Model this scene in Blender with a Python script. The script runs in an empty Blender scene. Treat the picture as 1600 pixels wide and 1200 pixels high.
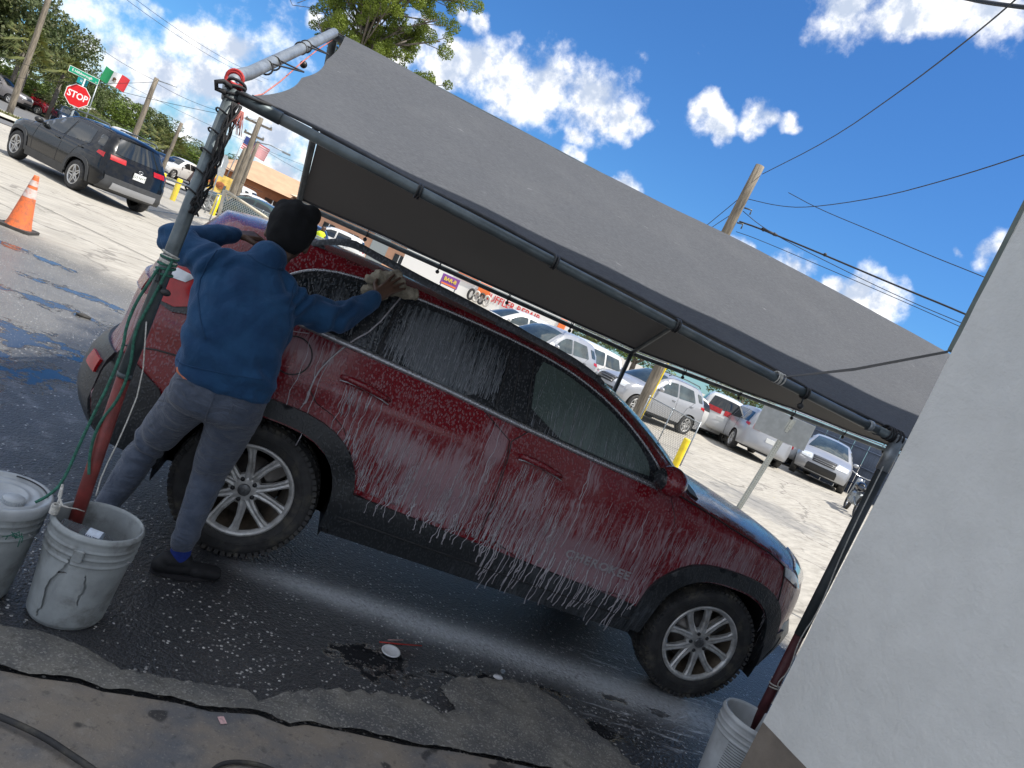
import bpy, bmesh, math, random
import numpy as np
from mathutils import Vector, Matrix, noise
from mathutils.geometry import delaunay_2d_cdt

random.seed(7)
np.random.seed(7)
scene = bpy.context.scene
COL = scene.collection
R = math.radians

# ------------------------------------------------------------------ camera
cam_data = bpy.data.cameras.new('camera')
cam = bpy.data.objects.new('camera', cam_data)
COL.objects.link(cam)
cam_data.sensor_width = 36.0
cam_data.lens = 1135.0 / 1600.0 * 36.0
cam_data.clip_start = 0.05
cam_data.clip_end = 3000.0
yaw, pitch, roll = 0.2715, -0.0962, 0.4218
fw = Vector((math.sin(yaw) * math.cos(pitch), math.cos(yaw) * math.cos(pitch), math.sin(pitch)))
rt = Vector((math.cos(yaw), -math.sin(yaw), 0.0))
up = rt.cross(fw)
cx = math.cos(roll) * rt + math.sin(roll) * up
cy = -math.sin(roll) * rt + math.cos(roll) * up
m = Matrix.Identity(4)
for i in range(3):
    m[i][0], m[i][1], m[i][2] = cx[i], cy[i], -fw[i]
m.translation = Vector((0.0255, -4.4473, 1.6886))
cam.matrix_world = m
scene.camera = cam

# ------------------------------------------------------------------ sun, sky, exposure
SUN_EL, SUN_AZ = 60.0, 122.0          # azimuth clockwise from +Y
sun_data = bpy.data.lights.new('sun', 'SUN')
sun_data.energy = 2.0
sun_data.angle = R(0.53)
sun_data.color = (1.0, 0.95, 0.87)
sun = bpy.data.objects.new('sun', sun_data)
COL.objects.link(sun)
sdir = Vector((math.sin(R(SUN_AZ)) * math.cos(R(SUN_EL)), math.cos(R(SUN_AZ)) * math.cos(R(SUN_EL)), math.sin(R(SUN_EL))))
sun.rotation_euler = sdir.to_track_quat('Z', 'Y').to_euler()
sun.location = (20, -20, 30)

scene.view_settings.view_transform = 'Standard'
scene.view_settings.look = 'None'
scene.view_settings.gamma = 1.0
scene.view_settings.exposure = 1.55
scene.view_settings.use_curve_mapping = False


class NT:
    """tiny node helper"""
    def __init__(s, tree):
        s.t = tree; s.n = tree.nodes; s.l = tree.links
    def node(s, typ, **kw):
        n = s.n.new(typ)
        for k, v in kw.items():
            setattr(n, k, v)
        return n
    def put(s, sock, v):
        if isinstance(v, bpy.types.NodeSocket):
            s.l.new(v, sock)
        elif v is not None:
            if hasattr(sock.default_value, '__len__') and not hasattr(v, '__len__'):
                v = [v] * len(sock.default_value)
            if hasattr(sock.default_value, '__len__') and len(sock.default_value) == 4 and len(v) == 3:
                v = (*v, 1.0)
            sock.default_value = v
    def math(s, op, a, b=None, c=None, clamp=False):
        n = s.node('ShaderNodeMath', operation=op, use_clamp=clamp)
        s.put(n.inputs[0], a)
        if b is not None: s.put(n.inputs[1], b)
        if c is not None: s.put(n.inputs[2], c)
        return n.outputs[0]
    def vmath(s, op, a, b=None, out=0):
        n = s.node('ShaderNodeVectorMath', operation=op)
        s.put(n.inputs[0], a)
        if b is not None:
            s.put(n.inputs[3 if op == 'SCALE' else 1], b)
        return n.outputs[out]
    def noise(s, vec, scale, detail=3.0, rough=0.55, dist=0.0, out='Fac'):
        n = s.node('ShaderNodeTexNoise')
        s.put(n.inputs['Vector'], vec); s.put(n.inputs['Scale'], scale)
        n.inputs['Detail'].default_value = detail; n.inputs['Roughness'].default_value = rough
        n.inputs['Distortion'].default_value = dist
        return n.outputs[out]
    def voronoi(s, vec, scale, feature='F1', out='Distance', rnd=1.0):
        n = s.node('ShaderNodeTexVoronoi', feature=feature)
        s.put(n.inputs['Vector'], vec); s.put(n.inputs['Scale'], scale)
        n.inputs['Randomness'].default_value = rnd
        return n.outputs[out]
    def smooth(s, v, a, b):
        n = s.node('ShaderNodeMapRange', interpolation_type='SMOOTHSTEP')
        s.put(n.inputs[0], v); n.inputs[1].default_value = a; n.inputs[2].default_value = b
        return n.outputs[0]
    def mix(s, f, a, b):
        n = s.node('ShaderNodeMix', data_type='RGBA')
        s.put(n.inputs[0], f); s.put(n.inputs[6], a); s.put(n.inputs[7], b)
        return n.outputs[2]
    def pos(s):
        return s.node('ShaderNodeNewGeometry').outputs['Position']
    def obj(s):
        return s.node('ShaderNodeTexCoord').outputs['Object']
    def sep(s, v):
        n = s.node('ShaderNodeSeparateXYZ'); s.put(n.inputs[0], v)
        return n.outputs[0], n.outputs[1], n.outputs[2]
    def comb(s, x, y, z):
        n = s.node('ShaderNodeCombineXYZ')
        s.put(n.inputs[0], x); s.put(n.inputs[1], y); s.put(n.inputs[2], z)
        return n.outputs[0]
    def bump(s, h, strength=0.4, dist=0.01, normal=None):
        n = s.node('ShaderNodeBump')
        n.inputs['Strength'].default_value = strength
        n.inputs['Distance'].default_value = dist
        s.put(n.inputs['Height'], h)
        if normal is not None: s.put(n.inputs['Normal'], normal)
        return n.outputs[0]


# ------------------------------------------------------------------ world: Nishita sky with clouds
world = bpy.data.worlds.new('World')
scene.world = world
world.use_nodes = True
W = NT(world.node_tree)
W.n.clear()
sky = W.node('ShaderNodeTexSky', sky_type='NISHITA')
sky.sun_disc = False
sky.sun_elevation = R(SUN_EL)
sky.sun_rotation = R(SUN_AZ)
sky.air_density = 1.15
sky.dust_density = 0.15
sky.ozone_density = 2.6
wd = W.node('ShaderNodeTexCoord').outputs['Generated']
# each cloud puff: direction and angular radius; laid out as in the photograph; cloud beyond the frame is added below
PUFFS = [
    (0.0456, 0.9641, 0.2617, 0.0498),
    (0.0968, 0.9616, 0.2567, 0.0667),
    (0.1515, 0.9504, 0.2717, 0.0636),
    (0.2069, 0.9387, 0.2758, 0.0540),
    (0.0169, 0.9661, 0.2575, 0.0399),
    (0.2507, 0.9280, 0.2758, 0.0328),
    (0.2731, 0.9207, 0.2788, 0.0180),
    (0.2144, 0.9496, 0.2286, 0.0183),
    (0.3261, 0.8882, 0.3237, 0.0240),
    (0.3481, 0.8824, 0.3166, 0.0240),
    (0.3643, 0.8783, 0.3096, 0.0208),
    (0.3839, 0.8549, 0.3490, 0.0251),
    (0.3864, 0.8611, 0.3305, 0.0221),
    (0.3957, 0.8508, 0.3459, 0.0172),
    (0.4152, 0.8431, 0.3419, 0.0187),
    (0.4290, 0.8371, 0.3395, 0.0125),
    (0.3951, 0.7931, 0.4636, 0.0449),
    (0.4412, 0.7645, 0.4701, 0.0426),
    (0.4620, 0.7591, 0.4586, 0.0242),
    (0.4795, 0.7340, 0.4810, 0.0381),
    (0.5147, 0.7034, 0.4902, 0.0404),
    (0.2162, 0.9551, 0.2025, 0.0202),
    (0.2915, 0.9354, 0.1999, 0.0320),
    (0.4455, 0.8761, 0.1845, 0.0282),
    (0.4596, 0.8666, 0.1947, 0.0198),
    (0.5135, 0.8374, 0.1872, 0.0341),
    (0.5764, 0.7958, 0.1856, 0.0349),
    (0.6031, 0.7766, 0.1819, 0.0329),
    (0.5540, 0.8117, 0.1849, 0.0192),
    (0.6462, 0.7098, 0.2805, 0.0291),
    (0.6491, 0.7128, 0.2659, 0.0176),
    (0.6258, 0.7332, 0.2660, 0.0112),
    (-0.2957, 0.9450, 0.1398, 0.0244),
    (-0.2552, 0.9569, 0.1389, 0.0324),
    (-0.2298, 0.9627, 0.1429, 0.0374),
    (-0.3062, 0.9480, 0.0870, 0.0317),
    (-0.2634, 0.9613, 0.0814, 0.0446),
    (-0.2205, 0.9705, 0.0973, 0.0502),
    (-0.1743, 0.9791, 0.1046, 0.0466),
    (-0.1292, 0.9885, 0.0786, 0.0479),
    (-0.3343, 0.9394, 0.0761, 0.0213),
    (-0.2750, 0.9607, 0.0384, 0.0342),
    (-0.2000, 0.9689, 0.1458, 0.0349),
    (-0.2249, 0.9733, 0.0456, 0.0459),
    (-0.1061, 0.9936, 0.0390, 0.0406),
    (-0.1404, 0.9898, 0.0222, 0.0481),
    (-0.0816, 0.9675, 0.2395, 0.0467),
    (-0.0326, 0.9719, 0.2333, 0.0476),
    (0.0188, 0.9719, 0.2346, 0.0403),
    (-0.1291, 0.9678, 0.2162, 0.0200),
    (0.0266, 0.9496, 0.3124, 0.0203),
    (0.0049, 0.9509, 0.3095, 0.0140),
]
warp = W.noise(wd, 7.0, 4, .6, out='Color')
wdw = W.vmath('ADD', wd, W.vmath('SCALE', W.vmath('SUBTRACT', warp, (.5, .5, .5)), .085))
field = None
for (x, y, z, r) in PUFFS:
    d = W.vmath('DISTANCE', wdw, (x, y, z), out=1)
    f = W.math('MULTIPLY_ADD', d, -1.0 / r, 1.0)
    field = f if field is None else W.math('SMOOTH_MAX', field, f, .25)
n1 = W.noise(wd, 16.0, 8, .62)
n2 = W.noise(W.vmath('ADD', wd, (.012, -.01, .02)), 16.0, 8, .62)
wx, wy, wz = W.sep(wd)
# streaky low cloud banks near the horizon on the left and far away
hz = W.math('MULTIPLY', W.smooth(wz, .42, .03), W.smooth(wx, .22, -.15))
band = W.math('MULTIPLY_ADD', W.noise(W.comb(W.math('MULTIPLY', wx, 4.0), W.math('MULTIPLY', wy, 4.0), W.math('MULTIPLY', wz, 13.0)), 1.0, 6, .6), 1.15, -.55)
band = W.math('ADD', W.math('MULTIPLY', hz, 0.62), W.math('SUBTRACT', band, .42))
field = W.math('MAXIMUM', field, band)
# thicker cloud added over the unseen sky, to raise the fill in the shade
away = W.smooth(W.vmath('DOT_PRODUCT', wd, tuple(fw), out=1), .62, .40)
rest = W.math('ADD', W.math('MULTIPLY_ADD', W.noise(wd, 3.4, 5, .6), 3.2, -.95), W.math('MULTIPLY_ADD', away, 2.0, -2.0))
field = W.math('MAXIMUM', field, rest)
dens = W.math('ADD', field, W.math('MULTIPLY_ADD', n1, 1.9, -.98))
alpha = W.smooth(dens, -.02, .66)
shade = W.smooth(W.math('ADD', W.math('MULTIPLY', W.math('SUBTRACT', n1, n2), 3.4), W.math('MULTIPLY_ADD', field, -.85, .95)), .0, 1.05)
cloudc = W.mix(shade, (.40, .46, .57, 1), (.98, .96, .93, 1))
skyc = W.node('ShaderNodeMix', data_type='RGBA', blend_type='MULTIPLY')
skyc.inputs[0].default_value = 1.0
W.l.new(sky.outputs[0], skyc.inputs[6]); skyc.inputs[7].default_value = (.235, .46, .72, 1)
SKY_STRENGTH = 0.07
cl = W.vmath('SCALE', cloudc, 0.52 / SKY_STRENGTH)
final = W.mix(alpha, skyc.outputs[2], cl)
bg = W.node('ShaderNodeBackground')
W.l.new(final, bg.inputs[0]); bg.inputs[1].default_value = SKY_STRENGTH
wo = W.node('ShaderNodeOutputWorld'); W.l.new(bg.outputs[0], wo.inputs[0])

# ------------------------------------------------------------------ objects
def tag(o, label=None, cat=None, group=None, kind=None):
    if label: o['label'] = label
    if cat: o['category'] = cat
    if group: o['group'] = group
    if kind: o['kind'] = kind
    return o

def thing(name, label, cat, loc=(0, 0, 0), rz=0.0, group=None):
    o = bpy.data.objects.new(name, None)
    o.empty_display_size = 0.2
    COL.objects.link(o); o.location = loc; o.rotation_euler = (0, 0, rz)
    return tag(o, label, cat, group)

def copy_tree(o, parent=None):
    c = o.copy(); COL.objects.link(c); c.parent = parent
    for ch in list(o.children):
        copy_tree(ch, c)
    return c

class MB:
    """collects geometry and links it as one mesh object"""
    def __init__(s):
        s.v = []; s.f = []; s.sm = []
    def add(s, vs, fs, smooth=True):
        b = len(s.v)
        s.v += [tuple(map(float, p)) for p in vs]
        s.f += [tuple(b + i for i in f) for f in fs]
        s.sm += [smooth] * len(fs)
        return s
    def box(s, c, size, rot=None, bevel=0.0):
        hx, hy, hz = [k / 2 for k in size]
        M_ = rot if rot is not None else Matrix.Identity(3)
        b = min(bevel, hx * .9, hy * .9, hz * .9)
        c = Vector(c)
        if b <= 0:
            P = [M_ @ Vector((x, y, z)) + c for x in (-hx, hx) for y in (-hy, hy) for z in (-hz, hz)]
            return s.add(P, [(0, 1, 3, 2), (4, 6, 7, 5), (0, 4, 5, 1), (2, 3, 7, 6), (0, 2, 6, 4), (1, 5, 7, 3)], False)
        P = []; idx = {}
        for i, x in enumerate((-1, 1)):
            for j, y in enumerate((-1, 1)):
                for k, z in enumerate((-1, 1)):
                    for ax in range(3):
                        q = [x * (hx - b), y * (hy - b), z * (hz - b)]
                        q[ax] = (x * hx, y * hy, z * hz)[ax]
                        idx[i, j, k, ax] = len(P); P.append(M_ @ Vector(q) + c)
        F = []
        I = lambda i, j, k, a: idx[i, j, k, a]
        F += [(I(0,0,0,0), I(0,0,1,0), I(0,1,1,0), I(0,1,0,0)), (I(1,0,0,0), I(1,1,0,0), I(1,1,1,0), I(1,0,1,0)),
              (I(0,0,0,1), I(1,0,0,1), I(1,0,1,1), I(0,0,1,1)), (I(0,1,0,1), I(0,1,1,1), I(1,1,1,1), I(1,1,0,1)),
              (I(0,0,0,2), I(0,1,0,2), I(1,1,0,2), I(1,0,0,2)), (I(0,0,1,2), I(1,0,1,2), I(1,1,1,2), I(0,1,1,2))]
        for a in (0, 1):
            for c2 in (0, 1):
                s1 = 1 if (a ^ c2) else -1
                F.append((I(0,a,c2,1), I(1,a,c2,1), I(1,a,c2,2), I(0,a,c2,2)))
                F.append((I(a,0,c2,0), I(a,1,c2,0), I(a,1,c2,2), I(a,0,c2,2)))
                F.append((I(a,c2,0,0), I(a,c2,1,0), I(a,c2,1,1), I(a,c2,0,1)))
        for i in (0, 1):
            for j in (0, 1):
                for k in (0, 1):
                    F.append((I(i,j,k,0), I(i,j,k,1), I(i,j,k,2)))
        return s.add(P, F, False)
    def tube(s, pts, r, n=10, caps=True, closed=False):
        pts = [Vector(p) for p in pts]
        rs = r if hasattr(r, '__len__') else [r] * len(pts)
        N = len(pts); V = []; F = []
        prev = None
        for i, p in enumerate(pts):
            if closed: t = pts[(i + 1) % N] - pts[i - 1]
            else: t = pts[min(i + 1, N - 1)] - pts[max(i - 1, 0)]
            if t.length < 1e-9: t = Vector((0, 0, 1))
            t.normalize()
            if prev is None:
                a = Vector((0, 0, 1)) if abs(t.z) < .9 else Vector((1, 0, 0))
                u = t.cross(a).normalized()
            else:
                u = (prev - t * prev.dot(t))
                u = u.normalized() if u.length > 1e-6 else t.cross(Vector((0, 0, 1))).normalized()
            prev = u
            w = t.cross(u)
            for k in range(n):
                a = 2 * math.pi * k / n
                V.append(p + (u * math.cos(a) + w * math.sin(a)) * rs[i])
        for i in range(N if closed else N - 1):
            for k in range(n):
                i2 = (i + 1) % N
                F.append((i * n + k, i * n + (k + 1) % n, i2 * n + (k + 1) % n, i2 * n + k))
        if caps and not closed:
            F.append(tuple(range(n))[::-1]); F.append(tuple((N - 1) * n + k for k in range(n)))
        return s.add(V, F, True)
    def lathe(s, prof, n=32, origin=(0, 0, 0), axis='z', close=False):
        """prof: list of (r, h)"""
        V = []; F = []; o = Vector(origin)
        for (r, h) in prof:
            for k in range(n):
                a = 2 * math.pi * k / n
                if axis == 'z': q = Vector((r * math.cos(a), r * math.sin(a), h))
                elif axis == 'y': q = Vector((r * math.cos(a), h, r * math.sin(a)))
                else: q = Vector((h, r * math.cos(a), r * math.sin(a)))
                V.append(o + q)
        L = len(prof)
        for i in range(L if close else L - 1):
            for k in range(n):
                i2 = (i + 1) % L
                F.append((i * n + k, i * n + (k + 1) % n, i2 * n + (k + 1) % n, i2 * n + k))
        return s.add(V, F, True)
    def arc(s, r, y0, y1, a0, a1, n=24, origin=(0, 0, 0), inner=None):
        """part of a cylinder wall about the y axis, with its inner end face"""
        o = Vector(origin); G = [[o + Vector((r * math.cos(R(a0 + (a1 - a0) * k / n)), y, r * math.sin(R(a0 + (a1 - a0) * k / n)))) for y in (y0, y1)] for k in range(n + 1)]
        s.grid(G)
        V = [o + Vector((0, y0, 0))] + [g[0] for g in G]
        s.add(V, [(0, k + 1, k + 2) for k in range(n)], False); return s
    def disc(s, c, r, n=24, axis='z', up=1):
        c = Vector(c); V = []
        for k in range(n):
            a = 2 * math.pi * k / n
            V.append(c + (Vector((r * math.cos(a), r * math.sin(a), 0)) if axis == 'z' else Vector((r * math.cos(a), 0, r * math.sin(a)))))
        return s.add(V, [tuple(range(n))], False)
    def sphere(s, c, r, n=12, m_=8, scale=(1, 1, 1), rot=None):
        V = []; F = []; c = Vector(c)
        for i in range(m_ + 1):
            ph = math.pi * i / m_
            for k in range(n):
                a = 2 * math.pi * k / n
                q = Vector((r * math.sin(ph) * math.cos(a) * scale[0], r * math.sin(ph) * math.sin(a) * scale[1], r * math.cos(ph) * scale[2]))
                if rot is not None: q = rot @ q
                V.append(c + q)
        for i in range(m_):
            for k in range(n):
                F.append((i * n + k, (i + 1) * n + k, (i + 1) * n + (k + 1) % n, i * n + (k + 1) % n))
        return s.add(V, F, True)
    def grid(s, P, smooth=True, thick=None):
        """P[i][j] -> Vector grid; thick: list of offset vectors or single Vector for the back"""
        ni, nj = len(P), len(P[0])
        V = [P[i][j] for i in range(ni) for j in range(nj)]
        F = [(i * nj + j, i * nj + j + 1, (i + 1) * nj + j + 1, (i + 1) * nj + j) for i in range(ni - 1) for j in range(nj - 1)]
        return s.add(V, F, smooth)
    def prism(s, poly, z0, z1, fn=None):
        """poly list of (x,y)"""
        n = len(poly)
        V = [(p[0], p[1], z0) for p in poly] + [(p[0], p[1], z1) for p in poly]
        if fn: V = [fn(*q) for q in V]
        F = [tuple(range(n))[::-1], tuple(range(n, 2 * n))] + [(i, (i + 1) % n, n + (i + 1) % n, n + i) for i in range(n)]
        return s.add(V, F, False)
    def build(s, name, mat, parent=None, world=False, label=None, cat=None, group=None, kind=None, fix=True, weld=False, autosmooth=None):
        me = bpy.data.meshes.new(name)
        off = Vector((0, 0, 0))
        V = s.v
        if world and parent is not None:
            inv = Matrix.LocRotScale(parent.location, parent.rotation_euler, Vector((1, 1, 1))).inverted()
            if parent.parent is not None:
                pass
            V = [tuple(inv @ Vector(p)) for p in V]
        me.from_pydata(V, [], s.f)
        if len(s.f):
            me.polygons.foreach_set('use_smooth', s.sm)
        if isinstance(mat, (list, tuple)):
            for q in mat: me.materials.append(q)
        elif mat is not None: me.materials.append(mat)
        if fix or weld:
            bm = bmesh.new(); bm.from_mesh(me)
            if weld: bmesh.ops.remove_doubles(bm, verts=bm.verts, dist=1e-5)
            if fix: bmesh.ops.recalc_face_normals(bm, faces=bm.faces)
            bm.to_mesh(me); bm.free()
        if autosmooth:
            try: me.set_sharp_from_angle(angle=R(autosmooth))
            except Exception: pass
        me.update()
        o = bpy.data.objects.new(name, me)
        COL.objects.link(o)
        if parent is not None: o.parent = parent
        return tag(o, label, cat, group, kind)

def rotz(a): return Matrix.Rotation(a, 3, 'Z')
def rot_to(d):
    return Vector(d).to_track_quat('Z', 'Y').to_matrix()

def H(x, y):
    """height of the ground: level at the wash bay, the lot climbs gently to the right and away"""
    t = max(0.0, x - 9.5)
    a = .085 * t * t / (t + 2.0)
    w = 1.0 / (1 + math.exp(-(28 - math.hypot(x, y)) / 4)) if math.hypot(x, y) < 80 else 0
    far = 0.0012 * max(0.0, math.hypot(x, y) - 20.0)
    return min(a, .95) * (w * .9 + .1) + far

def poly_sheet(poly, step, zoff, fn=H, rag=0.0, holes=()):
    """triangulated sheet following the ground; poly = (x, y) points"""
    vs, es = [], []
    def ring(pl):
        base = len(vs); k = len(pl); tot = []
        for i in range(k):
            a, b = Vector(pl[i][:2]), Vector(pl[(i + 1) % k][:2])
            n = max(1, int((b - a).length / step))
            for j in range(n): tot.append(a.lerp(b, j / n))
        for i, p in enumerate(tot):
            if rag:
                p = p + Vector((noise.noise(Vector((p.x * 9, p.y * 9, 1))), noise.noise(Vector((p.x * 9, p.y * 9, 5))))) * rag
            vs.append(p); es.append((base + i, base + (i + 1) % len(tot)))
    ring(poly)
    xs = [p.x for p in vs]; ys = [p.y for p in vs]
    P = np.array([[p.x, p.y] for p in vs])
    gx = np.arange(min(xs) + step * .5, max(xs), step); gy = np.arange(min(ys) + step * .5, max(ys), step)
    if len(gx) and len(gy):
        X, Y = np.meshgrid(gx, gy); X = X.ravel(); Y = Y.ravel()
        ins = inside(P, X, Y)
        for x, y in zip(X[ins], Y[ins]): vs.append(Vector((x, y)))
    r = delaunay_2d_cdt(vs, es, [list(range(len(P)))], 1, 1e-5)
    return [(p.x, p.y, fn(p.x, p.y) + zoff) for p in r[0]], r[2]

def inside(P, X, Y):
    ins = np.zeros(len(X), bool)
    n = len(P); j = n - 1
    for i in range(n):
        xi, yi = P[i]; xj, yj = P[j]
        if yi != yj:
            c = ((yi > Y) != (yj > Y)) & (X < (xj - xi) * (Y - yi) / (yj - yi) + xi)
            ins ^= c
        j = i
    return ins

# ------------------------------------------------------------------ materials
MATS = {}
def new_mat(name):
    mt = bpy.data.materials.new(name); mt.use_nodes = True
    t = NT(mt.node_tree); b = t.n['Principled BSDF']
    MATS[name] = mt
    return mt, t, b

def mat(name, col, rough=.6, metal=0.0, var=.0, vscale=8.0, bump=0.0, bscale=60.0, bdist=.004, spec=None, coat=0.0, emis=None, trans=0.0, alpha=None, dirt=None, stretch=None):
    if name in MATS: return MATS[name]
    mt, t, b = new_mat(name)
    o = t.obj()
    if stretch: o = t.vmath('MULTIPLY', o, stretch)
    c = (*col, 1.0)
    if var:
        nz = t.noise(o, vscale, 5, .6)
        f = t.smooth(nz, .3, .7)
        c1 = tuple(max(0, k * (1 - var)) for k in col) + (1,); c2 = tuple(min(1, k * (1 + var)) for k in col) + (1,)
        c = t.mix(f, c1, c2)
    if dirt:
        nz2 = t.noise(o, vscale * .6 + 1.3, 6, .65)
        c = t.mix(t.math('MULTIPLY', t.smooth(nz2, .48, .72), dirt[1]), c, dirt[0])
    t.put(b.inputs['Base Color'], c)
    b.inputs['Roughness'].default_value = rough; b.inputs['Metallic'].default_value = metal
    if spec is not None: b.inputs['Specular IOR Level'].default_value = spec
    if coat: b.inputs['Coat Weight'].default_value = coat; b.inputs['Coat Roughness'].default_value = .04
    if trans: b.inputs['Transmission Weight'].default_value = trans
    if alpha is not None: b.inputs['Alpha'].default_value = alpha
    if emis: b.inputs['Emission Color'].default_value = (*emis[0], 1); b.inputs['Emission Strength'].default_value = emis[1]
    if bump:
        h = t.noise(o, bscale, 4, .6)
        t.put(b.inputs['Normal'], t.bump(h, bump, bdist))
    return mt

M = dict(
    steel=mat('galvanised_steel', (.30, .33, .35), .42, .55, .22, 12, .15, 120, .002, dirt=((.12, .11, .10, 1), .5)),
    steel_dark=mat('dark_worn_pipe', (.10, .12, .13), .5, .3, .3, 14, .2, 90, .002),
    redpipe=mat('red_painted_pipe', (.20, .035, .03), .5, 0, .25, 18, .2, 90, .002, dirt=((.08, .02, .02, 1), .4)),
    orange=mat('orange_painted_pipe', (.62, .16, .09), .5, 0, .2, 9),
    black=mat('black_plastic', (.018, .019, .021), .45, 0, .3, 20, .1, 80),
    rubber=mat('tyre_rubber', (.030, .030, .031), .72, 0, .35, 14, .5, 70, .004, dirt=((.15, .135, .10, 1), .5)),
    alloy=mat('dirty_alloy', (.56, .56, .55), .40, .55, .18, 22, .1, 90, .001, dirt=((.17, .14, .10, 1), .45)),
    barrel=mat('rim_barrel_brown', (.20, .16, .12), .45, .6, .3, 15),
    disc=mat('brake_steel', (.16, .15, .14), .4, .8, .3, 10),
    chrome=mat('chrome_trim', (.55, .56, .58), .22, .9, .1, 30),
    white=mat('white_paint', (.80, .80, .78), .45, 0, .06, 4),
    rope_green=mat('green_rope', (.03, .14, .10), .8, 0, .4, 90, .6, 260),
    rope_white=mat('white_cord', (.55, .54, .50), .8, 0, .25, 90, .6, 260),
    rope_black=mat('black_cord', (.02, .02, .022), .7, 0, .3, 60, .5, 200),
    rope_pink=mat('pink_cord', (.45, .16, .14), .8, 0, .3, 60),
    redstrap=mat('red_strap', (.45, .03, .03), .7, 0, .2, 40),
    yellow=mat('yellow_paint', (.80, .60, .02), .5, 0, .12, 6, .1, 40, dirt=((.35, .25, .05, 1), .4)),
    wood=mat('weathered_pole_wood', (.20, .17, .13), .85, 0, .4, 4, .7, 30, .01, stretch=(6, 6, .6)),
    wire=mat('black_wire', (.015, .015, .017), .6),
    glassdk=mat('dark_window_glass', (.012, .016, .018), .06, 0, spec=.9),
    glasslt=mat('window_glass_light', (.045, .062, .066), .05, 0, .5, 1.2, spec=.9),
    lamp_red=mat('red_tail_lens', (.40, .010, .013), .22, 0, .2, 12, coat=.15),
    lamp_clear=mat('clear_headlight_lens', (.62, .66, .70), .08, 0, .2, 10, coat=.8),
    plate=mat('licence_plate_white', (.75, .76, .74), .4, 0, .08, 50),
    leaf=None,
)
# ------------------------------------------------------------------ car kit
def interp(x, xs, ys): return float(np.interp(x, xs, ys))

def dens(pl, step, closed=True):
    out = []
    n = len(pl)
    for i in range(n if closed else n - 1):
        a, b = pl[i], pl[(i + 1) % n]
        L_ = math.dist(a, b); k = max(1, int(round(L_ / step)))
        for j in range(k): out.append((a[0] + (b[0] - a[0]) * j / k, a[1] + (b[1] - a[1]) * j / k))
    if not closed: out.append(tuple(pl[-1]))
    return out

def smooth_chain(pl, it=2, closed=False):
    for _ in range(it):
        q = []
        n = len(pl)
        if not closed: q.append(pl[0])
        for i in range(n if closed else n - 1):
            a, b = pl[i], pl[(i + 1) % n]
            q.append(tuple(a[k] * .75 + b[k] * .25 for k in range(len(a))))
            q.append(tuple(a[k] * .25 + b[k] * .75 for k in range(len(a))))
        if not closed: q.append(pl[-1])
        pl = q
    return pl

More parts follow.
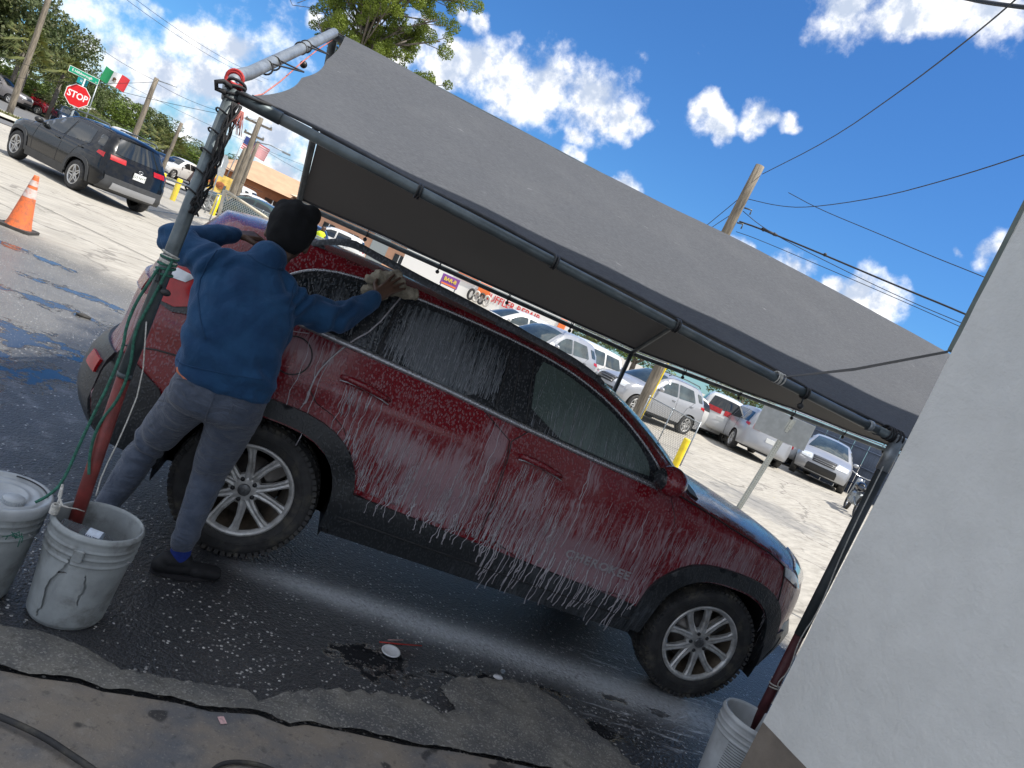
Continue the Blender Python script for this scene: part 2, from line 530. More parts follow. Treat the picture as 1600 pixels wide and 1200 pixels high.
class Body:
    """side skin y = side(x, z) plus a cross strip that follows the top profile"""
    def __init__(s, prof, wx, wy, tz, ty, wb, arch_r, side='both', Rr=.07, crease=None, pw=2.2):
        s.pw = pw
        s.prof = smooth_chain(prof, 1)      # (x, z, crown, bow)
        s.wx, s.wy, s.tz, s.ty = wx, wy, tz, ty
        s.wb, s.ar, s.Rr = wb, arch_r, Rr
        s.crease = crease
        top = {}
        s.px = np.array([p[0] for p in s.prof]); s.pz = np.array([p[1] for p in s.prof])
    def ztop(s, x):
        zs = []
        for i in range(len(s.px) - 1):
            a, b = s.px[i], s.px[i + 1]
            if a != b and min(a, b) <= x <= max(a, b):
                zs.append(s.pz[i] + (s.pz[i + 1] - s.pz[i]) * (x - a) / (b - a))
        return max(zs) if zs else (s.pz[s.px.argmin()] if x < 0 else s.pz[s.px.argmax()])
    def Y(s, x, z):
        y = interp(x, s.wx, s.wy) - interp(z, s.tz, s.ty)
        d = s.ztop(x) - z
        if d < s.Rr:
            q = max(0.0, s.Rr - d)
            y -= s.Rr * .8 * (1 - math.sqrt(max(0, 1 - min(1, q / s.Rr) ** 2)))
        if s.crease: y += s.crease(x, z)
        return max(y, .05)
    def skin_tris(s, poly, step, holes=()):
        vs, es = [], []
        base_loops = []
        for pl in [poly] + list(holes):
            pts = dens(pl, step); b = len(vs)
            for i, p in enumerate(pts):
                vs.append(Vector(p)); es.append((b + i, b + (i + 1) % len(pts)))
            base_loops.append(np.array(pts))
        P = base_loops[0]
        gx = np.arange(P[:, 0].min() + step * .5, P[:, 0].max(), step); gz = np.arange(P[:, 1].min() + step * .5, P[:, 1].max(), step)
        if len(gx) and len(gz):
            X, Z = np.meshgrid(gx, gz); X = X.ravel(); Z = Z.ravel()
            ok = inside(P, X, Z)
            for h in base_loops[1:]: ok &= ~inside(h, X, Z)
            for x, z in zip(X[ok], Z[ok]): vs.append(Vector((x, z)))
        r = delaunay_2d_cdt(vs, es, [], 0, 1e-5)
        pts = [(p.x, p.y) for p in r[0]]
        F = []
        cx_ = np.array([sum(pts[i][0] for i in f) / 3 for f in r[2]]); cz_ = np.array([sum(pts[i][1] for i in f) / 3 for f in r[2]])
        ok = inside(P, cx_, cz_)
        for h in base_loops[1:]: ok &= ~inside(h, cx_, cz_)
        F = [tuple(f) for f, k in zip(r[2], ok) if k]
        return pts, F
    def side(s, mb, poly, step=.08, off=0.0, thick=.012, sides=(-1, 1), holes=(), fn=None):
        pts, F = s.skin_tris(poly, step, holes)
        # boundary edges for the skirt
        cnt = {}
        for f in F:
            for i in range(3):
                e = (f[i], f[(i + 1) % 3]); cnt[e] = 1
        bd = [e for e in cnt if (e[1], e[0]) not in cnt]
        for sd in sides:
            V = [(x, sd * (s.Y(x, z) + off + (fn(x, z) if fn else 0)), z) for x, z in pts]
            mb.add(V, [f if sd > 0 else f[::-1] for f in F], True)
            if thick:
                b = len(mb.v) - len(V)
                mp = {}
                vs = []; fs = []
                for (i, j) in bd:
                    for k in (i, j):
                        if k not in mp:
                            x, z = pts[k]
                            mp[k] = len(vs); vs.append(V[k]); vs.append((x, V[k][1] - sd * thick, z))
                    a, c = mp[i], mp[j]
                    fs.append((a, c, c + 1, a + 1))
                mb.add(vs, fs, False)
        return mb
    def P(s, u, t, off=0.0):
        """point on the cross strip; u index along profile (float), t -1..1 across"""
        u = max(0, min(len(s.prof) - 1.001, u)); i = int(u); f = u - i
        a, b = s.prof[i], s.prof[i + 1]
        x, z, cr, bo = [a[k] * (1 - f) + b[k] * f for k in range(4)]
        ye = s.Y(x, z)
        q = 1 - abs(t) ** s.pw
        p = Vector((x + bo * q, ye * t, z + cr * q))
        if off:
            e = 1e-2
            n = (s.P(u + e, t) - s.P(u - e, t)).cross(s.P(u, t + e) - s.P(u, t - e))
            if n.length > 0: p += n.normalized() * off
        return p
    def strip(s, mb, u0, u1, t0=-1, t1=1, nu=None, nt=14, off=0.0, thick=0.0, tf=None):
        nu = nu or max(2, int((u1 - u0)) + 1)
        G = []
        for i in range(nu + 1):
            u = u0 + (u1 - u0) * i / nu
            a, b = (t0, t1) if tf is None else tf(i / nu)
            G.append([s.P(u, a + (b - a) * j / nt, off) for j in range(nt + 1)])
        mb.grid(G)
        if thick:
            G2 = []
            for i in range(nu + 1):
                u = u0 + (u1 - u0) * i / nu
                a, b = (t0, t1) if tf is None else tf(i / nu)
                G2.append([s.P(u, a + (b - a) * j / nt, off - thick) for j in range(nt + 1)])
            for A, B in ((G[0], G2[0]), (G[-1], G2[-1]), ([g[0] for g in G], [g[0] for g in G2]), ([g[-1] for g in G], [g[-1] for g in G2])):
                mb.grid([A, B], smooth=False)
        return mb
    def u_at(s, x=None, z=None, lo=0, hi=None):
        hi = hi or len(s.prof) - 1
        best = None
        for k in range(int(lo * 20), int(hi * 20)):
            u = k / 20; i = int(u); f = u - i
            a, b = s.prof[i], s.prof[min(i + 1, len(s.prof) - 1)]
            px_, pz_ = a[0] + (b[0] - a[0]) * f, a[1] + (b[1] - a[1]) * f
            d = (0 if x is None else abs(px_ - x)) + (0 if z is None else abs(pz_ - z))
            if best is None or d < best[0]: best = (d, u)
        return best[1]
    def outline(s, zb=.28, grow=0.0, square=2.6):
        """closed outline of the side skin with the two wheel openings"""
        pr = [(p[0], p[1]) for p in s.prof]
        out = list(pr)
        def arch(cx_, z0):
            r = s.ar + grow; pts = []
            for k in range(0, 19):
                a = math.pi * k / 18
                ca, sa = math.cos(a), math.sin(a)
                q = (abs(ca) ** square + abs(sa) ** square) ** (-1 / square)
                pts.append((cx_ + r * q * ca, max(z0, .33 + r * q * sa * .97)))
            return pts
        zf = pr[-1][1]
        out += [(s.wb + s.ar + grow + .01, max(zb, .3))] if pr[-1][0] > s.wb + s.ar + grow + .03 else []
        out += arch(s.wb, zb)
        out += arch(0, zb)
        return out

def polyline_on(body, pts, side, off, r, mb, n=6, closed=False, step=.05):
    P = dens(pts, step, closed)
    mb.tube([(x, side * (body.Y(x, z) + off), z) for x, z in P], r, n, closed=closed)
    return mb

def make_wheel(name, parent, c, r=.35, w=.225, rimr=.233, side=-1, detail=2, spokes=5, rimmat=None, label=None):
    """wheel assembly: object 'wheel' (tyre) with rim pieces below it"""
    n = 64 if detail > 1 else 28
    mb = MB()
    h = w / 2
    prof = [(rimr, -h * .86), (rimr + .012, -h * .95), (rimr + .04, -h), (r - .045, -h * 1.02), (r - .016, -h * .93), (r - .003, -h * .78), (r, -h * .4), (r, h * .4),
            (r - .003, h * .78), (r - .016, h * .93), (r - .045, h * 1.02), (rimr + .04, h), (rimr + .012, h * .95), (rimr, h * .86)]
    mb.lathe(prof, n, axis='y')
    if detail > 1:
        for k in range(66):
            a = 2 * math.pi * k / 66
            rot = Matrix.Rotation(-a, 3, 'Y')
            for sd in (-1, 1):
                mb.box(rot @ Vector((r - .012, sd * h * .80, 0)), (.020, .05, .021), rot @ Matrix.Rotation(R(10 * sd), 3, 'Z') @ Matrix.Rotation(R(12 * sd), 3, 'X'))
                mb.box(rot @ Vector((r + .001, sd * h * .32, 0)), (.012, .05, .020), rot @ Matrix.Rotation(R(14), 3, 'X'))
        mb.tube([(math.cos(a) * (rimr + .045), side * h * 1.005, math.sin(a) * (rimr + .045)) for a in np.linspace(0, 2 * math.pi, 60)[:-1]], .0025, 5, closed=True)
    wo_ = mb.build('wheel', M['rubber'], parent, label=label)
    wo_.location = c
    rim = MB(); y0 = side * h
    rm = rimmat or M['alloy']
    s_ = side
    rim.lathe([(rimr - .012, y0 * .70), (rimr + .004, y0 * .90), (rimr + .004, y0 * .97), (rimr - .006, y0 * .985), (rimr - .018, y0 * .93), (rimr - .024, y0 * .78)], n, axis='y')
    if detail > 1:
        for k in range(spokes):
            for sg in (-1, 1):
                a0 = 2 * math.pi * (k + .12) / spokes + sg * R(10); a1 = 2 * math.pi * (k + .12) / spokes + sg * R(20.5)
                rings = []
                for q, (rr_, wd_, yy, dp) in enumerate([(.045, .026, .80, .035), (.085, .021, .82, .034), (.14, .0175, .845, .03), (.185, .019, .875, .026), (rimr - .010, .027, .91, .022)]):
                    f = min(1, (rr_ - .045) / (rimr - .057)); a = a0 + (a1 - a0) * f
                    cdir = Vector((math.cos(a), 0, math.sin(a))); tdir = Vector((-math.sin(a), 0, math.cos(a)))
                    cc = cdir * rr_ + Vector((0, y0 * yy, 0))
                    rings.append([cc - tdir * wd_ + Vector((0, -s_ * dp, 0)), cc - tdir * wd_ * .95 + Vector((0, -s_ * .006, 0)), cc - tdir * wd_ * .5, cc - Vector((0, s_ * .003, 0)), cc + tdir * wd_ * .5, cc + tdir * wd_ * .95 + Vector((0, -s_ * .006, 0)), cc + tdir * wd_ + Vector((0, -s_ * dp, 0))])
                rim.grid(rings, smooth=False)
        rim.lathe([(.001, y0 * .80), (.05, y0 * .80), (.066, y0 * .78), (.078, y0 * .70), (.08, y0 * .5)], 40, axis='y')
        rim.build('rim', rm, wo_)
        b = MB(); b.lathe([(rimr - .014, y0 * .72), (rimr - .03, y0 * .3), (rimr - .05, -y0 * .5), (rimr - .06, -y0 * .8)], n, axis='y')
        b.build('rim_barrel', M['barrel'], wo_)
        d = MB(); d.lathe([(.001, y0 * .22), (.075, y0 * .24), (.08, y0 * .1), (.155, y0 * .1), (.157, -y0 * .02), (.001, -y0 * .02)], 40, axis='y')
        d.box((.10, y0 * .1, .11), (.10, .06, .12), Matrix.Rotation(R(40), 3, 'Y'), .01)
        d.build('brake_disc', M['disc'], wo_)
        hc = MB(); hc.lathe([(.001, y0 * .90), (.024, y0 * .895), (.03, y0 * .87), (.031, y0 * .78)], 28, axis='y')
        hc.build('hub_cap', mat('hub_cap_grey', (.16, .165, .17), .35, .6, .25, 60), wo_)
        for k in range(5):
            a = 2 * math.pi * (k + .62) / 5
            l = MB(); p = Vector((.054 * math.cos(a), 0, .054 * math.sin(a)))
            l.lathe([(.001, y0 * .855), (.008, y0 * .852), (.0115, y0 * .82), (.0115, y0 * .76)], 12, origin=p, axis='y')
            l.build('lug_nut', M['black'], wo_)
    else:
        rim.lathe([(.001, y0 * .78), (.05, y0 * .8), (.07, y0 * .72)], 20, axis='y')
        for k in range(spokes):
            a = 2 * math.pi * k / spokes
            rot = Matrix.Rotation(-a, 3, 'Y')
            for q in (-.3, .3):
                rr2 = rot @ Matrix.Rotation(q * .55, 3, 'Y')
                rim.box(rot @ Vector((.13, y0 * .82, q * .10)), (.20, .02, .028), rr2, .004)
        rim.build('rim', rm, wo_)
        b = MB(); b.lathe([(.001, y0 * .35), (rimr * .95, y0 * .38), (rimr, y0 * .8)], 20, axis='y')
        b.build('rim_shadow_disc', M['black'], wo_) if False else b.build('rim_barrel', M['disc'], wo_)
    return wo_

def simple_car(kind, label, cat, loc, rz, paint, group, name='parked_car', clad=False, rails=False, tail='side', grille='dark', glass=None, plate=None, trim=False, spokes=5, wheelmat=None, logo=False, detail=0):
    """cars in the distance; local x forward, rear axle at x = 0"""
    t = thing(name, label, cat, (*loc[:2], loc[2] if len(loc) > 2 else H(*loc[:2])), rz, group)
    S = SPECS[kind]
    B = Body(**S['body'])
    wb = S['body']['wb']; ar = S['body']['arch_r']
    glass = glass or M['glassdk']
    step = .16 if detail == 0 else .09
    mb = MB()
    B.side(mb, B.outline(zb=S.get('zb', .26)), step, thick=0)
    n = len(B.prof) - 1
    B.strip(mb, 0, n, nu=n, nt=12)
    body = mb.build('body', paint, t, weld=True)
    under = MB()
    under.box((wb / 2, 0, .42), (wb + 1.0, 1.35, .30)); under.box((wb / 2, 0, .30), (wb - .75, 1.6, .10))
    under.build('underbody', M['black'], t)
    for xx in (0, wb):
        for sd in (-1, 1):
            liner = MB(); liner.arc(ar - .004, sd * .60, sd * .86, -8, 188, 20, (xx, 0, .34)); liner.build('wheel_liner', M['black'], t)
    # glass
    for wnd in S['windows']:
        for sd in (-1, 1):
            g = MB(); B.side(g, smooth_chain(dens(wnd, .10), 2, True), .14, off=.006, thick=.012, sides=(sd,)); g.build('side_window', glass, t)
    for nm, key in (('windshield', 'ws'), ('rear_window', 'rw')):
        if key in S:
            (xa, za), (xb, zb_) = S[key]
            ua, ub = B.u_at(xa, za), B.u_at(xb, zb_)
            g = MB(); B.strip(g, min(ua, ub), max(ua, ub), -.86, .86, nu=6, nt=10, off=.008, thick=.012); g.build(nm, glass, t)
    # lamps, bumpers
    zh = S['zlamp_f']; zt = S['zlamp_r']
    un = len(B.prof) - 1
    uf = B.u_at(z=zh, lo=un * .6); ur = B.u_at(z=zt, hi=un * .35)
    uf0, uf1 = B.u_at(z=zh + .07, lo=un * .6), B.u_at(z=zh - .07, lo=un * .6)
    if tail == 'slim': ur0, ur1 = B.u_at(z=zt - .05, hi=un * .35), B.u_at(z=zt + .06, hi=un * .35)
    else: ur0, ur1 = B.u_at(z=zt - .10, hi=un * .35), B.u_at(z=zt + .09, hi=un * .35)
    for sd in (-1, 1):
        g = MB(); B.strip(g, uf0, uf1, .52 * sd, .96 * sd, nu=3, nt=5, off=.012, thick=.03); g.build('headlight', M['lamp_clear'], t)
        g = MB(); lo_t = dict(wide=.08, slim=.50).get(tail, .62)
        B.strip(g, ur0, ur1, lo_t * sd, .97 * sd, nu=3, nt=5, off=.012, thick=.03)
        B.side(g, [(B.prof[0][0] + .02, zt - .05), (B.prof[0][0] + .28, zt - .01), (B.prof[0][0] + .26, zt + .06), (B.prof[0][0] + .06, zt + .06)], .1, off=.008, sides=(sd,))
        g.build('tail_light', M['lamp_red'], t)
        g = MB(); xm, zm = S['mirror']; ym = B.Y(xm, zm)
        g.sphere((xm + .02, sd * (ym + .12), zm + .01), .10, 12, 8, (.75, 1.05, .72)); g.box((xm, sd * (ym + .05), zm - .02), (.05, .16, .05))
        g.build('wing_mirror', paint if not clad else M['black'], t)
    ub0, ub1 = B.u_at(z=.62, lo=un * .6), B.u_at(z=.36, lo=un * .6)
    g = MB(); B.strip(g, ub0, ub1, -.60, .60, nu=4, nt=10, off=.012, thick=.03); g.build('lower_grille', M['black'], t)
    g = MB(); B.strip(g, B.u_at(z=zh + .05, lo=un * .6), B.u_at(z=zh - .12, lo=un * .6), -.48, .48, nu=4, nt=10, off=.014, thick=.03)
    gr = g.build('grille', M['black'] if grille == 'dark' else M['chrome'], t)
    for k in range(3):
        g = MB(); u = B.u_at(z=zh + .02 - .05 * k, lo=un * .6)
        g.tube([B.P(u, tt, .022) for tt in np.linspace(-.46, .46, 9)], .008, 6); g.build('grille_bar', M['chrome'], gr)
    zb2 = S.get('zplate', .85)
    g = MB(); pp = B.P(B.u_at(z=zb2, hi=un * .35), 0, .0)
    g.box(pp + Vector((-.02, 0, 0)), (.012, .31, .155), None, .003); pl_ = g.build('licence_plate', M['plate'], t)
    if plate: text_mesh('plate_text', plate, .085, pp + Vector((-.028, 0, 0)), Matrix(((0, 0, -1), (-1, 0, 0), (0, 1, 0))), mat('plate_print', (.08, .12, .10), .6), pl_)
    if clad:
        g = MB(); cm = mat('grey_black_cladding', (.045, .047, .05), .6, 0, .15, 8)
        for xx in (0, wb):
          for sd in (-1, 1):
            g = MB()
            outer = [(xx + (ar + .085) * math.cos(a) * q, .33 + (ar + .085) * math.sin(a) * q) for a in np.linspace(0, math.pi, 16) for q in [(abs(math.cos(a)) ** 2.6 + abs(math.sin(a)) ** 2.6) ** (-1 / 2.6)]]
            inner = [(xx + (ar - .005) * math.cos(a) * q, .33 + (ar - .005) * math.sin(a) * q) for a in np.linspace(math.pi, 0, 16) for q in [(abs(math.cos(a)) ** 2.6 + abs(math.sin(a)) ** 2.6) ** (-1 / 2.6)]]
            B.side(g, outer + inner, .12, off=.016, thick=.03, sides=(sd,)); g.build('arch_cladding', cm, t)
        for sd in (-1, 1):
            g = MB(); B.side(g, [(ar + .05, .24), (wb - ar - .05, .24), (wb - ar - .05, .44), (ar + .05, .44)], .16, off=.014, thick=.03, sides=(sd,))
            g.build('sill_cladding', cm, t)
        g = MB(); B.strip(g, 0, B.u_at(z=.66, hi=un * .35), nu=5, nt=12, off=.014, thick=.03); g.build('rear_bumper', cm, t)
    if rails:
        for sd in (-1, 1):
            g = MB(); zr = B.ztop(.6) + .07
            g.tube([(-.25, sd * .62, zr - .06), (-.15, sd * .62, zr), (.6, sd * .62, zr + .025), (1.35, sd * .62, zr), (1.5, sd * .62, zr - .08)], .018, 8)
            g.build('roof_rail', M['steel_dark'], t)
    # door lines and handles
    for ln in S['doors']:
        for sd in (-1, 1): g = MB(); polyline_on(B, ln, sd, .0, .006, g, 4, step=.12); g.build('door_gap', M['black'], t)
    for hx, hz_ in S['handles']:
        for sd in (-1, 1):
            g = MB(); g.box((hx, sd * (B.Y(hx, hz_) + .018), hz_), (.17, .03, .03), None, .008); g.build('door_handle', paint if not trim else M['chrome'], t)
    for xx in (0, wb):
        for sd in (-1, 1):
            make_wheel('wheel', t, (xx, sd * (interp(xx, S['body']['wx'], S['body']['wy']) - .125), S.get('wr', .35)), r=S.get('wr', .35), side=sd, detail=1, spokes=spokes, rimmat=wheelmat)
    return t

def text_mesh(name, txt, size, loc, rot, material, parent, extrude=.001, spacing=1.0, align='CENTER', sx=1.0, bold=0.0, **kw):
    c = bpy.data.curves.new(name, 'FONT'); c.body = txt; c.size = size; c.extrude = extrude
    c.align_x = align; c.align_y = 'CENTER'; c.space_character = spacing; c.resolution_u = 2; c.offset = bold
    o = bpy.data.objects.new(name, c); COL.objects.link(o)
    dg = bpy.context.evaluated_depsgraph_get()
    me = bpy.data.meshes.new_from_object(o.evaluated_get(dg))
    bpy.data.objects.remove(o); bpy.data.curves.remove(c)
    me.name = name
    me.materials.clear(); me.materials.append(material)
    MM = Matrix.Translation(Vector(loc)) @ rot.to_4x4() @ Matrix.Diagonal((sx, 1, 1, 1))
    me.transform(MM)
    ob = bpy.data.objects.new(name, me); COL.objects.link(ob)
    if parent is not None: ob.parent = parent
    return tag(ob, **kw)

WX = lambda W_, wb, f=.76: ([-.95, -.82, -.7, -.5, -.2, 0, wb, wb + .35, wb + .55, wb + .75, wb + .9], [W_ * k for k in (.74, .86, .93, .965, .99, 1, 1, .965, .89, .78, .66)])
TZ = [.2, .45, .7, 1.0, 1.12, 1.3, 1.55, 1.75]
TY = [.06, .01, 0, .03, .07, .15, .27, .37]
def B_(prof, W_, wb, ar=.42, tz=TZ, ty=TY): 
    wx, wy = WX(W_, wb)
    return dict(prof=prof, wx=wx, wy=wy, tz=tz, ty=ty, wb=wb, arch_r=ar)
SPECS = {
 'suv': dict(body=B_([(-.72, .34, 0, -.14), (-.82, .42, 0, -.15), (-.84, .60, 0, -.16), (-.80, .78, 0, -.13), (-.78, 1.0, 0, -.12), (-.70, 1.16, 0, -.12), (-.58, 1.40, .02, -.12), (-.48, 1.58, .03, -.13), (-.36, 1.63, .04, -.06), (0, 1.66, .04, 0), (.6, 1.665, .05, 0), (1.15, 1.63, .05, .02), (1.45, 1.53, .06, .08), (1.8, 1.33, .06, .12), (2.12, 1.13, .05, .14), (2.3, 1.07, .05, .10), (2.8, 1.02, .06, .08), (3.1, .94, .06, .14), (3.25, .84, .05, .28), (3.3, .70, 0, .30), (3.3, .5, 0, .30), (3.2, .32, 0, .28)], .925, 2.69),
   windows=[[(-.52, 1.22), (-.28, 1.22), (-.16, 1.48), (-.40, 1.46)], [(-.08, 1.15), (.86, 1.10), (.86, 1.53), (.08, 1.52)], [(.94, 1.10), (1.98, 1.07), (1.62, 1.33), (1.30, 1.49), (.94, 1.53)]],
   ws=((2.18, 1.10), (1.36, 1.56)), rw=((-.70, 1.18), (-.50, 1.53)), zlamp_f=.84, zlamp_r=1.06, mirror=(1.92, 1.14), zplate=.86,
   doors=[[(.90, .32), (.90, 1.5)], [(1.98, .40), (2.05, .75), (1.98, 1.05)], [(.46, .6), (.30, .9), (-.02, 1.15)]], handles=[(.12, 1.0), (1.08, .97)]),
 'van': dict(body=B_([(-.80, .34, 0, -.16), (-.90, .42, 0, -.17), (-.92, .62, 0, -.16), (-.88, .95, 0, -.12), (-.84, 1.12, 0, -.12), (-.76, 1.35, .02, -.12), (-.68, 1.56, .03, -.13), (-.55, 1.64, .04, -.06), (0, 1.68, .04, 0), (.8, 1.68, .05, 0), (1.4, 1.63, .05, .04), (1.8, 1.48, .06, .12), (2.3, 1.22, .05, .16), (2.55, 1.07, .05, .12), (2.9, .99, .06, .10), (3.3, .88, .06, .2), (3.5, .78, 0, .28), (3.52, .5, 0, .28), (3.4, .32, 0, .25)], .98, 2.98),
   windows=[[(-.62, 1.15), (.18, 1.13), (.18, 1.54), (-.48, 1.52)], [(.26, 1.12), (1.15, 1.08), (1.15, 1.55), (.26, 1.55)], [(1.24, 1.08), (2.2, 1.04), (1.9, 1.30), (1.55, 1.52), (1.24, 1.55)]],
   ws=((2.45, 1.12), (1.5, 1.60)), rw=((-.84, 1.14), (-.68, 1.54)), zlamp_f=.82, zlamp_r=1.08, mirror=(2.1, 1.12), zplate=.80,
   doors=[[(1.2, .32), (1.2, 1.5)], [(.2, .5), (.22, 1.15)], [(2.2, .4), (2.25, 1.0)]], handles=[(.42, .98), (1.34, .97)]),
 'sedan': dict(body=B_([(-.80, .34, 0, -.16), (-.90, .42, 0, -.18), (-.92, .60, 0, -.16), (-.88, .84, 0, -.13), (-.82, .98, .01, -.12), (-.5, 1.04, .03, -.04), (-.34, 1.06, .04, 0), (-.05, 1.22, .04, -.06), (.25, 1.36, .04, -.04), (.7, 1.42, .05, 0), (1.2, 1.40, .05, .04), (1.6, 1.26, .05, .12), (2.0, 1.06, .04, .14), (2.15, .98, .04, .10), (2.7, .92, .06, .08), (3.1, .82, .05, .16), (3.3, .70, 0, .26), (3.33, .5, 0, .28), (3.22, .30, 0, .25)], .91, 2.75, .40, [.2, .45, .7, .92, 1.05, 1.25, 1.42], [.06, .01, 0, .03, .08, .18, .27]),
   windows=[[(-.12, 1.04), (.88, 1.0), (.88, 1.31), (.35, 1.28)], [(.96, 1.0), (1.86, .97), (1.55, 1.16), (1.28, 1.29), (.96, 1.32)]],
   ws=((2.08, 1.0), (1.3, 1.36)), rw=((-.34, 1.07), (.22, 1.34)), zlamp_f=.70, zlamp_r=.82, mirror=(1.78, 1.03), zplate=.75,
   doors=[[(.92, .3), (.92, 1.3)], [(1.9, .36), (1.95, .95)], [(.42, .5), (.2, .8), (-.1, 1.0)]], handles=[(.16, .88), (1.1, .86)], wr=.33),
 'pickup': dict(body=B_([(-1.02, .50, 0, -.04), (-1.12, .55, 0, -.05), (-1.14, .75, 0, -.05), (-1.10, .80, 0, -.03), (-1.08, 1.25, 0, -.03), (-1.0, 1.28, -.28, -.0), (-.95, 1.28, -.30, 0), (.60, 1.27, -.30, 0), (.66, 1.27, -.05, 0), (.72, 1.5, .02, -.03), (.80, 1.80, .03, -.03), (.95, 1.86, .04, 0), (1.6, 1.87, .05, 0), (2.0, 1.80, .05, .05), (2.3, 1.60, .05, .12), (2.65, 1.33, .05, .14), (2.8, 1.25, .05, .1), (3.4, 1.18, .06, .08), (3.85, 1.10, .05, .14), (4.05, .95, 0, .16), (4.08, .70, 0, .18), (4.0, .45, 0, .18)], .98, 3.35, .47, [.2, .5, .9, 1.15, 1.3, 1.55, 1.85], [.05, .01, 0, .03, .08, .17, .28]),
   windows=[[(.90, 1.28), (1.45, 1.26), (1.45, 1.70), (.95, 1.70)], [(1.53, 1.26), (2.45, 1.24), (2.2, 1.50), (1.95, 1.70), (1.53, 1.71)]],
   ws=((2.72, 1.30), (2.02, 1.77)), rw=((.70, 1.40), (.80, 1.76)), zlamp_f=.95, zlamp_r=1.02, mirror=(2.35, 1.30), zplate=.66,
   doors=[[(1.49, .45), (1.49, 1.7)], [(2.5, .5), (2.55, 1.2)], [(.70, .5), (.70, 1.26)]], handles=[(.95, 1.14), (1.65, 1.13)], zb=.40, wr=.39),
}
# ------------------------------------------------------------------ soap foam materials (world X along the car, Z up: foam runs down with gravity)
def gauss(t, x, z, cx_, cz_, rx, rz):
    a = t.math('POWER', t.math('MULTIPLY', t.math('SUBTRACT', x, cx_), 1 / rx), 2.0)
    b = t.math('POWER', t.math('MULTIPLY', t.math('SUBTRACT', z, cz_), 1 / rz), 2.0)
    return t.math('EXPONENT', t.math('MULTIPLY', t.math('ADD', a, b), -1.0))

def foam_mat(name, base, rough, regions, film=.55, vein=.6, drop=.3, foamcol=(.40, .385, .41), metal=0, coat=0.0, streak=(58, 2.6), veins=(58, 7.0), zdrop=.2, spec=.5):
    mt, t, b = new_mat(name)
    p = t.pos(); x, y, z = t.sep(p)
    z = t.math('ADD', z, t.math('MULTIPLY', x, 0.045))
    wob = t.noise(p, 9.0, 3)
    sx = t.math('MULTIPLY_ADD', wob, .035, x)
    R_ = None
    for g in regions:
        q = t.math('MULTIPLY', gauss(t, x, z, *g[:4]), g[4])
        R_ = q if R_ is None else t.math('MAXIMUM', R_, q)
    big = t.noise(p, 3.5, 4, .6)
    fine = t.noise(t.comb(t.math('MULTIPLY', sx, streak[0]), 0.0, t.math('MULTIPLY', z, streak[1])), 1.0, 4, .62)
    fld = t.math('ADD', t.math('MULTIPLY', fine, 2.1), t.math('ADD', t.math('MULTIPLY', R_, .95), t.math('MULTIPLY_ADD', big, 1.0, -.5)))
    f_film = t.smooth(fld, 1.30, 1.80)
    wob2 = t.noise(t.comb(t.math('MULTIPLY', x, 14.0), 0.0, t.math('MULTIPLY', z, 22.0)), 1.0, 3, .6)
    vx = t.math('MULTIPLY_ADD', wob2, .022, x)
    ve = t.voronoi(t.comb(t.math('MULTIPLY', vx, veins[0]), 0.0, t.math('MULTIPLY', z, veins[1])), 1.0, 'DISTANCE_TO_EDGE')
    f_vein = t.math('MULTIPLY', t.smooth(ve, .13, .04), t.smooth(t.math('ADD', R_, t.math('MULTIPLY_ADD', big, 1.2, -.55)), .12, .45))
    f_vein = t.math('MULTIPLY', f_vein, t.smooth(t.noise(t.comb(t.math('MULTIPLY', x, 40.0), 0.0, t.math('MULTIPLY', z, 5.0)), 1.0, 2), .40, .60))
    dr = t.voronoi(t.comb(t.math('MULTIPLY', x, 105.0), t.math('MULTIPLY', y, 60.0), t.math('MULTIPLY', z, 62.0)), 1.0, 'SMOOTH_F1')
    f_drop = t.smooth(dr, .42, .22)
    fac = t.math('MAXIMUM', t.math('MULTIPLY', f_film, film), t.math('MAXIMUM', t.math('MULTIPLY', f_vein, vein), t.math('MULTIPLY', f_drop, drop)))
    pale = t.mix(t.smooth(z, .35, 1.1), (foamcol[0] * 1.15, foamcol[1] * 1.18, foamcol[2] * 1.2, 1), (*foamcol, 1))
    t.put(b.inputs['Base Color'], t.mix(fac, (*base, 1), pale))
    t.put(b.inputs['Roughness'], t.math('MULTIPLY_ADD', fac, .5, rough))
    b.inputs['Metallic'].default_value = metal
    b.inputs['Specular IOR Level'].default_value = spec
    if coat:
        b.inputs['Coat Weight'].default_value = coat; b.inputs['Coat Roughness'].default_value = .06
    t.put(b.inputs['Normal'], t.bump(t.math('ADD', t.math('MULTIPLY', fac, 1.0), t.math('MULTIPLY', f_drop, .5)), .55, .003))
    return mt

REG = [(1.07, 1.04, .07, .13, 1.0), (1.64, 1.10, .05, .10, .8), (.62, .86, .17, .13, .9), (.86, .72, .24, .24, 1.0), (.55, .98, .30, .10, .35), (1.02, .92, .10, .25, .55), (1.72, .64, .46, .27, 1.0), (1.36, .86, .11, .17, .8), (1.9, .85, .3, .2, .55), (2.05, .68, .25, .30, .60), (2.55, .92, .40, .22, .62), (.02, 1.10, .14, .08, .9), (.42, .70, .12, .20, .30), (-.85, .75, .16, .4, .55), (3.2, .7, .3, .5, .75), (2.85, 1.05, .3, .15, .4)]
paint = foam_mat('soapy_red_paint', (.175, .006, .013), .16, REG, film=.50, vein=.60, drop=.20, coat=.2, foamcol=(.37, .315, .35))
clad_m = foam_mat('soapy_black_cladding', (.018, .021, .024), .38, [(1.75, .42, .55, .3, .55), (3.0, .5, .3, .5, .5), (2.6, .85, .5, .1, .3)], film=.16, vein=.20, drop=.07, foamcol=(.24, .26, .29))
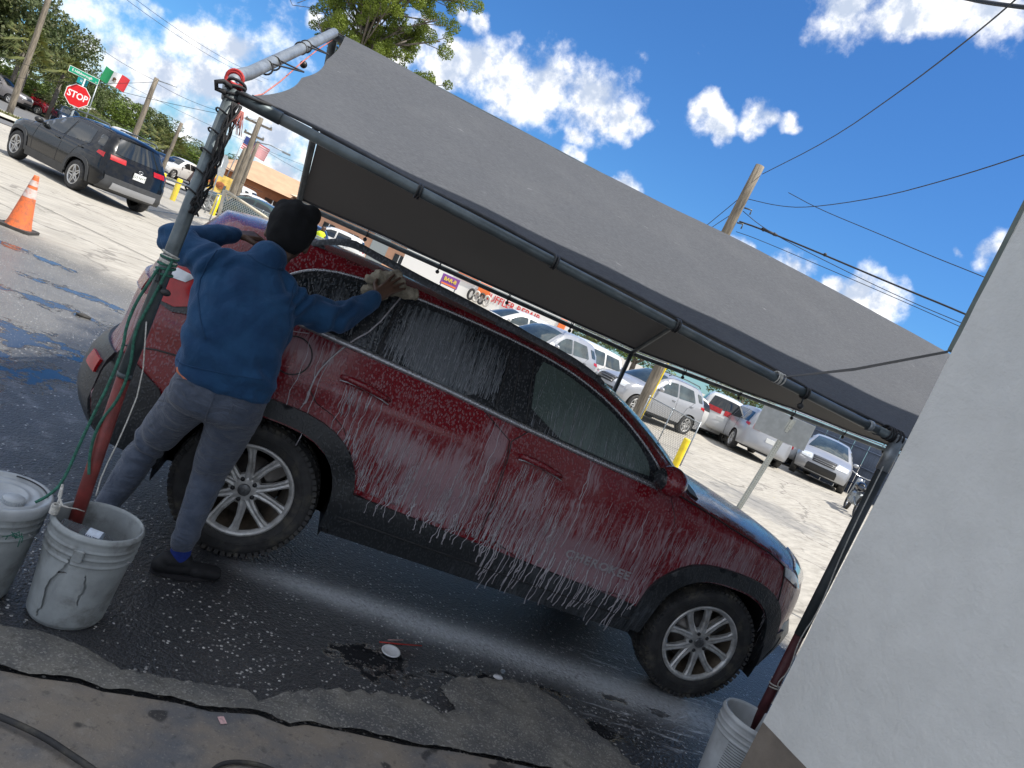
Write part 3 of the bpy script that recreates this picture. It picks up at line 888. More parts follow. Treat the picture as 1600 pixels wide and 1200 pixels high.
glass_r = foam_mat('soapy_dark_glass', (.012, .017, .022), .10, [(.60, 1.33, .42, .26, .85), (.1, 1.35, .3, .2, .35)], film=.44, vein=.36, drop=.15, foamcol=(.24, .27, .30), streak=(66, 2.6), spec=.8)
glass_f = foam_mat('soapy_green_glass', (.080, .112, .104), .10, [(1.60, 1.28, .40, .20, .55)], film=.26, vein=.25, drop=.12, foamcol=(.22, .29, .29), streak=(66, 2.6), spec=.8)
pillar_m = foam_mat('soapy_pillar_black', (.020, .023, .027), .22, [(1.1, 1.3, .2, .3, .15)], film=.22, vein=.2, drop=.12, foamcol=(.26, .28, .31))
rail_m = foam_mat('soapy_roof_rail', (.055, .062, .072), .45, [(1, 1.6, 2, .5, .3)], film=.22, vein=.1, drop=.28, foamcol=(.30, .33, .37))
chrome_m = foam_mat('soapy_chrome', (.42, .43, .46), .25, [(.4, 1.2, 1.2, .5, .6)], film=.35, vein=.2, drop=.1, foamcol=(.55, .56, .60), metal=.75)
foam_white = mat('soap_foam', (.44, .42, .455), .5, 0, .2, 40, .5, 200, .002)

hero = thing('red_suv', 'red suv covered in running soap foam, parked under the grey canopy and being washed', 'suv', (1.35, 0, 0))
HB = Body(
    prof=[(-.66, .34, 0, -.18), (-.76, .40, 0, -.20), (-.81, .52, 0, -.20), (-.80, .66, 0, -.19), (-.755, .76, 0, -.15), (-.75, .95, 0, -.14), (-.745, 1.08, 0, -.14), (-.70, 1.20, .0, -.15),
          (-.60, 1.36, .02, -.15), (-.50, 1.50, .03, -.16), (-.47, 1.525, .02, -.17), (-.36, 1.55, .03, -.08), (-.1, 1.568, .03, 0), (.5, 1.572, .03, 0), (1.0, 1.56, .03, 0), (1.38, 1.53, .035, .02),
          (1.62, 1.47, .045, .06), (1.86, 1.365, .05, .11), (2.10, 1.225, .05, .15), (2.24, 1.125, .045, .12), (2.36, 1.095, .05, .08), (2.62, 1.06, .06, .06), (2.86, 1.015, .07, .08),
          (3.08, .965, .07, .16), (3.20, .90, .05, .29), (3.265, .80, .02, .36), (3.29, .60, 0, .37), (3.27, .44, 0, .36), (3.18, .28, 0, .32)],
    wx=[-.83, -.80, -.74, -.62, -.45, -.2, 0, 2.7, 2.92, 3.08, 3.20, 3.30], wy=[.74, .79, .835, .87, .895, .92, .93, .93, .915, .885, .84, .77],
    tz=[.2, .45, .7, 1.0, 1.12, 1.55, 1.62], ty=[.07, .01, 0, .03, .07, .27, .33], wb=2.70, arch_r=.415, Rr=.06, pw=2.8,
    crease=lambda x, z: -.016 * math.exp(-((z - .60) / .10) ** 2) * (1 if .45 < x < 2.2 else math.exp(-((x - (.45 if x < .45 else 2.2)) / .12) ** 2)) + .012 * math.exp(-((z - .97) / .05) ** 2))
n_h = len(HB.prof) - 1
# inner shell: dark, shows only in the panel gaps and wheel openings
core = MB(); core.box((1.3, 0, .62), (3.7, 1.10, .75)); core.box((1.35, 0, .33), (1.85, 1.66, .16)); core.box((.7, 0, 1.15), (1.8, 1.05, .5))
core.build('underbody', M['black'], hero, world=True)
for xx in (0, 2.70):
    for sd in (-1, 1):
        lin = MB(); lin.arc(.425, sd * .55, sd * .89, -14, 194, 36, (xx, 0, .345)); lin.build('wheel_liner', M['black'], hero, world=True)

def hero_side(name, poly, material, off, thick=.010, step=.05, holes=(), sides=(-1, 1), label=None, parent=None, one=False):
    obs = []
    for sd in sides:
        g = MB(); HB.side(g, poly, step, off=off, thick=thick, sides=(sd,), holes=holes)
        obs.append(g.build(name, material, parent or hero, world=(parent is None), label=label))
    return obs

def sq_arch(cx_, cz_, r, rz, p=2.5, n=22, a0=0, a1=180):
    o = []
    for k in range(n + 1):
        a = R(a0 + (a1 - a0) * k / n); ca, sa = math.cos(a), math.sin(a)
        q = (abs(ca) ** p + abs(sa) ** p) ** (-1 / p)
        o.append((cx_ + r * q * ca, cz_ + rz * q * sa))
    return o
# full body side in red below the cladding line the cladding covers it
g = MB(); HB.side(g, HB.outline(zb=.30), .055, thick=0); HB.strip(g, 0, n_h, nu=n_h * 2, nt=20)
g.build('body_shell', paint, hero, world=True, weld=True, autosmooth=50)
# doors stand proud of the shell; dark gaps run round them
rear_door = [(.36, .525), (1.175, .495), (1.165, .76), (1.115, 1.15), (.30, 1.195), (.185, 1.20), (.10, 1.03), (.11, .90), (.30, .845), (.39, .74), (.45, .60)]
front_door = [(1.19, .495), (2.17, .455), (2.205, .60), (2.225, .80), (2.19, .98), (2.10, 1.125), (1.53, 1.135), (1.13, 1.15), (1.18, .76)]
rd = hero_side('door', smooth_chain(rear_door, 1, True), paint, .006, .012, .04)
fd = hero_side('door', smooth_chain(front_door, 1, True), paint, .006, .012, .04)
for poly in (rear_door, front_door):
    for sd in (-1, 1): gaps = MB(); polyline_on(HB, smooth_chain(poly, 1, True), sd, .0015, .0045, gaps, 5, True, .05); gaps.build('panel_gap', M['black'], hero, world=True)
for ln in ([(.185, 1.20), (.28, 1.30), (.345, 1.50)], [(2.10, 1.125), (2.36, 1.085), (2.86, 1.0), (3.0, .955)], [(3.0, .955), (3.04, .86), (3.07, .72), (3.10, .60)], [(-.44, .86), (-.60, .84), (-.74, .80)]):
    for sd in (-1, 1): gaps = MB(); polyline_on(HB, ln, sd, .002, .0045, gaps, 5, False, .05); gaps.build('panel_gap', M['black'], hero, world=True)
# greenhouse
dlo = [(-.245, 1.225), (-.04, 1.21), (.19, 1.20), (.34, 1.195), (.73, 1.18), (1.1, 1.155), (1.52, 1.138), (2.08, 1.125), (2.06, 1.16), (1.95, 1.25), (1.79, 1.345), (1.61, 1.425), (1.44, 1.472), (1.3, 1.50), (1.04, 1.522), (.7, 1.53), (.32, 1.522), (.13, 1.505), (-.02, 1.48), (-.12, 1.44), (-.20, 1.38), (-.26, 1.29)]
hero_side('window_surround', dlo, pillar_m, .007, .012, .05)
w_rear = [(.345, 1.205), (.99, 1.175), (.985, 1.50), (.62, 1.508), (.40, 1.495), (.365, 1.46)]
w_front = [(1.205, 1.162), (1.96, 1.137), (1.955, 1.19), (1.90, 1.25), (1.78, 1.325), (1.60, 1.405), (1.42, 1.458), (1.28, 1.485), (1.145, 1.492)]
w_quart = [(-.20, 1.235), (.12, 1.222), (.20, 1.33), (.25, 1.49), (.12, 1.488), (.0, 1.462), (-.10, 1.42), (-.18, 1.35)]
w_vent = [(.215, 1.212), (.325, 1.208), (.335, 1.40), (.345, 1.485), (.30, 1.48), (.255, 1.33)]
hero_side('side_window', smooth_chain(w_quart, 1, True), glass_r, .011, .008)
hero_side('side_window', w_vent, glass_r, .010, .008)
hero_side('side_window', smooth_chain(w_rear, 1, True), glass_r, .011, .008)
hero_side('side_window', smooth_chain(w_front, 1, True), glass_f, .011, .008)
for sd in (-1, 1):
    g = MB()
    polyline_on(HB, [(-.06, 1.203), (.19, 1.193), (.34, 1.188), (.73, 1.172), (1.1, 1.147), (1.52, 1.128), (2.09, 1.108)], sd, .008, .0165, g, 8)
    polyline_on(HB, [(2.09, 1.112), (2.095, 1.15)], sd, .012, .008, g, 6)
    g.build('chrome_trim', chrome_m, hero, world=True)
    g = MB()
    polyline_on(HB, smooth_chain([(-.26, 1.25), (-.26, 1.30), (-.20, 1.385), (-.12, 1.447), (-.02, 1.487), (.13, 1.512), (.32, 1.528), (.7, 1.537), (1.04, 1.529), (1.3, 1.506), (1.44, 1.479), (1.61, 1.432), (1.79, 1.352), (1.95, 1.258), (2.06, 1.165)], 1), sd, .008, .0075, g, 8)
    g.build('chrome_trim', chrome_m, hero, world=True)
    # rubber seals beside the pillars
    for ln in ([(1.09, 1.16), (1.045, 1.515)], [(1.00, 1.165), (.993, 1.505)], [(.335, 1.20), (.345, 1.44), (.385, 1.50)], [(1.185, 1.155), (1.125, 1.50)]):
        g = MB(); polyline_on(HB, ln, sd, .012, .004, g, 5, step=.04); g.build('window_seal', M['black'], hero, world=True)
    # rails: arched front and rear feet, open underneath
    rl = [(-.20, -.575, 1.560), (-.158, -.58, 1.567), (-.12, -.585, 1.592), (-.06, -.585, 1.622), (.0, -.585, 1.644), (.07, -.585, 1.650), (.2, -.585, 1.636), (.4, -.585, 1.624), (.57, -.585, 1.611), (.80, -.585, 1.600), (1.09, -.585, 1.580), (1.25, -.583, 1.570), (1.40, -.58, 1.554), (1.54, -.575, 1.522), (1.60, -.57, 1.498)]
    g = MB(); V = []
    P_ = smooth_chain([(p[0], -p[1] * sd, p[2]) for p in rl], 2)
    for p in P_:
        h_ = .017; w_ = .017
        V.append([Vector((p[0], p[1] - w_, p[2] - h_)), Vector((p[0], p[1] - w_, p[2] + h_ * .6)), Vector((p[0], p[1] - w_ * .4, p[2] + h_)), Vector((p[0], p[1] + w_ * .4, p[2] + h_)), Vector((p[0], p[1] + w_, p[2] + h_ * .6)), Vector((p[0], p[1] + w_, p[2] - h_)), Vector((p[0], p[1] - w_, p[2] - h_))])
    g.grid(V)
    for fx, fz0 in ((-.16, 1.565), (1.50, 1.52), (.95, 1.575)): g.box((fx, sd * .575, fz0), (.14, .03, .035), None, .008)
    g.build('roof_rail', rail_m, hero, world=True)
# cladding: wheel arches, sills, bumpers
for cx_ in (0, 2.70):
    out = sq_arch(cx_, .34, .505, .49, 2.7); inn = sq_arch(cx_, .34, .402, .405, 2.6)
    poly = [(cx_ + .505, .20 if False else .30)] + out + [(cx_ - .505, .30), (cx_ - .402, .30)] + inn[::-1] + [(cx_ + .402, .30)]
    hero_side('arch_cladding', poly, clad_m, .020, .045, .04)
hero_side('sill_cladding', [(.45, .275), (2.24, .275), (2.235, .43), (2.17, .452), (1.19, .49), (.47, .52)], clad_m, .016, .05, .06)
for sd in (-1, 1): g = MB(); polyline_on(HB, [(.46, .385), (1.2, .375), (2.2, .365)], sd, .016, .006, g, 5); g.build('sill_groove', M['black'], hero, world=True)
ur = HB.u_at(z=.74, hi=12)
g = MB(); HB.strip(g, 0, ur, nu=8, nt=22, off=.014, thick=.03); g.build('rear_bumper', clad_m, hero, world=True)
hero_side('bumper_corner', [(-.67, .34), (-.43, .32), (-.44, .42), (-.47, .60), (-.52, .68), (-.66, .75), (-.75, .77), (-.79, .66), (-.80, .52), (-.75, .40)], clad_m, .014, .03, .05)
uf0 = HB.u_at(z=.56, lo=20)
g = MB(); HB.strip(g, uf0, n_h, nu=6, nt=22, off=.014, thick=.03); g.build('front_bumper', clad_m, hero, world=True)
hero_side('bumper_corner', [(3.16, .30), (3.26, .44), (3.28, .56), (3.19, .54), (3.15, .40)], clad_m, .012, .02, .05)
# tail lights wrap the corner
for sd in (-1, 1):
    g = MB()
    HB.side(g, [(-.735, 1.06), (-.60, 1.055), (-.50, 1.10), (-.49, 1.18), (-.56, 1.235), (-.68, 1.225)], .03, off=.016, thick=.03, sides=(sd,))
    HB.strip(g, HB.u_at(z=1.055, hi=12), HB.u_at(z=1.20, hi=12), .62 * sd, .995 * sd, nu=5, nt=8, off=.014, thick=.03)
    tl = g.build('tail_light', M['lamp_red'], hero, world=True)
    g = MB(); HB.side(g, [(-.72, 1.165), (-.60, 1.175), (-.565, 1.215), (-.66, 1.22)], .03, off=.021, thick=.01, sides=(sd,))
    HB.strip(g, HB.u_at(z=1.13, hi=12), HB.u_at(z=1.175, hi=12), .66 * sd, .99 * sd, nu=3, nt=6, off=.020, thick=.01)
    g.build('tail_light_clear', M['lamp_clear'], hero, world=True)
    g = MB(); HB.side(g, [(-.735, 1.055), (-.60, 1.03), (-.47, 1.06), (-.45, 1.12), (-.50, 1.11), (-.60, 1.07)], .03, off=.010, thick=.02, sides=(sd,)); g.build('tail_light_base', pillar_m, hero, world=True)
    g = MB(); HB.strip(g, HB.u_at(z=.60, hi=12), HB.u_at(z=.67, hi=12), .78 * sd, .96 * sd, nu=3, nt=5, off=.026, thick=.02); g.build('rear_reflector', M['lamp_red'], hero, world=True)
    g = MB()
    HB.side(g, [(3.00, .955), (3.10, .935), (3.20, .885), (3.22, .84), (3.12, .87), (3.03, .90)], .03, off=.012, thick=.02, sides=(sd,))
    HB.strip(g, HB.u_at(z=.935, lo=18), HB.u_at(z=.845, lo=18), .55 * sd, .995 * sd, nu=4, nt=8, off=.012, thick=.02)
    g.build('headlight', M['lamp_clear'], hero, world=True)
    # mirror
    g = MB(); ym = HB.Y(2.02, 1.17)
    g.sphere((2.03, sd * (ym + .135), 1.185), .10, 20, 12, (.80, 1.15, .82))
    mir = g.build('wing_mirror', paint, hero, world=True)
    g = MB(); g.box((2.04, sd * (ym + .05), 1.13), (.09, .14, .05), None, .015)
    g.sphere((1.985, sd * (ym + .128), 1.180), .080, 16, 10, (.60, 1.05, .75)); g.build('mirror_foot', pillar_m, hero, world=True)
    # handles
    for hx, hz_ in ((.345, 1.045), (1.33, 1.003)):
        g = MB()
        pts = [(hx - .13, hz_ + .004), (hx - .09, hz_ + .008), (hx, hz_ + .004), (hx + .09, hz_ - .010), (hx + .13, hz_ - .020)]
        g.tube([(x, sd * (HB.Y(x, z) + o_), z) for (x, z), o_ in zip(pts, (.012, .036, .043, .036, .012))], [.011, .016, .018, .016, .010], 10)
        h_o = g.build('door_handle', paint, hero, world=True)
        g = MB(); polyline_on(HB, [(x, z - .017) for x, z in pts], sd, .030, .0035, g, 6); g.build('handle_chrome', chrome_m, hero, world=True)
# fuel door (ring gap on this side)
g = MB(); ring = [( -.03 + .088 * math.cos(a), 1.055 + .088 * math.sin(a)) for a in np.linspace(0, 2 * math.pi, 29)[:-1]]
polyline_on(HB, ring, -1, .002, .0035, g, 5, True, .03); g.build('fuel_door', M['black'], hero, world=True)
# glass front and rear, roof aerial, wipers
ua, ub = HB.u_at(1.44, 1.545, lo=10), HB.u_at(2.20, 1.16, lo=10)
g = MB(); HB.strip(g, ua, ub, -.90, .90, nu=10, nt=16, off=.006, thick=.01); g.build('windshield', glass_f, hero, world=True)
ua, ub = HB.u_at(-.72, 1.17, hi=12), HB.u_at(-.51, 1.49, hi=12)
g = MB(); HB.strip(g, ua, ub, -.80, .80, nu=8, nt=16, off=.006, thick=.01); g.build('rear_window', glass_r, hero, world=True)
g = MB(); HB.strip(g, HB.u_at(2.20, 1.16, lo=10), HB.u_at(2.34, 1.10, lo=10), -.93, .93, nu=4, nt=12, off=.010, thick=.02); g.build('cowl', M['black'], hero, world=True)
g = MB(); g.tube([(2.20, -.40, 1.20), (2.24, -.62, 1.185), (2.05, -.60, 1.31)], .008, 6); g.build('wiper', M['black'], hero, world=True)
g = MB(); g.tube([(2.22, .15, 1.215), (2.10, -.28, 1.315)], .008, 6); g.build('wiper', M['black'], hero, world=True)
g = MB(); HB.strip(g, HB.u_at(-.50, 1.50, hi=12), HB.u_at(-.40, 1.56, hi=13), -.92, .92, nu=3, nt=14, off=.016, thick=.03); g.build('spoiler', paint, hero, world=True)
for k in range(7):
    zz = .84; g = MB()
    p = HB.P(HB.u_at(z=zz, lo=20), -.42 + .14 * k, -.03); g.box(p, (.03, .075, .10), Matrix.Rotation(.2, 3, 'Y'), .01); g.build('grille_slot', M['black'], hero, world=True)
# door badge with foam hanging on the letters
text_mesh('badge', 'CHEROKEE', .066, (1.875 - 1.35, -(HB.Y(1.88, .60) + .010), .597), Matrix.Rotation(R(90), 3, 'X') @ Matrix.Rotation(R(-1), 3, 'Z'), mat('badge_foamed_chrome', (.40, .38, .41), .4, .3, .2, 90), hero, .004, 1.12, sx=1.15, bold=.0012)
for xx in (0, 2.70):
    for sd in (-1, 1):
        make_wheel('wheel', hero, (xx - 1.35, sd * (.905 - .1125), .349), r=.349, side=sd, detail=2 if sd < 0 else 1)
# strands of foam running over the black sill and hanging below it
rs = random.Random(11)
g = MB()
for k in range(104):
    x = rs.uniform(1.22, 2.19) if k < 66 else rs.uniform(.48, 1.25)
    heavy = x > 1.26
    z0 = interp(x, [.47, 1.19, 2.17], [.54, .50, .465]) + rs.uniform(0, .12)
    z1 = z0 - (rs.uniform(.08, .30) if heavy else rs.uniform(.03, .14))
    z1 = max(z1, .245)
    pts = []; ph = rs.uniform(0, 6)
    nseg = 9
    for i in range(nseg):
        f = i / (nseg - 1); z = z0 + (z1 - z0) * f
        xx = x + .006 * math.sin(ph + f * 5) + .003 * math.sin(ph * 2 + f * 14) - .006 * f
        pts.append((xx, -(HB.Y(xx, max(z, .29)) + .017 + .002), z))
    r0 = rs.uniform(.0013, .0026)
    g.tube(pts, [r0 * (1 + (.9 if i == nseg - 1 else 0)) * (.7 if i == 0 else 1) for i in range(nseg)], 6)
for k in range(18):      # thick runs on the doors and quarter
    x, z0, L_ = [(1.02, 1.12, .62), (1.06, 1.12, .40), (.13, 1.18, .52), (.02, 1.16, .36), (.09, 1.17, .34), (1.62, 1.12, .50), (1.60, 1.12, .22), (2.02, .98, .25), (.26, 1.02, .30), (.30, 1.02, .25), (.34, 1.02, .36), (.38, 1.02, .28)][k] if k < 12 else (rs.uniform(.45, 2.1), rs.uniform(.6, .95), rs.uniform(.1, .35))
    ph = rs.uniform(0, 6); pts = []
    for i in range(12):
        f = i / 11; z = z0 - L_ * f; xx = x + .006 * math.sin(ph + f * 7) + .004 * math.sin(ph * 3 + f * 19) + .012 * f
        pts.append((xx, -(HB.Y(xx, z) + .007), z))
    g.tube(pts, [(.0012 + .0013 * (i / 11)) for i in range(12)], 6)
def drip(g, x, z0, z1, r0, off, seg=.022):
    n_ = max(4, int((z0 - z1) / seg)); ph = rs.uniform(0, 20); a1, a2 = rs.uniform(.001, .0045), rs.uniform(.0008, .0022); lean = rs.uniform(-.02, .03); pts = []
    for i in range(n_ + 1):
        f = i / n_; z = z0 + (z1 - z0) * f
        xx = x + a1 * math.sin(ph + z * 55) + a2 * math.sin(ph * 2 + z * 150) + lean * (z0 - z)
        pts.append((xx, -(HB.Y(xx, z) + off), z))
    g.tube(pts, [r0 * (.6 + .4 * i / n_) * (1.5 if i >= n_ - 1 else 1) for i in range(n_ + 1)], 4)
low = lambda x: interp(x, [.30, .40, .50, 1.19, 2.05, 2.2], [.86, .74, .54, .50, .47, .60])
for k in range(430):
    x = rs.choice((rs.uniform(.34, .75), rs.uniform(.9, 1.25), rs.uniform(.34, 1.25), rs.uniform(1.2, 2.2), rs.uniform(1.2, 1.6)))
    z0 = rs.uniform(.58, .96); L_ = rs.choice((rs.uniform(.08, .2), rs.uniform(.15, .42)))
    drip(g, x, z0, max(low(x) + .01, z0 - L_), rs.uniform(.0007, .0015), .0072)
for k in range(60):
    x = rs.uniform(2.2, 2.9); z0 = rs.uniform(.86, .98); drip(g, x, z0, z0 - rs.uniform(.03, .07), rs.uniform(.0006, .0011), .002)
for k in range(26):
    x = rs.uniform(2.95, 3.2); z0 = rs.uniform(.5, .85); drip(g, x, z0, z0 - rs.uniform(.05, .2), rs.uniform(.0006, .001), .002)
for hx in (.345, 1.33):
    for k in range(16): x = hx + rs.uniform(-.10, .12); drip(g, x, 1.02 if hx < 1 else .975, (1.02 if hx < 1 else .975) - rs.uniform(.04, .16), rs.uniform(.0009, .002), .0075)
gw = MB()
for k in range(230):
    x = rs.uniform(.36, .98); zt_ = 1.49; zb_w = 1.20
    z0 = rs.uniform(1.27, zt_); drip(gw, x, z0, max(zb_w, z0 - rs.uniform(.06, .25)), rs.uniform(.0006, .0012), .0125)
for k in range(90):
    x = rs.uniform(1.2, 1.85); zt_ = interp(x, [1.2, 1.45, 1.85], [1.47, 1.43, 1.27]); z0 = rs.uniform(1.17, zt_); drip(gw, x, z0, max(1.155, z0 - rs.uniform(.04, .16)), rs.uniform(.0006, .0011), .0125)
for k in range(40):
    x = rs.uniform(-.15, .2); z0 = rs.uniform(1.26, 1.40); drip(gw, x, z0, max(1.235, z0 - rs.uniform(.04, .12)), rs.uniform(.0006, .0011), .0125)
gw.build('window_foam_run', mat('thin_grey_foam', (.27, .29, .32), .45, 0, .25, 40), hero, world=True, kind='stuff')
for ln, r0 in (([(.345, 1.50), (.28, 1.31), (.19, 1.205), (.115, 1.06), (.10, .97), (.112, .875), (.10, .86)], .0042), ([(-.30, 1.10), (.0, 1.175)], .002)):
    polyline_on(HB, smooth_chain(ln, 1), -1, .009, r0, g, 6, step=.04)
fz = g.build('foam_run', foam_white, hero, world=True, kind='stuff')
# ------------------------------------------------------------------ organic shapes: tapered capsules fused by a voxel remesh
def blobs(name, caps, voxel, material, parent, smooth=4, disp=None, ell=(), cutz=None, subd=0):
    mb = MB()
    for cp in caps:
        a, b, ra, rb = Vector(cp[0]), Vector(cp[1]), cp[2], cp[3]
        d = b - a; L_ = d.length
        q = d.to_track_quat('Z', 'Y').to_matrix() if L_ > 1e-6 else Matrix.Identity(3)
        prof = []
        for k in range(7): an = -math.pi / 2 + math.pi / 2 * k / 6; prof.append((max(.0005, ra * math.cos(an)), ra * math.sin(an)))
        for k in range(7): an = math.pi / 2 * k / 6; prof.append((max(.0005, rb * math.cos(an)), L_ + rb * math.sin(an)))
        V = []; F = []; n = 18
        for (r, h) in prof:
            for k in range(n):
                an = 2 * math.pi * k / n; V.append(a + q @ Vector((r * math.cos(an), r * math.sin(an), h)))
        for i in range(len(prof) - 1):
            for k in range(n): F.append((i * n + k, i * n + (k + 1) % n, (i + 1) * n + (k + 1) % n, (i + 1) * n + k))
        F.append(tuple(range(n))[::-1]); F.append(tuple((len(prof) - 1) * n + k for k in range(n)))
        mb.add(V, F)
    for e in ell:   # stacked ellipse loft: list of (center, rx, ry), axes given once
        rings, ax, ay = e
        n = 32; V = []; F = []
        ax = Vector(ax).normalized(); ay = Vector(ay).normalized()
        for (c, rx, ry) in rings:
            for k in range(n):
                an = 2 * math.pi * k / n; ca, sa = math.cos(an), math.sin(an)
                sq = (abs(ca) ** 2.5 + abs(sa) ** 2.5) ** (-1 / 2.5)
                V.append(Vector(c) + ax * rx * ca * sq + ay * ry * sa * sq)
        for i in range(len(rings) - 1):
            for k in range(n): F.append((i * n + k, i * n + (k + 1) % n, (i + 1) * n + (k + 1) % n, (i + 1) * n + k))
        F.append(tuple(range(n))[::-1]); F.append(tuple((len(rings) - 1) * n + k for k in range(n)))
        mb.add(V, F)
    o = mb.build('tmp_' + name, None, None)
    r_ = o.modifiers.new('r', 'REMESH'); r_.mode = 'VOXEL'; r_.voxel_size = voxel; r_.use_smooth_shade = True
    s_ = o.modifiers.new('s', 'SMOOTH'); s_.factor = .5; s_.iterations = smooth
    dg = bpy.context.evaluated_depsgraph_get()
    me = bpy.data.meshes.new_from_object(o.evaluated_get(dg))
    bpy.data.objects.remove(o)
    nv = len(me.vertices); co = np.empty(nv * 3); me.vertices.foreach_get('co', co); co = co.reshape(-1, 3)
    no = np.empty(nv * 3); me.vertices.foreach_get('normal', no); no = no.reshape(-1, 3)
    if disp:
        dv = np.array([disp(Vector(co[i]), Vector(no[i])) for i in range(nv)])
        co = co + no * dv[:, None]
    if parent is not None: co = co - np.array(parent.location)
    me.vertices.foreach_set('co', co.ravel()); me.update()
    me.polygons.foreach_set('use_smooth', [True] * len(me.polygons))
    me.materials.clear(); me.materials.append(material); me.name = name
    ob = bpy.data.objects.new(name, me); COL.objects.link(ob)
    if parent is not None: ob.parent = parent
    return ob

skin_m = mat('dark_brown_skin', (.085, .046, .030), .45, 0, .18, 30, .15, 300, .001)
fleece, t_, b_ = new_mat('blue_fleece')
o_ = t_.obj()
t_.put(b_.inputs['Base Color'], t_.mix(t_.smooth(t_.noise(o_, 9, 5, .65), .3, .7), (.006, .042, .115, 1), (.012, .066, .160, 1)))
b_.inputs['Roughness'].default_value = .95; b_.inputs['Sheen Weight'].default_value = .35; b_.inputs['Sheen Roughness'].default_value = .4
t_.put(b_.inputs['Sheen Tint'], (.35, .5, .8, 1))
t_.put(b_.inputs['Normal'], t_.bump(t_.math('ADD', t_.math('MULTIPLY', t_.noise(o_, 7, 3, .5, 1.2), 2.0), t_.math('MULTIPLY', t_.noise(o_, 240, 3, .6), .22)), .65, .012))
sweat, t_, b_ = new_mat('blue_grey_sweatpants')
o_ = t_.obj()
t_.put(b_.inputs['Base Color'], t_.mix(t_.smooth(t_.noise(o_, 14, 6, .7), .35, .65), (.052, .070, .108, 1), (.085, .106, .150, 1)))
b_.inputs['Roughness'].default_value = .95; b_.inputs['Sheen Weight'].default_value = .25
t_.put(b_.inputs['Normal'], t_.bump(t_.math('ADD', t_.math('MULTIPLY', t_.noise(t_.vmath('MULTIPLY', o_, (1, 1, 2.2)), 9, 3, .5, 1.5), 2.0), t_.math('MULTIPLY', t_.noise(o_, 300, 3, .6), .2)), .7, .012))

man = thing('person', 'man in blue pullover and black beanie leaning on the red suv to wash its roof', 'person', (-.28, -1.15, 0))
# joints (metres)
headc = Vector((-.238, -1.03, 1.590)); neck = Vector((-.285, -1.13, 1.415))
Ls, Le, Lw, Lh = Vector((-.455, -1.17, 1.335)), Vector((-.665, -1.05, 1.360)), Vector((-0.481, -0.830, 1.467)), Vector((-0.414, -0.775, 1.491))
Rs, Re, Rw, Rh = Vector((-.118, -1.10, 1.300)), Vector((.085, -1.00, 1.305)), Vector((.205, -.85, 1.440)), Vector((.268, -.800, 1.530))
Lhip, Lk, La = Vector((-.335, -1.22, .80)), Vector((-.455, -1.03, .47)), Vector((-.515, -1.10, .13))
Rhip, Rk, Ra = Vector((-.150, -1.24, .80)), Vector((-.165, -1.10, .455)), Vector((-.150, -1.22, .11))
body_caps = [(neck + Vector((0, 0, -.06)), headc + Vector((0, -.01, -.06)), .062, .058),
    (headc + Vector((.0, -.012, .02)), headc + Vector((.0, .025, .03)), .088, .082), (headc + Vector((.005, .035, -.06)), headc + Vector((.008, .05, -.075)), .062, .045),
    (headc + Vector((.0, .0, -.03)), headc + Vector((.01, .03, -.06)), .072, .06),
    (headc + Vector((.012, .105, -.01)), headc + Vector((.014, .122, -.035)), .012, .017),      # nose
    (headc + Vector((.012, .092, -.072)), headc + Vector((.012, .094, -.078)), .022, .020),    # mouth and chin
    (headc + Vector((.082, -.008, -.015)), headc + Vector((.086, -.016, -.05)), .018, .013), (headc + Vector((-.082, -.008, -.015)), headc + Vector((-.086, -.016, -.05)), .018, .013),
    (neck, Vector((-.28, -1.17, 1.2)), .055, .10), (Vector((-.28, -1.18, 1.2)), Vector((-.25, -1.25, .86)), .11, .11),
    (Ls, neck, .045, .045), (Rs, neck, .045, .045), (Ls, Le, .05, .04), (Le, Lw, .04, .028), (Rs, Re, .05, .04), (Re, Rw, .04, .028),
    (Lhip, Lk, .08, .055), (Lk, La, .052, .036), (Rhip, Rk, .08, .055), (Rk, Ra, .052, .036),
    (La, La + Vector((.0, .02, -.06)), .036, .035), (Ra, Ra + Vector((.03, .03, -.05)), .036, .035)]
def hand(wrist, palm, nrm, side, curl, spread=1.0, scale=1.0):
    """palm: direction wrist -> knuckles (with length), nrm: back of the hand, side: towards the thumb"""
    d = palm.normalized(); side = side.normalized(); nrm = nrm.normalized(); caps = []
    L_ = .088 * scale
    k0 = wrist + d * L_
    for s_ in (-.028, -.010, .010, .028):
        caps.append((wrist + side * s_ * .6 + d * .01, k0 + side * s_ * scale, .0165, .0125))
    for i, (s_, ln) in enumerate(((.031, .072), (.0105, .082), (-.0105, .077), (-.031, .060))):
        p0 = k0 + side * s_ * scale; dirn = (d + side * s_ * 6.5 * spread).normalized()
        p = p0; seg = [ln * .45, ln * .31, ln * .24]; r = .0092
        for j, sg in enumerate(seg):
            a = curl * (j + .6); dd = (dirn * math.cos(a) - nrm * math.sin(a)).normalized()
            q = p + dd * sg * scale; caps.append((p, q, r, r * .92)); p = q; r *= .92
    tb = wrist + side * .024 + d * .022
    td = (d * .55 + side * .85 - nrm * .15).normalized(); q = tb + td * .045; caps.append((tb, q, .015, .012))
    q2 = q + (d * .8 + side * .45 - nrm * .25).normalized() * .032; caps.append((q, q2, .0115, .0095)); return caps
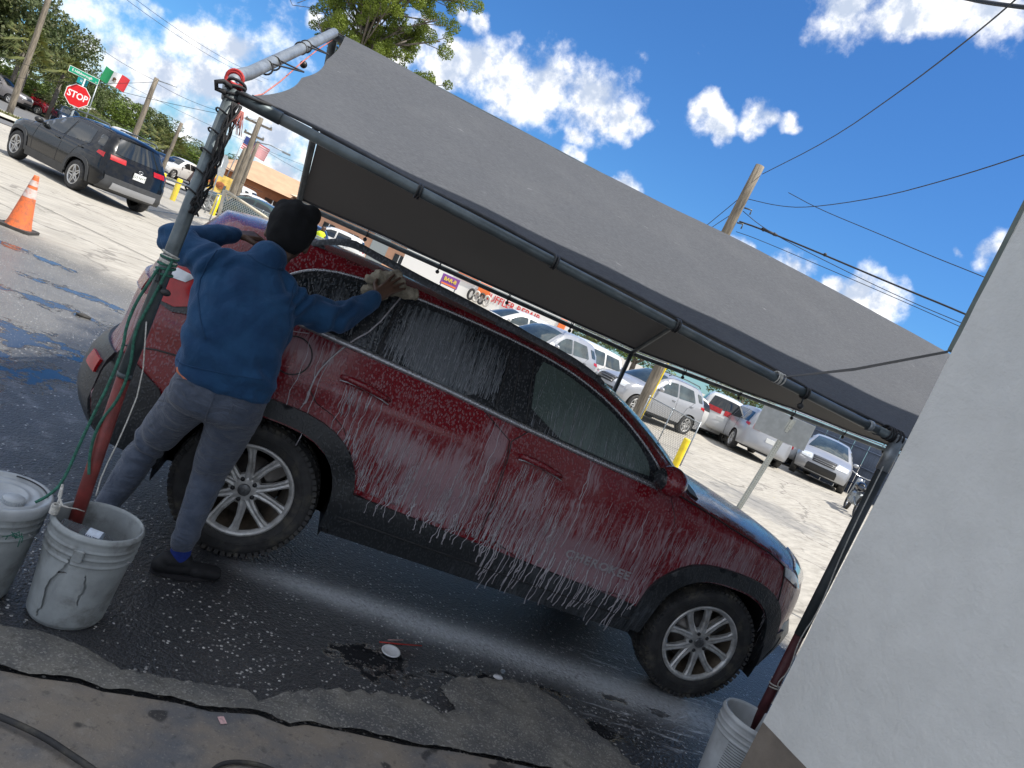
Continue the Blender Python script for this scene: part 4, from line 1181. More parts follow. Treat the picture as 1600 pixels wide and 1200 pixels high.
# right hand lies open on the cloth against the roof side; left hand closed over the rear corner of the roof
pd = (Rh - Rw); nR = Vector((-.15, -.80, .58)); sR = pd.cross(nR) 
body_caps += hand(Rw + (Rh - Rw).normalized() * .035, pd, nR, -sR if sR.z < 0 else sR, .12, 1.1, 1.02)
pdl = (Lh - Lw); nL = Vector((-.25, -.45, .85)); sL = pdl.cross(nL)
body_caps += hand(Lw + pdl.normalized() * .03, pdl, nL, sL, .62, .5, 1.0)
blobs('body', body_caps, .0052, skin_m, man, 2)

def fold(p, n):
    a = noise.noise(Vector((p.x * 9 + p.z * 3, p.y * 9, p.z * 6))) * .012 + noise.noise(Vector((p.x * 22 + p.z * 9, p.y * 20, p.z * 12))) * .004
    # gathered cloth near the waist and in the bent elbows
    w = math.exp(-((p.z - 1.0) / .09) ** 2)
    a += w * .009 * math.sin(p.z * 50 + 5 * noise.noise(Vector((p.x * 6, p.y * 6, p.z * 4))) + p.x * 14)
    a += math.exp(-((p.z - 1.04) / .07) ** 2) * .009 * math.sin(75 * (p.z + .38 * p.x) + 6 * noise.noise(p * 5)) * (.5 + noise.noise(p * 4))
    a += .006 * abs(noise.noise(Vector((p.x * 11 - p.z * 9, p.y * 5, p.z * 4 + p.x * 3)))) 
    for c, k in ((Le, .5), (Re, 1.0), (Ls, .7), (Rs, 1.0)):
        dd = (p - c).length
        a += k * .012 * math.exp(-(dd / .13) ** 2) * math.sin(p.x * 70 - p.z * 45 + 7 * noise.noise(p * 7))
    return a
rings = [((-.222, -1.265, .885), .186, .134), ((-.236, -1.262, .912), .203, .148), ((-.245, -1.258, .99), .205, .150), ((-.258, -1.245, 1.06), .204, .152), ((-.270, -1.225, 1.14), .202, .152), ((-.275, -1.205, 1.22), .200, .145), ((-.280, -1.18, 1.295), .196, .125), ((-.285, -1.155, 1.355), .168, .10), ((-.287, -1.14, 1.40), .105, .082), ((-.286, -1.135, 1.425), .075, .068)]
shirt_caps = [(Ls, neck + Vector((0, 0, -.02)), .082, .07), (Rs, neck + Vector((0, 0, -.02)), .084, .07), (Ls, Le, .082, .066), (Le, Lw, .064, .043), (Rs, Re, .086, .067), (Re, Rw, .066, .046), (Lw, Lw + (Lw - Le).normalized() * .012, .040, .037), (Rw, Rw + (Rw - Re).normalized() * .015, .043, .039),
    (neck + Vector((0, 0, -.02)), neck + Vector((.010, .016, .036)), .086, .074), (Ls + Vector((.03, 0, -.06)), Vector((-.40, -1.22, 1.1)), .09, .07), (Rs + Vector((-.03, 0, -.07)), Vector((-.13, -1.22, 1.1)), .09, .07)]
sw = blobs('pullover', shirt_caps, .0085, fleece, man, 5, fold, ell=[(rings, (1, .12, 0), (-.12, 1, 0))])
# stitched seams laid on the cloth
from mathutils.bvhtree import BVHTree
def seam_on(ob, pts, rad_, material, parent, name='seam'):
    bv = BVHTree.FromPolygons([v.co + parent.location for v in ob.data.vertices], [tuple(p.vertices) for p in ob.data.polygons])
    out = []
    for q in dens([(p[0], p[2]) for p in pts], .012, False):
        hit = bv.ray_cast(Vector((q[0], -2.6, q[1])), Vector((0, 1, 0)))
        if hit[0] is not None: out.append(hit[0] + hit[1] * rad_ * .2)
    if len(out) > 2:
        g = MB(); g.tube(out, rad_, 6); g.build(name, material, parent, world=True)
seam_m = mat('blue_seam', (.010, .050, .125), .95)
seam_on(sw, [(-0.452, -1.330, 1.443), (-0.471, -1.340, 1.347), (-0.475, -1.350, 1.268), (-0.457, -1.360, 1.217), (-0.405, -1.380, 1.142), (-0.352, -1.390, 1.077)], .0034, seam_m, man)
seam_on(sw, [(-0.123, -1.150, 1.442), (-0.133, -1.180, 1.385), (-0.114, -1.220, 1.302), (-0.083, -1.260, 1.231)], .0030, seam_m, man)
seam_on(sw, [(-0.439, -1.360, 0.935), (-0.340, -1.380, 0.957), (-0.218, -1.390, 0.981), (-0.094, -1.360, 1.003)], .0026, seam_m, man)
seam_on(sw, [(-0.350, -1.220, 1.437), (-0.305, -1.230, 1.429), (-0.249, -1.230, 1.425), (-0.186, -1.200, 1.434)], .0034, seam_m, man)
def tfold(p, n):
    a = noise.noise(Vector((p.x * 8, p.y * 8, p.z * 7))) * .007
    for c, k in ((Lk, 1.0), (Rk, 1.0), (La, 1.2), (Ra, 1.2), ((Lhip + Rhip) / 2 + Vector((0, 0, -.08)), .8)):
        a += k * .007 * math.exp(-((p.z - c.z) / .08) ** 2) * math.sin(p.z * 60 + p.x * 22 + 9 * noise.noise(p * 7)) * (.4 + noise.noise(p * 5 + Vector((3, 1, 2))))
    return a
prings = [((-.235, -1.262, .965), .172, .120), ((-.238, -1.258, .90), .188, .138), ((-.243, -1.250, .85), .196, .150), ((-.245, -1.243, .78), .192, .146), ((-.245, -1.236, .745), .16, .12)]
cuffL, cuffR = La + Vector((.005, .0, .045)), Ra + Vector((0, .0, .066))
pant_caps = [(Lhip, Lk, .108, .075), (Lk, cuffL, .074, .056), (Rhip, Rk, .110, .078), (Rk, cuffR, .077, .056), (cuffL, cuffL + Vector((0, 0, -.02)), .055, .052), (cuffR, cuffR + Vector((0, 0, -.02)), .056, .052)]
pants = blobs('sweatpants', pant_caps, .0085, sweat, man, 5, tfold, ell=[(prings, (1, .1, 0), (-.1, 1, 0))])
g = MB(); g.tube([(-.06 - .31 * f + .0, -1.418 + .05 * abs(f - .45), .945 - .012 * f) for f in np.linspace(0, 1, 8)], .001)
pk = MB()   # back pocket welt and seat seam
pk.tube([(-.165, -1.397, .865), (-.13, -1.397, .864), (-.10, -1.392, .860)], .0028, 6); pk.tube([(-.165, -1.397, .865), (-.163, -1.396, .82)], .0022, 6)
pk.tube([(-.243, -1.395, .90), (-.243, -1.404, .87), (-.243, -1.402, .81), (-.243, -1.37, .75)], .0024, 6)
pk.build('trouser_seam', sweat, man, world=True)
blobs('undershirt_hem', [], .007, mat('orange_cotton', (.62, .20, .10), .9, 0, .1, 20, .5, 60), man, 2, ell=[([((-.262, -1.262, .95), .170, .122), ((-.258, -1.262, .90), .176, .130), ((-.254, -1.262, .872), .178, .132)], (1, .1, -.12), (-.1, 1, 0))])
bc = mat('black_knit', (.003, .004, .006), .95, 0, .3, 30, .7, 220, .003)
blobs('beanie', [(headc + Vector((0, -.012, .035)), headc + Vector((0, .022, .04)), .106, .100), (headc + Vector((0, -.02, .0)), headc + Vector((0, .025, .01)), .102, .094), (headc + Vector((.01, -.02, .07)), headc + Vector((.055, -.03, .105)), .075, .045), (headc + Vector((-.02, -.01, .09)), headc + Vector((-.055, -.01, .085)), .055, .045)], .006, bc, man, 3,
      lambda p, n: .005 * noise.noise(p * 22))
eye = MB()
for sx_ in (-.032, .040): eye.sphere(headc + Vector((sx_, .098, .004)), .012, 10, 8)
eye.build('eyes', mat('eye_white', (.6, .58, .55), .2), man, world=True)
sock = mat('blue_sock', (.012, .035, .24), .9, 0, .2, 40, .4, 150)
for a_, ca in ((La, cuffL), (Ra, cuffR)):
    blobs('sock', [(ca + Vector((0, 0, .0)), a_ + Vector((.01, .01, -.055)), .045, .043)], .006, sock, man, 2)
shoe = mat('black_trainer', (.010, .011, .014), .7, 0, .3, 40, .5, 160, .002)
for a_, dr in ((Ra, Vector((.93, .36, 0)).normalized()), (La, Vector((.5, .86, 0)).normalized())):
    base = Vector((a_.x, a_.y, 0)); sd_ = Vector((-dr.y, dr.x, 0))
    heel = base - dr * .055; toe = base + dr * .185
    caps = [(heel + Vector((0, 0, .045)), heel + dr * .10 + Vector((0, 0, .045)), .040, .042), (heel + dr * .08 + Vector((0, 0, .04)), toe + Vector((0, 0, .034)), .040, .030), (heel + dr * .02 + Vector((0, 0, .07)), base + dr * .03 + Vector((0, 0, .075)), .040, .040)]
    for s2 in (-.014, .014): caps.append((heel + dr * .15 + sd_ * s2 + Vector((0, 0, .036)), toe + sd_ * s2 + Vector((0, 0, .032)), .033, .027))
    sh = blobs('shoe', caps, .005, shoe, man, 3)
    so = MB(); pl_ = []
    for k in range(22):
        an = 2 * math.pi * k / 22; f = (math.cos(an) + 1) / 2
        c = heel - dr * .035 + dr * .31 * f * .93; w_ = .040 + .010 * math.sin(f * math.pi)
        pl_.append((c.x + sd_.x * w_ * math.sin(an), c.y + sd_.y * w_ * math.sin(an)))
    so.prism(pl_, .004, .022); so.build('sole', mat('dark_sole', (.02, .02, .024), .8), man, world=True)
# fleecy wash cloth bunched between the hand and the roof
cl_m = mat('wet_wash_cloth', (.30, .27, .21), .95, 0, .35, 25, .9, 90, .006)
cloth = blobs('wash_cloth', [((.19, -.715, 1.47), (.30, -.71, 1.555), .040, .045), ((.24, -.71, 1.52), (.40, -.69, 1.545), .045, .030), ((.20, -.725, 1.55), (.28, -.69, 1.585), .030, .038), ((.21, -.75, 1.435), (.25, -.74, 1.48), .026, .032), ((.17, -.74, 1.53), (.20, -.73, 1.56), .028, .03)], .0055, cl_m, None, 2,
      lambda p, n: .012 * noise.noise(p * 26) + .006 * noise.noise(p * 60))
tag(cloth, 'crumpled beige wash cloth under the man\'s spread hand at the top of the side windows', 'cloth')
# ------------------------------------------------------------------ ground
gm, t, b = new_mat('ground_surface')
p = t.pos(); x, y, z = t.sep(p)
xy = t.comb(x, y, 0.0)
nbig = t.noise(xy, .35, 6, .6); nmid = t.noise(xy, 2.2, 6, .65); nfin = t.noise(xy, 38.0, 4, .7)
# pale worn concrete of the open lot, brush streaks run with the traffic
st = t.noise(t.comb(t.math('MULTIPLY', t.math('ADD', t.math('MULTIPLY', x, .85), t.math('MULTIPLY', y, .5)), 1.1), t.math('MULTIPLY', t.math('SUBTRACT', t.math('MULTIPLY', y, .85), t.math('MULTIPLY', x, .5)), 5.0), 0.0), 1.6, 6, .7)
conc = t.mix(t.smooth(st, .34, .66), (.33, .305, .262, 1), (.47, .44, .385, 1))
conc = t.mix(t.math('MULTIPLY', t.smooth(nbig, .50, .72), .45), conc, (.24, .225, .20, 1))
conc = t.mix(t.math('MULTIPLY', t.smooth(nfin, .55, .75), .35), conc, (.22, .21, .19, 1))
ck = t.voronoi(t.vmath('ADD', xy, t.vmath('SCALE', t.noise(xy, 1.3, 4, .6, out='Color'), .9)), .30, 'DISTANCE_TO_EDGE')
conc = t.mix(t.math('MULTIPLY', t.smooth(ck, .016, .003), .55), conc, (.10, .09, .08, 1))
ck2 = t.voronoi(t.vmath('ADD', xy, t.vmath('SCALE', t.noise(xy, 2.6, 4, .6, out='Color'), .5)), 1.1, 'DISTANCE_TO_EDGE')
conc = t.mix(t.math('MULTIPLY', t.math('MULTIPLY', t.smooth(ck2, .03, .008), t.smooth(nmid, .5, .62)), .5), conc, (.13, .12, .10, 1))
# dark coarse asphalt of the wash bay
peb = t.voronoi(xy, 62.0, 'F1', 'Distance'); pebc = t.voronoi(xy, 62.0, 'F1', 'Color')
pr_, pg_, pb_n = t.sep(pebc)
clus = t.math('MULTIPLY', t.smooth(t.noise(xy, 1.3, 5, .7), .36, .64), t.math('MULTIPLY_ADD', t.smooth(y, -.35, -1.0), .75, .25))
psz = t.math('MULTIPLY_ADD', pb_n, .20, .20)
pm = t.math('MULTIPLY', t.math('LESS_THAN', peb, psz), t.math('GREATER_THAN', pr_, t.math('MULTIPLY_ADD', clus, -.62, .93)))
peb2 = t.voronoi(xy, 135.0, 'F1', 'Distance'); p2c = t.voronoi(xy, 135.0, 'F1', 'Color'); q1, q2, q3 = t.sep(p2c)
pm2 = t.math('MULTIPLY', t.smooth(peb2, .42, .2), t.math('GREATER_THAN', q1, .70))
dry = t.math('MAXIMUM', t.smooth(t.math('MULTIPLY_ADD', x, -1.0, t.math('MULTIPLY_ADD', nmid, 1.0, -.5)), 1.5, 2.1), t.smooth(t.math('ADD', y, t.math('MULTIPLY_ADD', nmid, 1.6, -.8)), 2.2, 4.0), t.smooth(t.math('ADD', x, nmid), 4.4, 5.6))
asp = t.mix(nmid, (.026, .028, .033, 1), (.060, .063, .068, 1))
asp = t.mix(t.math('MULTIPLY', dry, .85), asp, t.mix(nmid, (.12, .116, .108, 1), (.23, .22, .20, 1)))
asp = t.mix(t.math('MULTIPLY', pm2, t.math('MULTIPLY_ADD', dry, .55, .22)), asp, t.mix(dry, (.22, .22, .21, 1), (.50, .47, .41, 1)))
asp = t.mix(t.math('MULTIPLY', pm, t.math('MULTIPLY_ADD', pg_, .75, .12), clamp=True), asp, (.72, .71, .69, 1))
# where the asphalt gives way to the concrete
edge = t.math('ADD', y, t.math('ADD', t.math('MULTIPLY', x, .45), t.math('MULTIPLY_ADD', nmid, 1.1, -.55)))
lot = t.math('MAXIMUM', t.smooth(edge, 3.9, 5.3), t.smooth(t.math('ADD', x, t.math('MULTIPLY', nmid, .8)), 5.0, 5.4))
surf = t.mix(lot, asp, conc)
patch = t.smooth(t.math('ADD', t.math('MULTIPLY', t.vmath('DISTANCE', xy, (9.6, 8.6, 0), out=1), -.5), t.math('MULTIPLY', nmid, 2.0)), .1, .7)
surf = t.mix(t.math('MULTIPLY', patch, .55), surf, (.17, .17, .17, 1))
# foam washed along the ground beside the car
fy = t.math('MULTIPLY_ADD', t.math('MULTIPLY', x, x), -.018, -.945)
wv = t.math('MULTIPLY_ADD', x, .036, .080)
dy = t.math('DIVIDE', t.math('SUBTRACT', t.math('ADD', y, t.math('MULTIPLY_ADD', nmid, .16, -.08)), fy), wv)
fb = t.math('EXPONENT', t.math('MULTIPLY', t.math('MULTIPLY', dy, dy), -1.0))
fb = t.math('MULTIPLY', fb, t.math('MULTIPLY', t.smooth(x, -.05, .55), t.smooth(x, 3.4, 2.6)))
streak = t.noise(t.comb(t.math('MULTIPLY', x, 2.0), t.math('MULTIPLY', y, 14.0), 0.0), 2.0, 6, .7)
fb2 = t.math('MULTIPLY', t.math('MULTIPLY', t.smooth(x, 1.7, 2.3), t.smooth(x, 3.6, 3.0)), t.math('MULTIPLY', t.smooth(y, -1.65, -1.3), t.smooth(y, -.5, -.85)))
fb = t.math('MAXIMUM', t.math('MULTIPLY', fb, t.math('MULTIPLY_ADD', nfin, .9, .35)), t.math('MULTIPLY', fb2, t.smooth(streak, .52, .66)))
fb3 = t.math('MULTIPLY', t.math('MULTIPLY', t.smooth(y, 1.2, .2), t.smooth(x, -.55, -1.1)), t.smooth(t.noise(xy, 3.2, 6, .7), .50, .66))
foamf = t.math('MAXIMUM', t.math('MULTIPLY', fb, t.smooth(t.math('MULTIPLY_ADD', nfin, .6, t.math('MULTIPLY', nmid, .4)), .22, .52)), t.math('MULTIPLY', fb3, .20), clamp=True)
surf = t.mix(t.math('MULTIPLY', foamf, 1.0), surf, (.66, .69, .73, 1))
# standing water
wet = None
for (px_, py_, rx, ry) in [(-3.3, 4.9, .9, .25), (-2.3, 3.8, .8, .25), (-2.2, 2.9, .8, .3), (-1.9, 1.6, .7, .45), (-1.6, .8, .5, .5), (-3.2, 2.6, .6, .35), (-2.0, .2, .6, .45), (.95, -1.46, .46, .21), (1.42, -1.40, .46, .14), (1.72, -1.25, .30, .06), (2.0, -1.5, .3, .1), (2.3, -1.15, .3, .06)]:
    a = t.math('MULTIPLY', t.math('SUBTRACT', x, px_), 1 / rx); c = t.math('MULTIPLY', t.math('SUBTRACT', y, py_), 1 / ry)
    q = t.math('SUBTRACT', 1.0, t.math('ADD', t.math('MULTIPLY', a, a), t.math('MULTIPLY', c, c)))
    wet = q if wet is None else t.math('MAXIMUM', wet, q)
wn = t.noise(xy, 4.5, 6, .68)
wetm = t.smooth(t.math('ADD', wet, t.math('MULTIPLY_ADD', wn, 5.0, -2.95)), .05, .45)
damp = t.math('MULTIPLY', t.smooth(edge, 5.2, 2.6), t.smooth(x, 5.2, 4.2))
surf = t.mix(t.math('MULTIPLY', wetm, .72), surf, (.008, .009, .011, 1))
t.put(b.inputs['Base Color'], surf)
rg = t.math('MULTIPLY_ADD', damp, -.54, .88)
rg = t.math('ADD', t.math('MULTIPLY', rg, t.math('SUBTRACT', 1.0, wetm)), t.math('MULTIPLY', wetm, .045))
t.put(b.inputs['Roughness'], rg)
hgt = t.math('ADD', t.math('MULTIPLY', t.math('SUBTRACT', 1.0, peb), t.math('SUBTRACT', 1.0, lot)), t.math('MULTIPLY', t.math('SUBTRACT', 1.0, peb2), .6))
hgt = t.math('MULTIPLY', t.math('ADD', hgt, nfin), t.math('SUBTRACT', 1.0, wetm))
t.put(b.inputs['Normal'], t.bump(hgt, .75, .007))

def radial_ground():
    rad = [0, .6, 1.2, 2, 3, 4.5, 6.5, 9, 12, 16, 21, 27, 34, 42, 52, 64, 80, 100, 140, 220, 400, 800, 1500]
    g = MB(); V = []; F = []; n = 96
    for r in rad[1:]:
        for k in range(n):
            a = 2 * math.pi * k / n; X_, Y_q = r * math.cos(a), r * math.sin(a)
            V.append((X_, Y_q, H(X_, Y_q) if r < 200 else H(X_ * 200 / r, Y_q * 200 / r)))
    V.append((0, 0, 0)); c = len(V) - 1
    for k in range(n): F.append((c, k, (k + 1) % n))
    for i in range(len(rad) - 2):
        for k in range(n): F.append((i * n + k, (i + 1) * n + k, (i + 1) * n + (k + 1) % n, i * n + (k + 1) % n))
    g.add(V, F); return g
radial_ground().build('ground', gm, kind='structure')

def sheet(name, poly, step, zo, material, kind='structure', rag=0, parent=None, fn=H, **kw):
    V, F = poly_sheet(poly, step, zo, fn, rag)
    g = MB(); g.add(V, F); return g.build(name, material, parent, kind=kind, **kw)

# concrete apron by the building and the ragged mortar strip beside it
am, t, b = new_mat('stained_concrete_apron')
p = t.pos()
n1_, n2_, n3_ = t.noise(p, 2.6, 6, .65), t.noise(p, 11, 5, .65), t.noise(p, 90, 4, .7)
c = t.mix(t.smooth(n1_, .35, .62), (.13, .137, .15, 1), (.25, .215, .175, 1))
c = t.mix(t.math('MULTIPLY', t.smooth(n2_, .52, .66), .5), c, (.29, .265, .23, 1))
c = t.mix(t.math('MULTIPLY', t.smooth(t.noise(p, 6.3, 2, .4), .66, .70), .8), c, (.022, .023, .026, 1))
c = t.mix(t.math('MULTIPLY', t.smooth(n3_, .56, .70), .55), c, (.36, .33, .29, 1))
c = t.mix(t.math('MULTIPLY', t.smooth(t.noise(p, 34, 5, .7), .56, .68), .5), c, (.07, .065, .06, 1))
t.put(b.inputs['Base Color'], c); b.inputs['Roughness'].default_value = .62
t.put(b.inputs['Normal'], t.bump(t.math('ADD', n3_, t.math('MULTIPLY', n2_, 2.0)), .5, .004))
CR = [(-.9, -2.16), (-.62, -2.13), (-.45, -2.12), (-.34, -2.11), (-.24, -2.09), (-.16, -2.105), (-.08, -2.09), (.07, -2.07), (.19, -2.06), (.34, -2.02), (.46, -2.045), (.52, -2.01), (.69, -1.99), (.9, -1.98), (1.14, -1.94), (1.43, -1.92), (1.8, -1.90), (2.25, -1.92)]
sheet('concrete_apron', [(-4, -2.3)] + CR + [(2.30, -1.95), (2.30, -7), (-4, -7)], .25, .010, am, rag=.012, fn=lambda x, y: 0)
pmt, t, b = new_mat('crumbling_mortar')
p = t.pos()
n1_, n2_ = t.noise(p, 5, 6, .65), t.noise(p, 120, 4, .75)
vv = t.voronoi(p, 150.0, 'F1', 'Color'); v1_, v2_, v3_ = t.sep(vv)
c = t.mix(t.smooth(n1_, .35, .65), (.11, .112, .114, 1), (.22, .21, .185, 1))
c = t.mix(t.math('MULTIPLY', t.math('GREATER_THAN', v1_, .72), t.math('MULTIPLY', v2_, .8)), c, (.36, .35, .32, 1))
c = t.mix(t.math('MULTIPLY', t.smooth(t.noise(p, 20, 5, .7), .55, .68), .6), c, (.06, .06, .058, 1))
t.put(b.inputs['Base Color'], c); b.inputs['Roughness'].default_value = .9
t.put(b.inputs['Normal'], t.bump(t.math('ADD', n2_, n1_), .8, .008))
PT = [(-.9, -1.99), (-.7, -1.90), (-.55, -1.885), (-.43, -1.87), (-.37, -1.88), (-.27, -1.89), (-.19, -1.93), (-.14, -1.96), (.06, -1.94), (.21, -1.9), (.29, -1.9), (.34, -1.94), (.4, -1.88), (.59, -1.76), (.87, -1.67), (1.02, -1.66), (1.10, -1.71), (1.16, -1.66), (1.12, -1.52), (1.19, -1.42), (1.42, -1.31), (1.66, -1.26), (1.79, -1.36), (1.85, -1.43), (1.95, -1.54), (2.05, -1.70), (2.25, -1.78)]
def rough_h(x, y):
    e = min(math.hypot(x - a[0], y - a[1]) for a in [((PT[i][0] * (1 - k) + PT[i + 1][0] * k), (PT[i][1] * (1 - k) + PT[i + 1][1] * k)) for i in range(len(PT) - 1) for k in (0, .33, .66)])
    return .004 + .020 * min(1, e / .05) + .010 * noise.noise(Vector((x * 9, y * 9, 0))) + .006 * noise.noise(Vector((x * 30, y * 30, 3)))
sheet('mortar_strip', PT + [(a, b_ + .005) for a, b_ in CR[::-1]], .022, 0, pmt, rag=.014, fn=rough_h)
# joint in the lot, painted arrow
jm = mat('dark_joint', (.05, .045, .04), .9)
g = MB()
for (a, b_) in (((-12, 13.0), (3.0, 3.4 + 2.2)), ((-8.5, 24), (4, 15.5)), ((6, 12), (17, 4.5)), ((9, 20), (20, 13))):
    a = Vector(a); b_ = Vector(b_); d = (b_ - a).normalized(); w = Vector((-d.y, d.x)) * .014
    for k in range(30):
        p0 = a.lerp(b_, k / 30); p1 = a.lerp(b_, (k + 1) / 30)
        q = [p0 - w, p1 - w, p1 + w, p0 + w]
        g.add([(v.x, v.y, H(v.x, v.y) + .012) for v in q], [(0, 1, 2, 3)])
g.build('paving_joint', jm, kind='structure')
ymark = mat('worn_yellow_marking', (.60, .50, .16), .85, 0, .3, 3)
c = (11.068, 10.487, 0.046)
c2 = (11.234, 10.262, 0.057)
dv = (Vector(c2) - Vector(c)); dv.z = 0; dv.normalize(); pv = Vector((-dv.y, dv.x, 0))
poly = [(-.9, -.10), (.1, -.14), (.1, -.36), (.85, .0), (.1, .36), (.1, .14), (-.9, .10)]
sheet('arrow_marking', [tuple((Vector(c) + dv * a + pv * b_)[:2]) for a, b_ in poly], .2, .008, ymark, rag=.05)
g = MB()
hazec = (7.608, 6.479, -0.008)

# ------------------------------------------------------------------ building on the right (stucco) with the wash bay door behind the camera
wm_, t, b = new_mat('pale_stucco')
p = t.pos(); px_, py_, pz_ = t.sep(p)
a_ = t.noise(p, 55, 4, .6); b2 = t.noise(p, 7, 5, .6); cr = t.voronoi(t.vmath('ADD', p, t.vmath('SCALE', t.noise(p, 3, 3, out='Color'), .4)), 1.3, 'DISTANCE_TO_EDGE')
c = t.mix(t.smooth(b2, .3, .7), (.76, .765, .735, 1), (.82, .825, .795, 1))
c = t.mix(t.math('MULTIPLY', t.smooth(t.noise(p, 2.1, 6, .7), .60, .72), .25), c, (.62, .65, .63, 1))
t.put(b.inputs['Base Color'], c); b.inputs['Roughness'].default_value = .9
t.put(b.inputs['Normal'], t.bump(t.math('ADD', a_, t.math('MULTIPLY', b2, 2.2)), .5, .007))
taupe = mat('taupe_plinth_paint', (.24, .205, .17), .85, 0, .2, 5, .5, 50, .004)
BH = 4.02
bw = thing('wash_bay_building', 'pale grey stucco building wall with a taupe plinth at the right of the wash bay', 'building', (2.30, -2.03, 0))
# gently uneven wall face
G_w = []
P0, P1 = Vector((2.286, -2.035, 0)), Vector((2.62, -4.9, 0))
for i in range(61):
    f = i / 60; base = P0.lerp(P1, f); row = []
    for j in range(56):
        zz = .545 + (BH - .545) * j / 55
        row.append(Vector((base.x + .006 * noise.noise(Vector((base.y * 2.2, zz * 2.2, 1))) + .004 * noise.noise(Vector((base.y * 8, zz * 8, 4))), base.y, zz)))
    G_w.append(row)
g = MB(); g.grid(G_w)
g.add([(2.286, -2.035, .545), (2.286, -2.035, BH), (9.6, -2.035 - .3, BH), (9.6, -2.335, .545)], [(0, 1, 2, 3)], False)
g.build('wall', wm_, bw, world=True, fix=False)
g = MB(); g.box((6.0, -6.0, BH / 2 - .02), (6.7, 7.2, BH - .06)); g.build('rear_wall', wm_, bw, world=True)
g = MB(); g.add([(2.290, -2.03, 0), (2.290, -2.03, .545), (2.626, -4.9, .545), (2.626, -4.9, 0), (9.6, -2.33, 0), (9.6, -2.33, .545)], [(0, 1, 2, 3), (0, 1, 5, 4)], False); g.build('plinth', taupe, bw, world=True)
trim = mat('green_grey_corner_trim', (.16, .19, .165), .7, 0, .15, 6)
g = MB(); g.box((2.315, -2.005, (BH + 2.24) / 2), (.025, .04, BH - 2.24), None, .006); g.build('corner_trim', trim, bw, world=True)
g = MB(); rt_f = lambda x: 3.97 + .27 * (x - 1.36)  # roof out of view; overhang and slope shaped to shade the bay and tarp
g.add([(x, y, rt_f(x) + dz) for x in (.50, 10.2) for y in (-10.2, -2.06) for dz in (0, .12)], [(0, 1, 3, 2), (4, 6, 7, 5), (0, 4, 5, 1), (2, 3, 7, 6), (0, 2, 6, 4), (1, 5, 7, 3)], False); g.build('roof', mat('roof_grey', (.3, .3, .3), .8), bw, world=True)
# ------------------------------------------------------------------ canopy
cp_m, t, b = new_mat('grey_shade_tarp')
p = t.pos(); px_, py_, pz_ = t.sep(p)
weave = t.noise(t.comb(t.math('MULTIPLY', px_, 26.0), t.math('MULTIPLY', py_, 120.0), t.math('MULTIPLY', pz_, 120.0)), 1.6, 4, .75)
blot = t.noise(p, 3.0, 5, .6)
c = t.mix(t.smooth(weave, .35, .72), (.068, .073, .084, 1), (.120, .127, .141, 1))
c = t.mix(t.math('MULTIPLY', t.smooth(blot, .45, .7), .15), c, (.165, .17, .178, 1))
scr = t.smooth(t.noise(t.comb(t.math('MULTIPLY', px_, 9.0), t.math('MULTIPLY', py_, 30.0), t.math('MULTIPLY', pz_, 16.0)), 1.0, 5, .7), .66, .74)
c = t.mix(t.math('MULTIPLY', scr, .6), c, (.34, .34, .35, 1))
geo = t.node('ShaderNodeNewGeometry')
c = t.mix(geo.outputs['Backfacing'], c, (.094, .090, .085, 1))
t.put(b.inputs['Base Color'], c); b.inputs['Roughness'].default_value = .85
t.put(b.inputs['Normal'], t.bump(t.math('ADD', weave, t.math('MULTIPLY', t.noise(p, 2.2, 2, .5), 3.0)), .3, .004))
tl_ = t.node('ShaderNodeBsdfTranslucent'); t.put(tl_.inputs[0], (.050, .048, .045, 1))
mx = t.node('ShaderNodeMixShader'); mx.inputs[0].default_value = .18
out = [n for n in t.n if n.type == 'OUTPUT_MATERIAL'][0]
t.l.new(b.outputs[0], mx.inputs[1]); t.l.new(tl_.outputs[0], mx.inputs[2]); t.l.new(mx.outputs[0], out.inputs[0])

can = thing('shade_canopy', 'pipe framed canopy with a grey tarp roof standing over the red suv', 'canopy', (2.6, 0, 0))
XE = 5.75
def ez(x): return interp(x, [-.55, 2.67, 5.8], [1.975, 1.862, 1.80])
def rz_(x): return interp(x, [-.5, 3.8, 5.8], [2.665, 2.69, 2.66]) - .05 * math.sin(math.pi * min(1, max(0, (x + .5) / 6.2)) * 2) ** 2 * .4
def fz_(x): return interp(x, [-.46, 2.56, 5.43], [1.745, 1.752, 1.925])
def left_edge(s):       # scalloped edge; s 0 at the eave .. 1 at the ridge
    knots = [0, .36, .66, 1.0]; xs = [-.500, -.440, -.425, -.440]
    for a in range(3):
        if s <= knots[a + 1]:
            f = (s - knots[a]) / (knots[a + 1] - knots[a]); d = (.035, .02, .012)[a]
            return xs[a] + (xs[a + 1] - xs[a]) * f + d * math.sin(math.pi * f)
    return xs[-1]
g = MB(); rows = []
for j in range(40):         # near slope, eave to ridge
    s = j / 39; yy = -1.505 + 1.505 * s; row = []
    x0 = left_edge(s)
    for i in range(110):
        u = i / 109; xx = x0 + (XE - x0) * u
        zl = ez(xx) + .035 + (rz_(xx) - ez(xx) - .02) * s
        sag = .030 * math.sin(math.pi * s) * (.6 + .4 * math.cos((xx + .5) * math.pi * 2 / 3.1)) + .006 * noise.noise(Vector((xx * 2, yy * 3, 0))) + .004 * math.sin(xx * 9 + yy * 4) * (1 - s) ** 2
        row.append(Vector((xx, yy, zl - sag)))
    rows.append(row)
